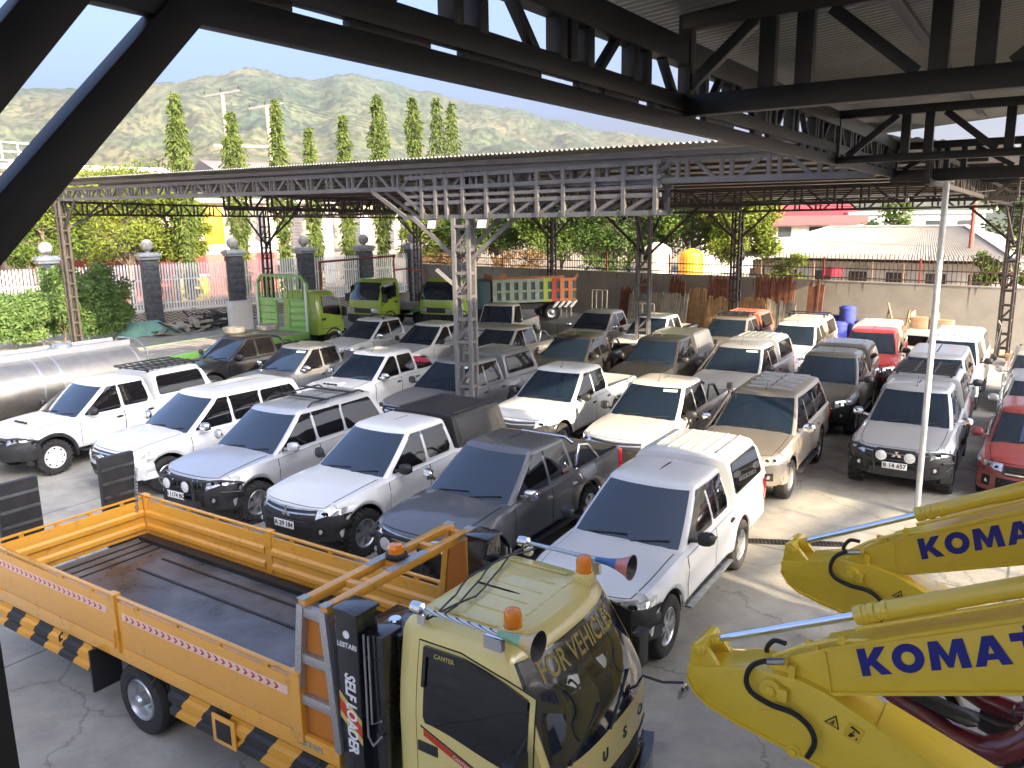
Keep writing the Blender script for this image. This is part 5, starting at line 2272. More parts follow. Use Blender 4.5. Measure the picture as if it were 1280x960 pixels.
    off = Vector((.0, -.06, -.085))
    m.tube([p1 + off + d * .02, p1 + off + d * .6, p1 + off + d * 1.9], .017, n=8)
    m.tube([Vector((.62, Y0 + .01, 2.06)), Vector((.80, Y0 + .0, 2.20)), Vector((1.05, Y0 + .02, 2.33)), p1 + Vector((.2, -.11, -.09)), p1 + Vector((1.2, -.11, .40)), p1 + Vector((1.9, -.11, .75))], .016, n=8)
    m.box(p1 + Vector((-.06, -.10, -.16)), (.05, .06, .07))
    m.box(p1 + Vector((1.25, -.10, .42)), (.12, .06, .07))
    m.build('steel_pipe', 'exyellow', b)
    m = MB()
    m.box((.70, Y0 - .02, 2.06), (.10, .05, .06))
    m.box((.78, Y0 - .02, 1.98), (.05, .04, .15))
    m.box((.90, Y0 + .03, 2.245), (.10, .04, .05))
    m.build('hose_clamp', 'exyellow', b, bevel=.006)

    def smooth_pts(pts, n=6):
        out = []
        P = [Vector(p) for p in pts]
        for i in range(len(P) - 1):
            a, b_, c, d_ = P[max(0, i - 1)], P[i], P[i + 1], P[min(len(P) - 1, i + 2)]
            for k in range(n):
                u = k / n
                out.append(.5 * (2 * b_ + (c - a) * u + (2 * a - 5 * b_ + 4 * c - d_) * u * u + (-a + 3 * b_ - 3 * c + d_) * u ** 3))
        out.append(P[-1])
        return out
    m = MB()
    yy = Y0 - .12
    m.tube(smooth_pts([(.70, Y0 - .05, 2.08), (.60, yy, 2.08), (.50, yy, 2.0), (.465, yy, 1.88), (.51, yy, 1.785), (.66, yy, 1.735), (.84, yy, 1.725), (.96, yy, 1.65), (1.0, yy, 1.54), (.95, yy + .02, 1.39)]), .021, n=10)
    m.tube(smooth_pts([(.66, Y1 - .08, 2.10), (.56, Y1 - .05, 2.08), (.50, Y1 - .03, 1.98), (.52, Y1, 1.9)]), .02, n=8)
    m.build('hydraulic_hose', 'hose', t, smooth=60)
    m = MB()
    m.cyl((.72, Y0 - .05, 2.085), (.61, Y0 - .12, 2.08), .028, n=8)
    m.build('hose_fitting', 'alloy', t)
    # warning label plates
    m = MB()
    sl = Vector((1, 0, -.30)).normalized()
    up_ = Vector((.30, 0, 1)).normalized()
    m.prism([(0, 0), (.115, 0), (.0575, .10)], (1.04, Y0 - .048, 1.70), sl, up_, (0, -.003, 0))
    lab = m.build('warning_sign', 'ink', a_)
    m = MB()
    m.prism([(.016, .010), (.099, .010), (.0575, .082)], (1.04, Y0 - .0515, 1.70), sl, up_, (0, -.002, 0))
    m.build('sign_face', 'signyellow', lab)
    m = MB()
    m.prism([(.04, .018), (.075, .018), (.06, .032), (.066, .05), (.056, .058), (.05, .038)], (1.04, Y0 - .054, 1.70), sl, up_, (0, -.0015, 0))
    m.build('sign_mark', 'ink', lab)
    m = MB()
    m.prism([(.15, -.02), (.27, -.02), (.27, .11), (.15, .11)], (1.04, Y0 - .048, 1.70), sl, up_, (0, -.002, 0))
    l2 = m.build('warning_sign', 'signyellow', a_)
    m = MB()
    for q in ([(.17, .075), (.245, .062), (.24, .078), (.18, .092)], [(.195, .045), (.215, .045), (.21, .06), (.2, .06)], [(.18, .0), (.20, .0), (.225, .03), (.19, .04)], [(.235, .0), (.245, .0), (.245, .02), (.235, .02)]):
        m.prism(q, (1.04, Y0 - .0505, 1.70), sl, up_, (0, -.0015, 0))
    m.build('sign_mark', 'ink', l2)
    # maker's name on the boom
    bd = Vector((1, 0, .445)).normalized()
    K_ = [(0, 0), (0, 1), (.30, 1), (.30, .60), (.62, 1), (1.0, 1), (.60, .53), (1.02, 0), (.66, 0), (.38, .38), (.30, .29), (.30, 0)]
    M_ = [(0, 0), (.08, 1), (.40, 1), (.63, .46), (.86, 1), (1.18, 1), (1.26, 0), (.95, 0), (.91, .56), (.71, .05), (.55, .05), (.35, .56), (.31, 0)]
    A1_ = [(0, 0), (.38, 1), (.55, 1), (.55, .68), (.455, .40), (.55, .40), (.55, .20), (.39, .20), (.32, 0)]
    A2_ = [(1.10 - a, c) for a, c in A1_][::-1]
    T_ = [(0, .73), (0, 1), (.42, 1), (.42, 1.22), (.72, 1.22), (.72, 1), (.80, 1), (.80, .73), (.63, .73), (.63, 0), (.32, 0), (.32, .73)]
    S_ = [(.02, .06), (.02, .32), (.45, .24), (.58, .30), (.50, .38), (.15, .46), (.0, .68), (.12, .93), (.42, 1.02), (.80, .96), (.80, .72), (.45, .79), (.32, .74), (.40, .66), (.76, .56), (.90, .34), (.80, .09), (.48, -.02)]
    U_ = [(0, 1), (0, .35), (.12, .08), (.48, -.02), (.84, .08), (.96, .35), (.96, 1), (.66, 1), (.66, .36), (.48, .24), (.30, .36), (.30, 1)]
    hL = .205
    bu = Vector((-bd.z * .75, 0, 1)).normalized()
    m = MB()
    xo = 0
    o0 = Vector((1.27, Y0 + .017, 2.115))
    for polys, wd in (([K_], 1.06), (None, 1.12), ([M_], 1.30), ([A1_, A2_], 1.10), ([T_], .84), ([S_], .96), ([U_], 1.0)):
        o_ = o0 + bd * (xo * hL)
        if polys is None:
            rows = []
            for k in range(33):
                a_n = 2 * pi * k / 32
                rows.append([o_ + (bd * (.53 + rx * cos(a_n)) + bu * (.5 + ry * sin(a_n))) * hL + Vector((0, d_, 0)) for rx, ry, d_ in ((.53, .52, 0), (.53, .52, -.003), (.23, .24, -.003), (.23, .24, 0))])
            m.grid(rows)
        else:
            for q in polys:
                m.prism([(a_ * hL, c_ * hL) for a_, c_ in q], o_, bd, bu, (0, -.003, 0))
        xo += wd + .07
    m.build('boom_text', 'blueink', b, smooth=0)
    # bucket (outside the photo's frame) and the machine itself
    m = MB()
    out = [(3.05, 1.0), (3.30, .95), (3.62, .75), (3.75, .45), (3.60, .15), (3.25, .02), (2.85, .06)]
    rows = []
    for y in (-.25, Y1 + .25):
        rows.append([(p[0], y, p[1]) for p in out])
    m.grid(rows)
    for r in rows:
        m.add(r, [tuple(range(len(r)))])
    for k in range(5):
        yk = lerp(-.22, Y1 + .22, k / 4)
        m.box((2.78, yk, .05), (.16, .07, .035))
    m.build('bucket', 'exgrey', t)
    bx = 6.15
    for sg in (-1, 1):
        m = MB()
        yk = yc + sg * .80
        pts = []
        for k in range(9):
            a = pi / 2 + pi * k / 8
            pts.append((bx - 1.05 + .34 * cos(a), .36 + .34 * sin(a)))
        for k in range(9):
            a = -pi / 2 + pi * k / 8
            pts.append((bx + 1.05 + .34 * cos(a), .36 + .34 * sin(a)))
        m.prism(pts, (0, yk - .22, 0), (1, 0, 0), (0, 0, 1), (0, .44, 0))
        m.build('track', 'exgrey', t)
    m = MB()
    m.box((bx, yc, .48), (1.6, 1.3, .36))
    m.cyl((bx, yc, .6), (bx, yc, .82), .5, n=24)
    m.build('undercarriage', 'exgrey', t)
    m = MB()
    m.box((bx + .35, yc, 1.02), (2.3, 2.0, .36))
    m.box((bx + 1.0, yc, 1.5), (1.2, 2.0, .70))
    m.box((bx + .25, yc - .62, 1.45), (1.4, .75, .6))
    m.build('house', 'exyellow', t, bevel=.06)
    m = MB()
    m.box((bx - .35, yc + .62, 1.85), (1.15, .72, 1.50))
    cb = m.build('cab', 'exyellow', t, bevel=.06)
    m = MB()
    m.box((bx - .35, yc + .62, 2.0), (1.17, .60, 1.0))
    m.box((bx - .35, yc + .62, 2.0), (.9, .735, 1.0))
    m.build('cab_window', 'glass', cb)
    return t


M['signyellow'] = mat('label_yellow', (0.70, 0.48, 0.03), rough=.5)
ex1 = excavator('yellow excavator with dark blue lettering on its boom, nearer of the two', 1.48, 6.0)
excavator('yellow excavator with dark blue lettering on its boom, further of the two', 2.92, 8.0, ex1)


# ------------------------------------------------------------------ motorcycles under the arms
M['mred'] = paint('dark_red_fairing', (0.16, 0.008, 0.018), dust=.05)
M['vinyl'] = mat('seat_vinyl', (0.015, 0.014, 0.014), rough=.45)
M['fender_grey'] = mat('grey_fender', (0.42, 0.40, 0.37), rough=.5)


def motorcycle(label, x, y, hdeg, first=None):
    if first is not None:
        c = copy_tree(first)
        c.location = (x, y, 0)
        c.rotation_euler = (0, 0, R(hdeg))
        c['label'] = label
        return c
    t = thing('motorcycle', label, 'motorcycle', (x, y, 0), R(hdeg), 'motorcycles under the excavator arms')
    for wx in (-.62, .62):
        m = MB()
        m.lathe([(.24, -.045), (.28, -.05), (.30, -.02), (.30, .02), (.28, .05), (.24, .045)], axis='Y', n=32, closed=True)
        w_ = m.build('wheel', 'rubber', t, loc=(wx, 0, .30))
        m = MB()
        m.lathe([(.245, -.03), (.245, .03), (.22, .02), (.22, -.02)], axis='Y', n=28, closed=True)
        m.cyl((0, -.05, 0), (0, .05, 0), .05, n=12)
        for k in range(5):
            a = 2 * pi * k / 5
            m.bar((.04 * cos(a), 0, .04 * sin(a)), (.235 * cos(a), 0, .235 * sin(a)), .03, .03)
        m.build('rim', 'darkalloy', w_)

    def hull(st, name, mt, **k):
        m = MB()
        rows = []
        for x_, zc, hz, wy in st:
            rows.append([(x_, wy * cos(2 * pi * i / 14), zc + hz * sin(2 * pi * i / 14)) for i in range(14)])
        m.grid(rows, closed=True)
        m.add(rows[0], [tuple(range(14))])
        m.add(rows[-1], [tuple(range(14))])
        return m.build(name, mt, t, smooth=50, **k)
    hull([(-.95, .86, .03, .05), (-.70, .82, .09, .10), (-.4, .70, .13, .13), (-.1, .55, .12, .12), (.15, .50, .12, .12), (.32, .58, .16, .17), (.46, .72, .2, .19), (.52, .85, .12, .15)], 'fairing', 'mred')
    hull([(-.78, .90, .03, .09), (-.55, .885, .05, .13), (-.2, .80, .05, .13), (.02, .76, .05, .12), (.1, .75, .02, .06)], 'seat', 'vinyl')
    hull([(-.15, .35, .12, .12), (.0, .33, .14, .15), (.2, .36, .12, .12)], 'engine', 'darkalloy')
    for wx, a0, a1, nm in ((-.62, 20, 165, 'rear_fender'), (.62, 10, 150, 'front_fender')):
        m = MB()
        rows = []
        for k in range(10):
            a = R(lerp(a0, a1, k / 9))
            rows.append([(wx + .345 * cos(a), y_, .30 + .345 * sin(a) - abs(y_) * .25) for y_ in (-.075, -.05, 0, .05, .075)])
        m.grid(rows)
        m.build(nm, 'fender_grey', t, smooth=60)
    m = MB()
    for y_ in (-.07, .07):
        m.cyl((.62, y_, .30), (.46, y_, .85), .022, n=10)
    m.tube([(.40, -.34, 1.0), (.45, -.12, .98), (.45, .12, .98), (.40, .34, 1.0)], .014, n=8)
    m.cyl((-.62, .12, .34), (-.05, .13, .28), .045, n=12)
    for y_ in (-.1, .1):
        m.cyl((-.62, y_, .32), (-.5, y_, .68), .022, n=8)
    m.build('frame', 'alloy', t)
    m = MB()
    m.box((-1.0, 0, .74), (.01, .22, .12), rot=Matrix.Rotation(.35, 3, 'Y'))
    m.build('number_plate', 'plate', t)
    m = MB()
    lathe_along(m, [(0, -.05), (.08, -.03), (.10, .02), (.07, .05), (0, .055)], (.55, 0, .90), (1, 0, 0.1))
    m.build('headlight', 'lamp', t)
    for sg in (1, -1):
        m = MB()
        m.tube([(.42, sg * .28, 1.0), (.36, sg * .34, 1.14)], .008, n=6)
        lathe_along(m, [(0, -.012), (.05, -.01), (.055, .006), (0, .008)], (.36, sg * .35, 1.17), (-1, 0, .1))
        m.build('mirror', 'plastic', t)
    return t


mo = motorcycle('dark red motorcycle with a grey rear fender, nearest below the excavator arm', 4.22, 6.72, -36)
motorcycle('dark red motorcycle standing behind the nearest one, black helmet on it', 4.86, 7.25, -36, mo)


def helmet(x, y, z):
    m = MB()
    rows = []
    for k in range(9):
        a = -pi / 2 * .55 + (pi / 2 * 1.55) * k / 8
        rows.append([(.15 * cos(a) * cos(2 * pi * i / 20) * 1.12, .125 * cos(a) * sin(2 * pi * i / 20), .14 * sin(a)) for i in range(20)])
    m.grid(rows, closed=True)
    o = m.build('helmet', 'gloss_black', None, loc=(x, y, z), smooth=60)
    tag(o, 'glossy black helmet resting on the seat of the further motorcycle', 'helmet')
    m = MB()
    m.grid([[(.175 * cos(a), .14 * sin(a), z_) for a in lin(-1.0, 1.0, 8)] for z_ in (-.02, .05)])
    m.build('helmet_visor', 'sideglass', o)


helmet(4.60, 7.42, 1.0)
# ------------------------------------------------------------------ steel roofs
M['darksteel'] = mat('dark_blue_black_steel', (0.008, 0.0085, 0.0095), rough=.5, var=.35, scale=3)
M['greysteel'] = mat('grey_painted_steel', (0.10, 0.098, 0.102), rough=.55, var=.2, scale=2)
M['brownsteel'] = mat('rust_primer_steel', (0.035, 0.028, 0.025), rough=.65, var=.35, scale=2)
M['roofsheet'] = mat('zinc_roof_sheet', (0.22, 0.215, 0.19), rough=.42, metal=.7, var=.2, scale=.8)
M['roofsheet2'] = mat('weathered_roof_sheet', (0.30, 0.285, 0.26), rough=.6, metal=.2, var=.3, scale=.7)
M['galvpole'] = mat('galvanised_pole', (0.55, 0.57, 0.58), rough=.45, metal=.4, var=.15, scale=8)
M['floodglass'] = mat('flood_lamp', (0.75, 0.78, 0.80), rough=.15, metal=.3)
M['bulb'] = mat('bulb_glass', (0.75, 0.72, 0.62), rough=.2)


def truss(m, p, q, zb, zt, cw=.09, chh=.10, per=1.9, ww=.055, depth=None):
    """lattice girder from p to q (plan points); zb, zt = (start, end) heights of its chords' centre lines"""
    p, q = Vector((*p, 0)), Vector((*q, 0))
    L = (q - p).length
    P = lambda s, k: p.lerp(q, s / L) + Vector((0, 0, lerp(lerp(zb[0], zb[1], s / L), lerp(zt[0], zt[1], s / L), k)))
    m.bar(P(0, 0), P(L, 0), cw, chh)
    m.bar(P(0, 1), P(L, 1), cw, chh)
    n = max(1, round(L / per))
    pr = L / n
    for i in range(n):
        s0 = i * pr
        for u in (.0, .11, .50, .61):
            m.bar(P(s0 + u * pr, 0), P(s0 + u * pr, 1), cw * .8, ww, up=(q - p))
        m.bar(P(s0 + .17 * pr, 1), P(s0 + .44 * pr, 0), ww, cw * .7)
        m.bar(P(s0 + .67 * pr, 0), P(s0 + .94 * pr, 1), ww, cw * .7)
    m.bar(P(L, 0), P(L, 1), cw, ww)
    return m


def near_shed():
    ang = atan2(.831, .556)
    t = thing('open_shed', 'dark steel lattice roof frame overhead with a ribbed sheet roof, around the viewer', 'shed roof', (-1.06, 2.8, 0), ang)
    # local x along the eave, y to the left; b = -y is the way into the shed
    X0, X1 = -2.7, 14.1
    m = MB()
    m.box(((X0 + X1) / 2, 0, 6.10), (X1 - X0, .06, .115))
    m.box(((X0 + X1) / 2, -.01, 6.248), (X1 - X0, .06, .115))
    x = X0 + .3
    i = 0
    rr = random.Random(5)
    while x < X1:        # packing pieces between the doubled chords leave slits of light
        w_ = rr.choice((.25, .5, .7))
        m.box((x, -.005, 6.174), (w_, .05, .034))
        x += w_ + rr.choice((.2, .35, .55, .1))
    m.box(((X0 + X1) / 2, 0, 6.60), (X1 - X0, .12, .18))
    x = -2.42 - 1.93
    while x < X1:
        for u in (0, .20, .97, 1.09, 1.30):
            if X0 < x + u < X1:
                m.box((x + u, 0, 6.41), (.075, .10, .24))
        for a, b in ((.50, .73), (1.72, 1.46)):
            if X0 < x + a < X1 and x + b < X1:
                m.bar((x + a, 0, 6.52), (x + b, 0, 6.29), .06, .05)
        x += 1.93
    m.build('eave_truss', 'darksteel', t, bevel=.004)
    BW = 7.0
    for tx, zb0, zb1, zu0, zu1, ww in ((-2.3, 6.10, 6.26, 6.74, 6.90, .115), (4.3, 6.15, 6.30, 6.77, 6.92, .115), (9.4, 6.05, 6.14, 6.60, 6.70, .10), (13.95, 5.97, 6.17, 6.50, 6.62, .09)):
        m = MB()
        m.box((tx, -BW / 2, (zb0 + zb1) / 2), (.11, BW, zb1 - zb0))
        m.box((tx, -BW / 2, (zu0 + zu1) / 2), (.11, BW, zu1 - zu0))
        b = .63
        if tx > 9:
            b = .82
        m.box((tx, -.02, (zb0 + zu1) / 2), (.10, .10, zu1 - zb0))
        while b < BW:
            for u in (0, .255, 1.09, 1.35):
                if b + u < BW:
                    m.box((tx, -b - u, (zb1 + zu0) / 2), (.09, ww, zu0 - zb1 + .02))
            m.bar((tx, -b + .10, zu0), (tx, -b + .66, zb1), .07, .08)
            if b + 1 < BW:
                m.bar((tx, -b - .42, zu0), (tx, -b - .97, zb1), .07, .08)
            b += 2.16
        m.build('cross_truss', 'darksteel', t, bevel=.004)
    m = MB()
    for b in (1.30, 2.62, 3.95, 5.3, 6.7):
        m.box((5.6, -b, 6.985), (16.6, .09, .10))
    m.build('purlin', 'darksteel', t)
    m = MB()
    rows = []
    pitch = .10
    n = int((X1 + .4 - X0) / pitch * 4)
    for k in range(n + 1):
        x = X0 + k * pitch / 4
        dz = (0, .0, .034, .034)[k % 4]
        rows.append([(x, .55, 6.82 + dz), (x, -2.5, 7.055 + dz + .0), (x, -BW - .2, 7.075 + dz)])
    m.grid(rows)
    m.build('roof_sheet', 'roofsheet', t, smooth=20)
    # left column with its braces
    m = MB()
    for y in (-.07, .07):
        m.box((-.95, y, 3.02), (.24, .05, 6.04))
    for k in range(12):
        m.box((-.95, 0, .3 + k * .5), (.16, .10, .05))
    m.build('column', 'darksteel', t, bevel=.004)
    m = MB()
    m.bar((-.86, 0, 5.18), (.01, 0, 6.09), .10, .118)
    m.build('knee_brace', 'darksteel', t, bevel=.005)
    m = MB()
    m.bar((-.90, 0, 5.465), (-.36, 0, 6.10), .10, .13)
    m.build('knee_brace', 'darksteel', t, bevel=.005)
    m = MB()
    m.box((13.9, -6.8, 2.98), (.2, .2, 5.96))
    m.box((-2.2, -6.8, 3.04), (.2, .2, 6.08))
    m.build('column', 'darksteel', t)
    # the pale round post under the far corner
    m = MB()
    m.cyl((13.95, -.85, 0), (13.95, -.85, 5.96), .052, n=16)
    m.box((13.95, -.85, .01), (.22, .22, .02))
    m.box((13.95, -.85, 5.95), (.2, .2, .02))
    m.build('round_post', 'galvpole', t, smooth=40)
    # upstairs floor the viewer stands on, behind and below the camera
    return t


near_shed()


def lattice_column(m, h, wx=.46, wy=.30, leg=.085):
    for sx in (-1, 1):
        for sy in (-1, 1):
            m.box((sx * (wx / 2 - leg / 2), sy * (wy / 2 - leg / 2), h / 2), (leg, leg, h))
    z = .35
    k = 0
    while z < h - .2:
        for sy in (-1, 1):
            m.box((0, sy * (wy / 2 - leg / 2), z), (wx - leg, leg * .6, .07))
            if k % 2 == 0 and z + .42 < h:
                m.bar((-(wx / 2 - leg), sy * (wy / 2 - leg / 2), z + .05), (wx / 2 - leg, sy * (wy / 2 - leg / 2), z + .42), .035, .04)
        for sx in (-1, 1):
            m.box((sx * (wx / 2 - leg / 2), 0, z), (leg * .6, wy - leg, .07))
        z += .55
        k += 1
    m.box((0, 0, .012), (wx + .14, wy + .14, .024))


C0 = Vector((-1.1, 19.3))
CB, CN = Vector((.765, -.644)), Vector((.644, .765))


def cl(x, y):
    d = Vector((x, y)) - C0
    return d.dot(CB), d.dot(CN)


def carport():
    t = thing('carport', 'long open carport with a corrugated sheet roof over the parked cars', 'carport', (C0.x, C0.y, 0), atan2(CB.y, CB.x))
    # corrugated roof
    W0, WD = Vector((4.75, 46.9)), Vector((.717, -.697))

    def dend(tt):
        # wall line in local coordinates
        a = Vector(cl(*(W0)))
        b = Vector(cl(*(W0 + WD * 10)))
        return a.y + (tt - a.x) / (b.x - a.x) * (b.y - a.y) - .25
    rows = []
    pitch = .125
    k = 0
    tt = -27.6
    while tt <= 10.6:
        ds = (-23.5 - tt) * 6.2 if tt < -23.5 else -.45
        if tt > 9.0:
            ds = max(ds, (tt - 9.0) * 2.6 - .45)
        de = max(dend(tt), ds + .01)
        dz = .022 * sin(2 * pi * k / 4 + .5)
        zf = 6.87 - .0205 * tt
        zb = 6.36
        r_ = []
        for u in (0, .5, 1):
            d = lerp(ds, de, u)
            r_.append((tt, d, lerp(zf, zb, max(0, d) / 24.0) + dz))
        rows.append(r_)
        tt += pitch / 4
        k += 1
    m = MB()
    m.grid(rows)
    m.build('roof_sheet', 'roofsheet2', t, smooth=60)
    # front girder
    zb = lambda s: 6.20 - .0150 * s
    zt = lambda s: 6.60 - .0150 * s
    m = MB()
    truss(m, (-22.9, 0), (9.2, 0), (zb(-22.9), zb(9.2)), (zt(-22.9), zt(9.2)), cw=.10, chh=.11, per=1.75, ww=.065)
    m.build('front_truss', 'greysteel', t)
    m = MB()
    m.bar((-23.3, -.12, 6.72 + .0195 * 23.3), (9.2, -.12, 6.72 - .0195 * 9.2), .06, .10)
    m.bar((-23.3, .45, 6.72 + .0195 * 23.3), (9.2, .45, 6.72 - .0195 * 9.2), .06, .08)
    m.build('eave_purlin', 'greysteel', t)
    # the deep box girder over the front column
    m = MB()
    a, b = -1.85, 5.33
    for d in (-.09, .36):
        for z, h in ((5.52, .10), (5.86, .085), (6.02, .07), (6.20, .09), (6.47, .09)):
            m.bar((a, d, z), (b, d, z), .08, h)
        xs = [-1.25, -.78, -.42, .12, .85, 1.62, 2.32, 3.02, 3.78, 4.50, 5.22]
        for x in xs:
            m.box((x, d - .015, 5.99), (.085, .085, 1.02))
        for x0, x1 in zip(xs[3:], xs[4:]):
            m.bar((x0 + .06, d, 5.57), (x1 - .1, d, 5.84), .05, .07)
        m.bar((-1.85, d, 5.52), (-3.1, d, 6.2), .07, .09)
        m.bar((-1.1, d, 5.52), (-2.1, d, 6.2), .07, .09)
    for x in (-1.25, .12, 1.62, 3.02, 4.5, 5.22):
        m.box((x, .135, 5.52), (.07, .45, .08))
        m.box((x, .135, 6.2), (.07, .45, .08))
    m.build('deep_girder', 'greysteel', t)

    def g(x, y):
        return cl(x, y)
    # roof girders behind
    m = MB()
    lines = [((-18.6, 34.0), (-6.3, 55.2)), ((-9.6, 27.6), (2.4, 46.6)), ((-1.1, 19.3), (10.8, 38.6)), ((6.9, 13.6), (18.8, 30.6))]
    for p, q in lines:
        truss(m, g(*p), g(*q), (5.95, 5.72), (6.45, 6.16), cw=.09, chh=.09, per=1.9)
    m.build('cross_truss', 'brownsteel', t)
    m = MB()
    truss(m, g(-6.3, 55.2), g(19.6, 30.0), (5.72, 5.70), (6.16, 6.14), per=1.9)
    truss(m, g(-13.1, 43.6), g(12.9, 20.8), (5.84, 5.80), (6.30, 6.25), per=1.9)
    m.build('rear_truss', 'brownsteel', t)
    m = MB()
    for d in lin(2.0, 24.0, 12):
        t0 = -23.4 - d * .15
        m.bar((t0, d, lerp(6.87 - .0205 * t0, 6.36, d / 24) - .07), (9.8, d, lerp(6.67, 6.36, d / 24) - .07), .06, .07)
    m.build('purlin', 'brownsteel', t)

    def column(x, y, h, mt, wx=.46, wy=.30, rz=0, braces=(), cb=None):
        lx, ly = g(x, y)
        m = MB()
        lattice_column(m, h, wx, wy)
        c = m.build('column', mt, t, loc=(lx, ly, 0))
        c.rotation_euler = (0, 0, rz)
        if braces:
            m = MB()
            for dx, dy, zl, zh in braces:
                m.bar((0, 0, zl), (dx, dy, zh), .07, .09)
            m.build('knee_brace', cb or mt, c)
        return c
    column(-18.6, 34.0, 6.5, 'brownsteel', .42, .34, 0, ((1.5, 0, 5.2, 6.5), (.6, 1.8, 5.3, 6.3), (-1.0, 0, 5.4, 6.5)))
    column(-1.1, 19.3, 5.5, 'greysteel', .48, .34, 0.25, ((1.45, -.1, 4.35, 5.52), (-1.45, .1, 4.35, 5.52), (.9, .9, 4.6, 5.8), (-.6, -.3, 3.7, 4.3)))
    column(-13.1, 43.6, 5.85, 'brownsteel', .5, .35, 0, ((1.9, 0, 4.2, 5.8), (-1.7, 0, 4.4, 5.8), (0.3, 1.6, 4.4, 5.8)))
    column(4.8, 29.0, 5.85, 'greysteel', .50, .32, 0.3, ((1.9, 0, 4.0, 5.8), (-1.7, 0, 4.2, 5.8), (0.3, 1.6, 4.0, 5.8), (0, -1.5, 4.2, 5.9)), 'brownsteel')
    for x, y in ((-6.3, 55.2), (2.4, 46.6), (10.8, 38.6), (18.9, 30.4)):
        column(x, y, 5.75, 'brownsteel', .46, .36, -.1, ((1.7, 0, 4.3, 5.75), (-1.7, 0, 4.3, 5.75), (0, -1.6, 4.3, 5.8)))
    for x_ in (-.85, .78):
        m = MB()
        m.box((x_, -.17, 5.36), (.32, .07, .24), rot=Matrix.Rotation(-.25, 3, 'X'))
        m.box((x_, -.10, 5.50), (.05, .05, .10))
        f = m.build('floodlight', 'plastic', t, bevel=.01)
        m = MB()
        m.box((x_, -.21, 5.35), (.27, .006, .19), rot=Matrix.Rotation(-.25, 3, 'X'))
        m.build('lamp_glass', 'floodglass', f)
    for x_, d_, z_ in ((3.35, .9, 5.62), (9.0, 12.0, 5.55), (8.2, 6.0, 5.75)):
        m = MB()
        m.cyl((x_, d_, z_ + .5), (x_, d_, z_ + .1), .008, n=6)
        m.lathe([(.025, .10), (.025, .04), (.0, .04)], (x_, d_, z_), n=10)
        bo = m.build('lamp_holder', 'plastic', t)
        m = MB()
        m.lathe([(.02, .05), (.045, .0), (.04, -.04), (0, -.06)], (x_, d_, z_), n=12)
        m.build('bulb', 'bulb', bo)
    # slack cables under the roof
    m = MB()
    for (x0, d0, z0), (x1, d1, z1), s in (((4.9, 1.0, 5.95), (10.0, 11.0, 5.75), .25), ((5.0, 1.0, 6.0), (9.6, 8.0, 5.95), .18), ((5.2, 6.0, 5.8), (-12, 14.0, 5.8), .5)):
        m.tube([(lerp(x0, x1, u), lerp(d0, d1, u), lerp(z0, z1, u) - s * 4 * u * (1 - u)) for u in lin(0, 1, 12)], .008, n=5)
    m.build('cable', 'plastic', t)
    return t


carport()
# ------------------------------------------------------------------ walls, fences and what stands behind them
M['render_wall'] = mat('stained_render', (0.40, 0.37, 0.325), rough=.85, var=.16, scale=.7, bump=.3, bscale=12)
M['render_dark'] = mat('rain_streak', (0.20, 0.185, 0.165), rough=.9, var=.3, scale=6)
M['rail_brown'] = mat('rusty_railing', (0.10, 0.055, 0.042), rough=.7, var=.4, scale=3)
M['rail_red'] = mat('red_oxide_post', (0.30, 0.06, 0.04), rough=.7)
M['picket'] = mat('white_picket', (0.62, 0.62, 0.61), rough=.5, var=.1)
M['slate'] = mat('dark_slate', (0.055, 0.06, 0.065), rough=.7, var=.5, scale=5, bump=.6, bscale=9)
M['pillarcap'] = mat('grey_cap', (0.26, 0.28, 0.29), rough=.7, var=.2)
M['stoneball'] = mat('stone_ball', (0.22, 0.21, 0.19), rough=.85, var=.3, scale=6)


def zigzag_mat():
    m = mat('zigzag_stone', (0.2, 0.17, 0.14), rough=.8)
    nt = m.node_tree
    b = nt.nodes['Principled BSDF']
    tc = nd(nt, 'ShaderNodeTexCoord', -1200)
    wv = nd(nt, 'ShaderNodeTexWave', -900)
    wv.wave_type = 'BANDS'
    wv.bands_direction = 'Z'
    mp = nd(nt, 'ShaderNodeSeparateXYZ', -1050)
    nt.links.new(tc.outputs['Object'], mp.inputs[0])
    pp = nd(nt, 'ShaderNodeMath', -900, -200)
    pp.operation = 'PINGPONG'
    pp.inputs[1].default_value = .22
    nt.links.new(mp.outputs['X'], pp.inputs[0])
    ad = nd(nt, 'ShaderNodeMath', -750, -200)
    ad.operation = 'MULTIPLY_ADD'
    ad.inputs[1].default_value = .6
    nt.links.new(pp.outputs[0], ad.inputs[0])
    nt.links.new(mp.outputs['Z'], ad.inputs[2])
    ml = nd(nt, 'ShaderNodeMath', -600, -200)
    ml.operation = 'MULTIPLY'
    ml.inputs[1].default_value = 6.5
    nt.links.new(ad.outputs[0], ml.inputs[0])
    fr = nd(nt, 'ShaderNodeMath', -450, -200)
    fr.operation = 'FRACT'
    nt.links.new(ml.outputs[0], fr.inputs[0])
    rp = nd(nt, 'ShaderNodeValToRGB', -300, -200)
    rp.color_ramp.elements[0].position = .45
    rp.color_ramp.elements[0].color = (.10, .085, .07, 1)
    rp.color_ramp.elements[1].position = .6
    rp.color_ramp.elements[1].color = (.38, .33, .27, 1)
    nt.links.new(fr.outputs[0], rp.inputs['Fac'])
    nt.links.new(rp.outputs['Color'], b.inputs['Base Color'])
    nt.nodes.remove(wv)
    return m


M['zigzag'] = zigzag_mat()


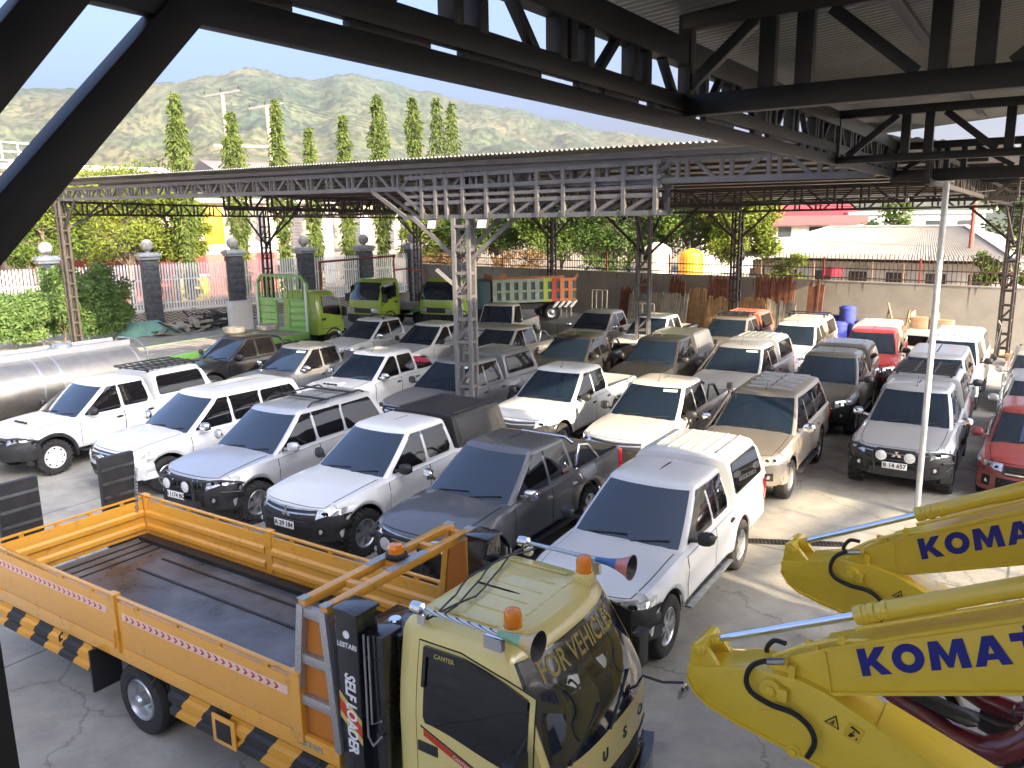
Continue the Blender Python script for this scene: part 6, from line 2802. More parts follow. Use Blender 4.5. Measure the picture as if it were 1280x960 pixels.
def back_wall():
    P = Vector((4.75, 46.9))
    ang = atan2(-.697, .717)
    t = thing('boundary_wall', 'long rendered boundary wall behind the parked cars', 'wall', (P.x, P.y, 0), ang)
    a, b = -15.8, 34.0
    m = MB()
    m.box(((a + b) / 2, .10, 1.24), (b - a, .18, 2.48))
    m.box(((a + b) / 2, .10, 2.50), (b - a, .22, .05))
    m.build('wall', 'render_wall', t)
    rr = random.Random(3)
    m = MB()
    for k in range(46):
        x = rr.uniform(a, b)
        h = rr.uniform(.12, .9)
        w_ = rr.uniform(.03, .12)
        m.prism([(0, 2.46), (w_, 2.46), (w_ * .7, 2.46 - h * .5), (w_ * .5, 2.46 - h), (w_ * .25, 2.46 - h * .6)], (x, .0075, 0), (1, 0, 0), (0, 0, 1), (0, .002, 0))
    m.build('rain_stain', 'render_dark', t)
    # railing: one panel per bay
    x = a
    k = 0
    while x < b - .5:
        x1 = min(x + 4.2, b)
        m = MB()
        for z in (2.66, 3.08):
            m.bar((x, .10, z), (x1, .10, z), .035, .05)
        xx = x + .15
        while xx < x1 - .05:
            m.bar((xx, .10, 2.53), (xx + rr.uniform(-.01, .01), .10, 3.66), .024, .024)
            m.bar((xx, .10, 3.66), (xx + .03, .05, 3.76), .02, .02)
            xx += .185
        pn = m.build('railing', 'rail_brown', t)
        m = MB()
        m.box((x, .10, 3.05), (.07, .07, 1.1))
        m.build('post', 'rail_red', pn)
        x = x1
        k += 1
    return t


back_wall()


def fence():
    P = Vector((-20.2, 45.2))
    ang = atan2(.65, .76)
    g_p, g_f = 'stone pillars of the street fence', 'white picket panels of the street fence'
    ps = [-14.9, -9.95, -5.0, 0, 4.85, 9.45, 13.75, 17.6]
    desc = {-14.9: 'leftmost', -9.95: 'second from the left', -5.0: 'behind the left bushes', 0: 'right of the round yellow green tree', 4.85: 'left of the green stake headboard', 9.45: 'above the green stake headboard', 13.75: 'above the middle lime cab', 17.6: 'at the corner with the boundary wall'}
    d = Vector((cos(ang), sin(ang)))
    first = None
    for s in ps:
        q = P + d * s
        lab = 'dark slate fence pillar with a stone ball, ' + desc[s]
        if first is None:
            t = thing('fence_pillar', lab, 'pillar', (q.x, q.y, 0), ang, g_p)
            m = MB()
            rr = random.Random(1)
            z = 0
            while z < 3.6:
                h = rr.choice((.36, .42, .48))
                h = min(h, 3.62 - z)
                m.box((0, 0, z + h / 2), (.86 + rr.uniform(-.03, .03), .86 + rr.uniform(-.03, .03), h - .03))
                z += h
            m.box((0, 0, 1.8), (.80, .80, 3.6))
            m.build('shaft', 'slate', t, bevel=.02)
            m = MB()
            m.box((0, 0, 3.70), (.98, .98, .16))
            m.box((0, 0, 3.85), (1.14, 1.14, .16))
            m.box((0, 0, 3.96), (.9, .9, .06))
            m.build('cap', 'pillarcap', t, bevel=.02)
            m = MB()
            m.lathe([(.0, .0), (.16, .0), (.13, .06)] + [(.34 * sin(a), .40 - .34 * cos(a)) for a in lin(.35, pi, 10)], (0, 0, 3.98), n=24)
            m.build('ball', 'stoneball', t)
            first = t
        else:
            c = copy_tree(first)
            c.location = (q.x, q.y, 0)
            c['label'] = lab
    for i, (a, b) in enumerate(zip(ps, ps[1:])):
        L = b - a - .9
        q = P + d * (a + b) / 2
        t = thing('picket_fence', 'white picket fence panel on a zigzag wall, ' + ('leftmost', 'second from the left', 'behind the round yellow green tree trunk', 'in front of the red shop front', 'beside the white box and stake headboard', 'behind the middle lime cab', 'nearest the boundary wall corner')[i], 'fence', (q.x, q.y, 0), ang, g_f)
        m = MB()
        m.box((0, .0, .30), (L, .28, .60))
        m.build('low_wall', 'zigzag', t)
        m = MB()
        m.box((0, 0, .63), (L, .34, .06))
        m.build('coping', 'pillarcap', t)
        m = MB()
        x = -L / 2 + .08
        while x < L / 2:
            m.box((x, 0, 2.0), (.085, .03, 2.55))
            m.prism([(-.0425, 0), (.0425, 0), (0, .10)], (x, -.015, 3.28), (1, 0, 0), (0, 0, 1), (0, .03, 0))
            x += .158
        for z in (.80, 1.15, 2.45):
            m.box((0, .035, z), (L, .04, .07))
        m.build('picket_panel', 'picket', t)


fence()

# ------------------------------------------------------------------ plants
def leaf_mat(name, c1, c2, trans=.28, scale=.55):
    m = bpy.data.materials.new(name)
    m.use_nodes = True
    nt = m.node_tree
    for n in list(nt.nodes):
        nt.nodes.remove(n)
    out = nd(nt, 'ShaderNodeOutputMaterial', 400)
    df = nd(nt, 'ShaderNodeBsdfDiffuse', 0, 100)
    tr = nd(nt, 'ShaderNodeBsdfTranslucent', 0, -100)
    mx = nd(nt, 'ShaderNodeMixShader', 200)
    mx.inputs[0].default_value = trans
    tc = nd(nt, 'ShaderNodeTexCoord', -900)
    n = nd(nt, 'ShaderNodeTexNoise', -700)
    n.inputs['Scale'].default_value = scale
    n.inputs['Detail'].default_value = 7
    n.inputs['Roughness'].default_value = .75
    nt.links.new(tc.outputs['Object'], n.inputs['Vector'])
    r = nd(nt, 'ShaderNodeValToRGB', -400)
    r.color_ramp.elements[0].position = .36
    r.color_ramp.elements[0].color = (*c1, 1)
    r.color_ramp.elements[1].position = .66
    r.color_ramp.elements[1].color = (*c2, 1)
    nt.links.new(n.outputs['Fac'], r.inputs['Fac'])
    nt.links.new(r.outputs['Color'], df.inputs['Color'])
    nt.links.new(r.outputs['Color'], tr.inputs['Color'])
    nt.links.new(df.outputs[0], mx.inputs[1])
    nt.links.new(tr.outputs[0], mx.inputs[2])
    nt.links.new(mx.outputs[0], out.inputs['Surface'])
    return m


M['leaf_yellow'] = leaf_mat('yellow_green_leaves', (0.075, 0.11, 0.018), (0.19, 0.22, 0.045))
M['leaf_mid'] = leaf_mat('mid_green_leaves', (0.05, 0.09, 0.018), (0.14, 0.19, 0.045))
M['leaf_dark'] = leaf_mat('dark_green_leaves', (0.035, 0.07, 0.018), (0.11, 0.16, 0.045))
M['leaf_mast'] = leaf_mat('mast_tree_leaves', (0.045, 0.075, 0.018), (0.135, 0.165, 0.05), scale=.9)
M['leaf_bush'] = leaf_mat('light_green_bush', (0.07, 0.13, 0.04), (0.20, 0.29, 0.10))
M['leaf_dry'] = leaf_mat('dry_shrub_leaves', (0.12, 0.07, 0.03), (0.26, 0.17, 0.08))
M['bark'] = mat('bark', (0.13, 0.10, 0.075), rough=.9, var=.4, scale=3, bump=.6, bscale=14)


def leaf(m, p, size, rr, droop=0.0, width=.42):
    d = Vector((rr.gauss(0, 1), rr.gauss(0, 1), rr.gauss(0, .7) - droop))
    d = d.normalized() if d.length > .01 else Vector((1, 0, 0))
    s = Vector((rr.gauss(0, 1), rr.gauss(0, 1), rr.gauss(0, 1)))
    s = (s - d * s.dot(d))
    s = s.normalized() if s.length > .01 else d.orthogonal().normalized()
    n = d.cross(s)
    w_ = size * width
    a = p
    b = p + d * size * .5 + s * w_ * .5 + n * size * .06
    c = p + d * size
    e = p + d * size * .5 - s * w_ * .5 + n * size * .06
    i = len(m.v)
    m.v += [tuple(a), tuple(b), tuple(c), tuple(e)]
    m.f.append((i, i + 1, i + 2, i + 3))


def crown(clumps, per, size, rr, droop=0.0, width=.42):
    m = MB()
    for (c, r) in clumps:
        c = Vector(c)
        for _ in range(per):
            d = Vector((rr.gauss(0, 1), rr.gauss(0, 1), rr.gauss(0, 1))).normalized()
            k = rr.random() ** .45
            p = c + Vector((d.x * r[0], d.y * r[1], d.z * r[2])) * k
            leaf(m, p, size * rr.uniform(.6, 1.25), rr, droop, width)
    return m


def tree(name, label, x, y, h, cw, ch, mt, seed, nclump=26, per=130, size=.42, group=None, trunk_r=.16, droop=.2, cat='tree', low=None, z=0.0):
    """broad crown of leafy clumps round limbs"""
    rr = random.Random(seed)
    t = thing(name, label, cat, (x, y, z), rr.uniform(0, 6), group)
    zc = h - ch / 2
    clumps = []
    limbs = MB()
    lows = h - ch
    limbs.tube([(0, 0, -.1), (.06, .04, lows * .5), (.0, .1, lows + .2), (.1, .05, zc)], [trunk_r, trunk_r * .8, trunk_r * .65, trunk_r * .3], n=8)
    for k in range(nclump):
        a = rr.uniform(0, 2 * pi)
        el = rr.uniform(-.85, 1.0)
        rad = sqrt(max(0.05, 1 - (el * .9) ** 2)) * rr.uniform(.45, 1.0)
        c = Vector((cos(a) * cw / 2 * rad, sin(a) * cw / 2 * rad, zc + el * ch / 2 * .85))
        s = rr.uniform(.13, .24)
        clumps.append((c, (cw * s, cw * s, ch * s * .75)))
        if k % 2 == 0:
            b = Vector((.03, .06, rr.uniform(lows * .75, zc)))
            limbs.tube([b, b.lerp(c, .5) + Vector((0, 0, .2)), c], [trunk_r * .4, trunk_r * .25, .015], n=5)
    limbs.build('trunk', 'bark', t)
    crown(clumps, per, size, rr, droop).build('crown', mt, t, smooth=0)
    return t


def mast_tree(label, x, y, h, wd, seed, group, first=None, twin=False):
    rr = random.Random(seed)
    t = thing('mast_tree', label, 'tree', (x, y, 0), 0, group)
    m = MB()
    m.tube([(0, 0, 0), (.05, 0, h * .5), (.0, .05, h * .98)], [.16, .10, .02], n=7)
    m.build('trunk', 'bark', t)
    m = MB()
    n = int(900 * h / 3.0)
    for _ in range(n):
        u = rr.random() ** .85
        z = lerp(.8, h, u)
        prof = (.55 + .45 * sin(pi * min(1, (1 - u) * 1.35) ** .7)) * (1 - u ** 4 * .75)
        lump = .72 + .42 * noise.noise(Vector((z * .9, seed * 3.1, 0))) + .25 * noise.noise(Vector((z * 2.3, seed, 4)))
        r = wd / 2 * prof * max(.3, lump)
        a = rr.uniform(0, 2 * pi)
        r *= .85 + .35 * noise.noise(Vector((cos(a) * 1.3, sin(a) * 1.3, z * .8 + seed)))
        k = rr.random() ** .4
        ox = 0
        if twin:
            ox = rr.choice((-.55, .6))
            z *= .97 if ox > 0 else 1
        p = Vector((cos(a) * r * k + ox, sin(a) * r * k, z))
        leaf(m, p, rr.uniform(.22, .52), rr, droop=1.3, width=.34)
    m.build('crown', 'leaf_mast', t, smooth=0)
    return t


def plants():
    GM = 'mast trees along the street'
    base = lambda s, off=7.0: (-20.2 - .65 * off + .76 * s, 45.2 + .76 * off + .65 * s)
    Hc = 5.39

    def at(px, off):
        r = (px - 640) / 1000 * 1.0
        lo, hi = -30, 60
        for _ in range(60):
            mid = (lo + hi) / 2
            x, y = base(mid, off)
            # project x with the pitch: depth ~ y*cos + small
            if x / (y * .98) < r:
                lo = mid
            else:
                hi = mid
        return base(lo, off)
    data = [(235, 132, 'tall mast tree left of the double utility pole'), (302, 152, 'mast tree standing between the two utility pole legs'), (357, 138, 'mast tree just right of the double utility pole'), (396, 170, 'short mast tree, fourth from the left'), (438, 155, 'short slim mast tree in front of the hill gully'), (481, 133, 'tall mast tree below the brown hillside, left of the last three'), (524, 136, 'mast tree second from the right end of its row'), (561, 136, 'thick double mast tree at the right end of its row')]
    for i, (px, py, lab) in enumerate(data):
        x, y = at(px, 7.0)
        hz = 277 + (640 - px) * .0147
        h = 5.39 + (hz - py) / 1000 * y * 1.03
        mast_tree(lab, x, y, h, 2.9 if i not in (4, 3) else 2.4, 11 + i * 7, GM, twin=(i == 7))
    tree('street_tree', 'round yellow green tree over the street fence at the left', -25.6, 54.5, 9.3, 8.6, 6.4, 'leaf_yellow', 5, 50, 560, .26, 'leafy trees behind the street fence')
    tree('street_tree', 'yellow green tree right of the round one, before the red shop front', -23.0, 55.6, 7.4, 4.6, 4.6, 'leaf_yellow', 6, 38, 500, .26, 'leafy trees behind the street fence')
    tree('street_tree', 'pale green tree furthest left behind the dark column', -29.5, 51.5, 8.0, 5.5, 5.2, 'leaf_mid', 8, 32, 420, .26, 'leafy trees behind the street fence')
    GB_ = 'leafy trees behind the boundary wall'
    tree('broad_tree', 'dark green tree with feathery leaves behind the wall, left of the grey post', -1.0, 60.5, 8.6, 6.5, 6.0, 'leaf_dark', 21, 44, 480, .28, GB_)
    tree('broad_tree', 'bright green tree behind the wall over the dump bed', 3.6, 58.0, 9.4, 6.5, 6.8, 'leaf_mid', 22, 44, 480, .28, GB_)
    tree('broad_tree', 'dense green tree behind the wall between the two carport posts', 8.2, 56.5, 9.0, 7.0, 7.0, 'leaf_dark', 23, 46, 480, .28, GB_)
    tree('broad_tree', 'tall bushy tree behind the pale water tank', 12.4, 55.5, 9.4, 7.2, 6.8, 'leaf_mid', 24, 44, 480, .28, GB_)
    tree('broad_tree', 'sunlit yellow tree right of the orange water tank', 14.6, 51.0, 7.6, 4.6, 5.2, 'leaf_yellow', 25, 38, 460, .26, GB_)
    tree('broad_tree', 'thin leaved tree at the wall corner near the fence', -6.3, 63.0, 7.4, 5.6, 5.0, 'leaf_yellow', 26, 34, 380, .28, GB_)
    tree('small_tree', 'small round tree in front of the blue grey building', 32.0, 68.0, 6.6, 4.2, 3.6, 'leaf_mid', 31, 18, 110, .40, GB_)
    tree('broad_tree', 'dark tree behind the long grey roof at the right edge', 44.0, 66.0, 8.6, 9.0, 6.0, 'leaf_dark', 33, 26, 120, .5, GB_)
    tree('small_tree', 'leafy green vine tree hanging over the wall at the right end', 20.9, 33.6, 4.6, 2.7, 2.3, 'leaf_mid', 34, 20, 130, .22, GB_, trunk_r=.07)
    for i, (x, y, w_, h, mt, lab) in enumerate(((-4.6, 60.5, 5, 3.3, 'leaf_dry', 'dry brown shrub behind the railing left of the grey post'), (.6, 55.4, 4.5, 3.4, 'leaf_dry', 'dry brown shrub behind the railing above the dump bed'), (6.0, 51.5, 3.6, 3.2, 'leaf_dark', 'dark shrub behind the railing left of the pale water tank'), (15.6, 44.6, 2.6, 3.4, 'leaf_yellow', 'yellow green shrub behind the railing below the long roof'))):
        tree('shrub', lab, x, y, h, w_, h * .8, mt, 50 + i, 16, 110, .28, 'shrubs behind the boundary wall railing', trunk_r=.05, cat='shrub')
    GS = 'bushes inside the street fence at the left'
    for i, (x, y, h, w_, lab) in enumerate(((-21.4, 38.0, 3.5, 2.6, 'tall green bush at the left edge before the slate pillar'), (-20.4, 38.9, 2.9, 2.4, 'green bush in the middle of the left bushes'), (-19.4, 38.6, 3.7, 2.0, 'pointed green bush at the foot of the left carport column'), (-22.6, 36.2, 2.5, 2.6, 'low green bush touching the left picture edge'))):
        tree('bush', lab, x, y, h, w_, h * .93, 'leaf_bush', 70 + i, 34, 260, .22, GS, trunk_r=.05, cat='bush')


plants()


# ------------------------------------------------------------------ buildings
M['b_red'] = mat('red_shop_wall', (0.42, 0.10, 0.085), rough=.7, var=.15)
M['b_cream'] = mat('cream_shop_wall', (0.52, 0.45, 0.36), rough=.8, var=.12)
M['b_yellow'] = mat('yellow_sign', (0.75, 0.52, 0.01), rough=.5)
M['b_white'] = mat('white_wall', (0.66, 0.65, 0.62), rough=.7, var=.06)
M['b_shutter'] = mat('grey_shutter', (0.20, 0.18, 0.165), rough=.6, var=.2)
M['b_grey'] = mat('blue_grey_wall', (0.42, 0.47, 0.52), rough=.7)
M['b_redroof'] = mat('red_roof_sheet', (0.22, 0.03, 0.035), rough=.6, var=.15)
M['b_roof'] = mat('pale_zinc_roof', (0.25, 0.225, 0.185), rough=.75, metal=.0, var=.14, scale=.6)
M['b_brown'] = mat('brown_roof', (0.20, 0.13, 0.09), rough=.8)
M['window_dark'] = mat('dark_window', (0.03, 0.035, 0.04), rough=.1)
M['road'] = mat('asphalt', (0.10, 0.095, 0.09), rough=.9, var=.25, scale=.8)


def street():
    ang = atan2(.65, .76)
    d = Vector((.76, .65)).normalized()
    n = Vector((-.65, .76)).normalized()
    P = Vector((-20.2, 45.2))

    def quad(a, b, o0, o1):
        return [tuple(P + d * a + n * o0), tuple(P + d * b + n * o0), tuple(P + d * b + n * o1), tuple(P + d * a + n * o1)]
    sheet('street_road', quad(-60, 60, 8.2, 14.5), -0.006, 'road')
    sheet('street_pavement', quad(-60, 60, 1.0, 8.0), -0.012, 'yard')
    # row of shops across the street
    q = P + n * 16
    t = thing('shop_building', 'long shop building with red base, yellow signs and grey shutters across the street', 'building', (q.x, q.y, 0), ang)
    m = MB()
    m.box((12, 5, 3.6), (30, 10, 7.2))
    w_ = m.build('wall', 'b_cream', t)
    m = MB()
    m.box((12, 4.9, 7.3), (30.8, 11, .3))
    m.build('roof', 'b_white', t)
    m = MB()
    m.box((6, -.06, 1.6), (17.8, .10, 3.2))
    m.build('red_base', 'b_red', w_)
    m = MB()
    m.box((6, -.05, 3.65), (17.8, .09, .8))
    m.build('white_band', 'b_white', w_)
    for x in (2.6, 7.6, 9.8):
        m = MB()
        m.box((x, -.12, 5.4), (1.5, .22, 2.8))
        m.build('sign_panel', 'b_yellow', w_, bevel=.02)
    for x in (12.6, 17.5, 21.5, 25.0):
        m = MB()
        for k in range(14):
            m.box((x, -.05, 3.2 + k * .26 if x > 15 else 4.3 + k * .18), (2.6, .10 + .03 * (k % 2), .24))
        m.build('shutter', 'b_shutter', w_)
    m = MB()
    m.box((19.6, -.08, 3.2), (.9, .12, 5.6))
    m.box((23.3, -.08, 3.2), (1.0, .12, 5.6))
    m.build('white_pier', 'b_white', w_)
    # yellow stacks on the pavement
    for s, o, ww, hh_, lab in ((-1.6, 12.5, 2.6, 1.7, 'yellow painted kiosk across the street, left one'), (6.6, 12.7, 2.2, 1.8, 'yellow painted kiosk across the street, right one')):
        q2 = P + d * s + n * o
        k = thing('kiosk', lab, 'kiosk', (q2.x, q2.y, 0), ang, 'yellow kiosks across the street')
        m = MB()
        m.box((0, 0, hh_ / 2), (ww, 1.2, hh_))
        m.build('body', 'b_yellow', k, bevel=.04)
        m = MB()
        m.box((0, 0, hh_ + .05), (ww + .2, 1.4, .10))
        m.build('top', 'b_white', k)
    # left building cut by the roof column
    q = P + d * (-26) + n * 17
    t = thing('shop_building', 'low building with brown and yellow roofs at the far left', 'building', (q.x, q.y, 0), ang)
    m = MB()
    m.box((8, 6, 3.2), (22, 12, 6.4))
    w_ = m.build('wall', 'b_cream', t)
    m = MB()
    m.box((8, -.05, 1.5), (22.1, .1, 3.0))
    m.build('red_base', 'b_red', w_)
    m = MB()
    m.prism([(-.6, 6.4), (12.6, 6.4), (6, 9.4)], (-3.4, 0, 0), (0, 1, 0), (0, 0, 1), (22.8, 0, 0))
    m.build('roof', 'b_brown', t)
    m = MB()
    m.box((14, -.5, 7.0), (8, .8, 1.6))
    m.build('sign_panel', 'b_yellow', w_, bevel=.03)
    m = MB()
    m.box((2, -.35, 5.0), (8, .5, .9))
    m.build('awning', 'b_white', w_)
    # white flat roof behind the round tree
    q = P + d * 8 + n * 34
    t = thing('warehouse', 'warehouse with a bright white roof edge behind the street trees', 'building', (q.x, q.y, 0), ang)
    m = MB()
    m.box((-2, 6, 5.1), (16, 12, 10.2))
    w_ = m.build('wall', 'b_brown', t)
    m = MB()
    m.box((-2, -.3, 10.6), (17, 1.0, .45))
    m.build('roof_edge', 'b_white', w_)
    m = MB()
    m.prism([(0, 10.4), (12, 10.4), (6, 12.2)], (10, 0, 0), (0, 1, 0), (0, 0, 1), (9, 0, 0))
    m.build('roof', 'b_shutter', t)
    # hoarding frame on a pole
    q = P + d * -3.0 + n * 18
    t = thing('sign_frame', 'empty white billboard frame on a post at the left', 'sign frame', (q.x, q.y, 0), ang + .3)
    m = MB()
    m.cyl((0, 0, 0), (0, 0, 10.0), .12, n=10)
    m.build('post', 'b_white', t)
    m = MB()
    for z in (10.0, 10.6, 11.2):
        m.bar((-1.6, 0, z), (1.6, 0, z), .08)
    for x in (-1.6, -.5, .6, 1.6):
        m.bar((x, 0, 10.0), (x, 0, 11.2), .08)
    m.build('frame', 'b_white', t)
    # double utility pole
    q = (-24.6, 72.5)
    t = thing('utility_pole', 'double concrete utility pole with slanting cross arms', 'utility pole', (*q, 0), .35)
    M['concrete_pole'] = mat('pale_concrete_pole', (0.21, 0.19, 0.15), rough=.8, var=.1)
    for x, h in ((0, 16.6), (3.6, 15.7)):
        m = MB()
        m.cyl((x + .5, 0, 0), (x, 0, h), .25, .17, n=14)
        p_ = m.build('pole', 'concrete_pole', t, smooth=50)
        m = MB()
        m.bar((x - 1.5, 0, h - .35), (x + 1.5, 0, h + .25), .2, .2)
        a_ = m.build('cross_arm', 'plastic', p_)
        m = MB()
        for k in (-1.4, -.1, 1.4):
            m.lathe([(.03, 0), (.08, .05), (.05, .1), (.08, .15), (.05, .2), (.08, .28), (.03, .35), (0, .5)], (x + k, 0, h - .02 + k * .2), n=10)
        m.build('insulator', 'plastic', a_)
    m = MB()
    m.box((2.0, -.25, 12.2), (6.0, .16, .22))
    m.build('tie_beam', 'concrete_pole', t)
    m = MB()
    m.bar((-1.4, 0, 16.0), (.1, 0, 13.6), .04)
    m.build('stay', 'plastic', t)
    m = MB()
    for k in (-1.4, 0, 1.4):
        pts = [(lerp(0, 60, u) + k, lerp(0, 22, u), 17.0 - 5.0 * u - 6 * u * (1 - u)) for u in lin(0, 1, 14)]
        m.tube(pts, .012, n=4)
    m.build('wire', 'plastic', t)


street()


def beyond_wall():
    ang = atan2(-.697, .717)
    # long hipped house with a pale ribbed roof
    P = Vector((11.7, 54.0))
    t = thing('house', 'long low house with a pale ribbed zinc hip roof behind the boundary wall', 'house', (P.x, P.y, 0), ang)
    a, b = 4.0, 19.5
    ze, zr, dep = 3.05, 4.75, 11.0
    m = MB()
    m.box(((a + b) / 2 - .2, dep / 2 + .3, 1.4), (b - a - 1.2, dep - 1.2, 2.8))
    m.build('wall', 'b_white', t)

    def ribbed(p00, p10, p01, p11, n):
        rows = []
        p00, p10, p01, p11 = map(Vector, (p00, p10, p01, p11))
        for k in range(n * 4 + 1):
            u = k / (n * 4)
            dz = Vector((0, 0, .014 * sin(pi * k / 2 + .4)))
            rows.append([p00.lerp(p10, u) + dz, p01.lerp(p11, u) + dz])
        mm = MB()
        mm.grid(rows)
        return mm
    mm = ribbed((a - .6, -.5, ze), (b, -.5, ze), (a + 3.4, dep / 2, zr), (b - 4.2, dep / 2, zr), 110)
    mm.v += []
    r2 = ribbed((b, -.5, ze), (b, dep + .5, ze), (b - 4.2, dep / 2, zr), (b - 4.2, dep / 2 + .02, zr), 40)
    r3 = ribbed((a - .6, -.5, ze), (a - .6, dep + .5, ze), (a + 3.4, dep / 2, zr), (a + 3.4, dep / 2 + .02, zr), 40)
    r4 = ribbed((a - .6, dep + .5, ze), (b, dep + .5, ze), (a + 3.4, dep / 2, zr), (b - 4.2, dep / 2, zr), 110)
    for r in (r2, r3, r4):
        mm.add(r.v, r.f)
    ro = mm.build('roof', 'b_roof', t, smooth=50)
    m = MB()
    m.bar((a + 3.4, dep / 2, zr + .05), (b - 4.2, dep / 2, zr + .05), .3, .08)
    m.bar((b - 4.2, dep / 2, zr + .05), (b, -.5, ze + .06), .26, .07)
    m.bar((a + 3.4, dep / 2, zr + .05), (a - .6, -.5, ze + .06), .26, .07)
    m.build('ridge_cap', 'b_white', ro)
    m = MB()
    for x in lin(a + 1, b - 2, 6):
        m.box((x, .36, 1.7), (1.0, .06, 1.2))
    m.build('window', 'window_dark', t)
    m = MB()
    for x in lin(a, b - .5, 9):
        m.box((x, -.42, 1.45), (.08, .08, 2.9))
    m.build('porch_post', 'b_brown', t)
    # washing and goods seen through the railing
    m = MB()
    rows = [[(16.9 + .1 * sin(k) + k * .09, 43.6 - .09 * k + .02 * j, 2.75 - .12 * j - .02 * sin(k * 2)) for j in range(5)] for k in range(9)]
    m.grid(rows)
    o = m.build('red_cloth', 'b_red2', None, smooth=60)
    tag(o, 'bright red cloth hung behind the railing below the long roof', 'cloth')
    # red roofed building
    t = thing('house', 'building with a dark red roof and white windows behind the long grey roof', 'house', (26.5, 80.0, 0), -.05)
    m = MB()
    m.box((0, 4, 2.4), (15, 8, 4.8))
    m.build('wall', 'b_white', t)
    m = MB()
    m.prism([(-1.2, 4.7), (9.2, 4.7), (4, 6.9)], (-8, 0, 0), (0, 1, 0), (0, 0, 1), (16, 0, 0))
    m.box((0, -1.25, 5.1), (16, .12, .9))
    m.build('roof', 'b_redroof', t)
    for x in (-5.5, -2.5, .5, 3.5, 6.0):
        m = MB()
        m.box((x, -.03, 4.0), (1.5, .08, 1.1))
        f = m.build('window', 'b_white', t)
        m = MB()
        m.box((x, -.08, 4.0), (1.3, .04, .95))
        m.build('pane', 'window_dark', f)
    t = thing('house', 'blue grey building with a flat roof behind the small round tree', 'house', (40.0, 80.0, 0), -.05)
    m = MB()
    m.box((0, 4, 2.8), (13, 8, 5.6))
    m.build('wall', 'b_grey', t)
    m = MB()
    m.box((0, 3.9, 5.7), (13.6, 8.8, .25))
    m.build('roof', 'b_white', t)
    for x in (-4.5, -1.5, 1.5, 4.5):
        m = MB()
        m.box((x, -.03, 4.4), (1.6, .08, 1.2))
        f = m.build('window', 'b_white', t)
        m = MB()
        m.box((x, -.08, 4.4), (1.4, .04, 1.05))
        m.build('pane', 'window_dark', f)
    # leaning red post right
    m = MB()
    m.cyl((0, 0, 0), (.0, 0, 7), .12, n=10)
    o = m.build('red_post', 'rail_red', None, loc=(24.8, 43.6, 0))
    tag(o, 'thin red brown pole rising in front of the pale hip roof', 'pole')
    # water tanks on stands
    M['tank_orange'] = mat('orange_tank', (0.72, 0.33, 0.03), rough=.4, var=.1)
    M['tank_cream'] = mat('cream_tank', (0.74, 0.62, 0.45), rough=.4, var=.08)
    for x, y, r, z0, z1, mt, lab in ((11.15, 49.8, .76, 1.9, 3.62, 'tank_orange', 'orange ribbed water tank behind the boundary wall'), (9.15, 50.6, .92, 1.6, 4.0, 'tank_cream', 'pale cream water tank left of the orange one')):
        t = thing('water_tank', lab, 'water tank', (x, y, 0), 0, 'water tanks behind the wall')
        m = MB()
        h = z1 - z0
        prof = [(r * .97, 0)]
        for k in range(5):
            b0 = h * .75 * k / 5
            prof += [(r, b0 + .03), (r, b0 + h * .75 / 5 - .05), (r * .965, b0 + h * .75 / 5 - .015)]
        prof += [(r, h * .76), (r * .93, h * .84), (r * .55, h * .95), (r * .26, h * .97), (r * .26, h), (0, h)]
        m.lathe(prof, (0, 0, z0), n=32)
        m.build('tank', mt, t, smooth=30)
        m = MB()
        m.box((0, 0, z0 / 2), (r * 2.1, r * 2.1, z0))
        m.build('stand', 'render_wall', t)


M['b_red2'] = mat('red_cloth', (0.55, 0.05, 0.09), rough=.8)
beyond_wall()
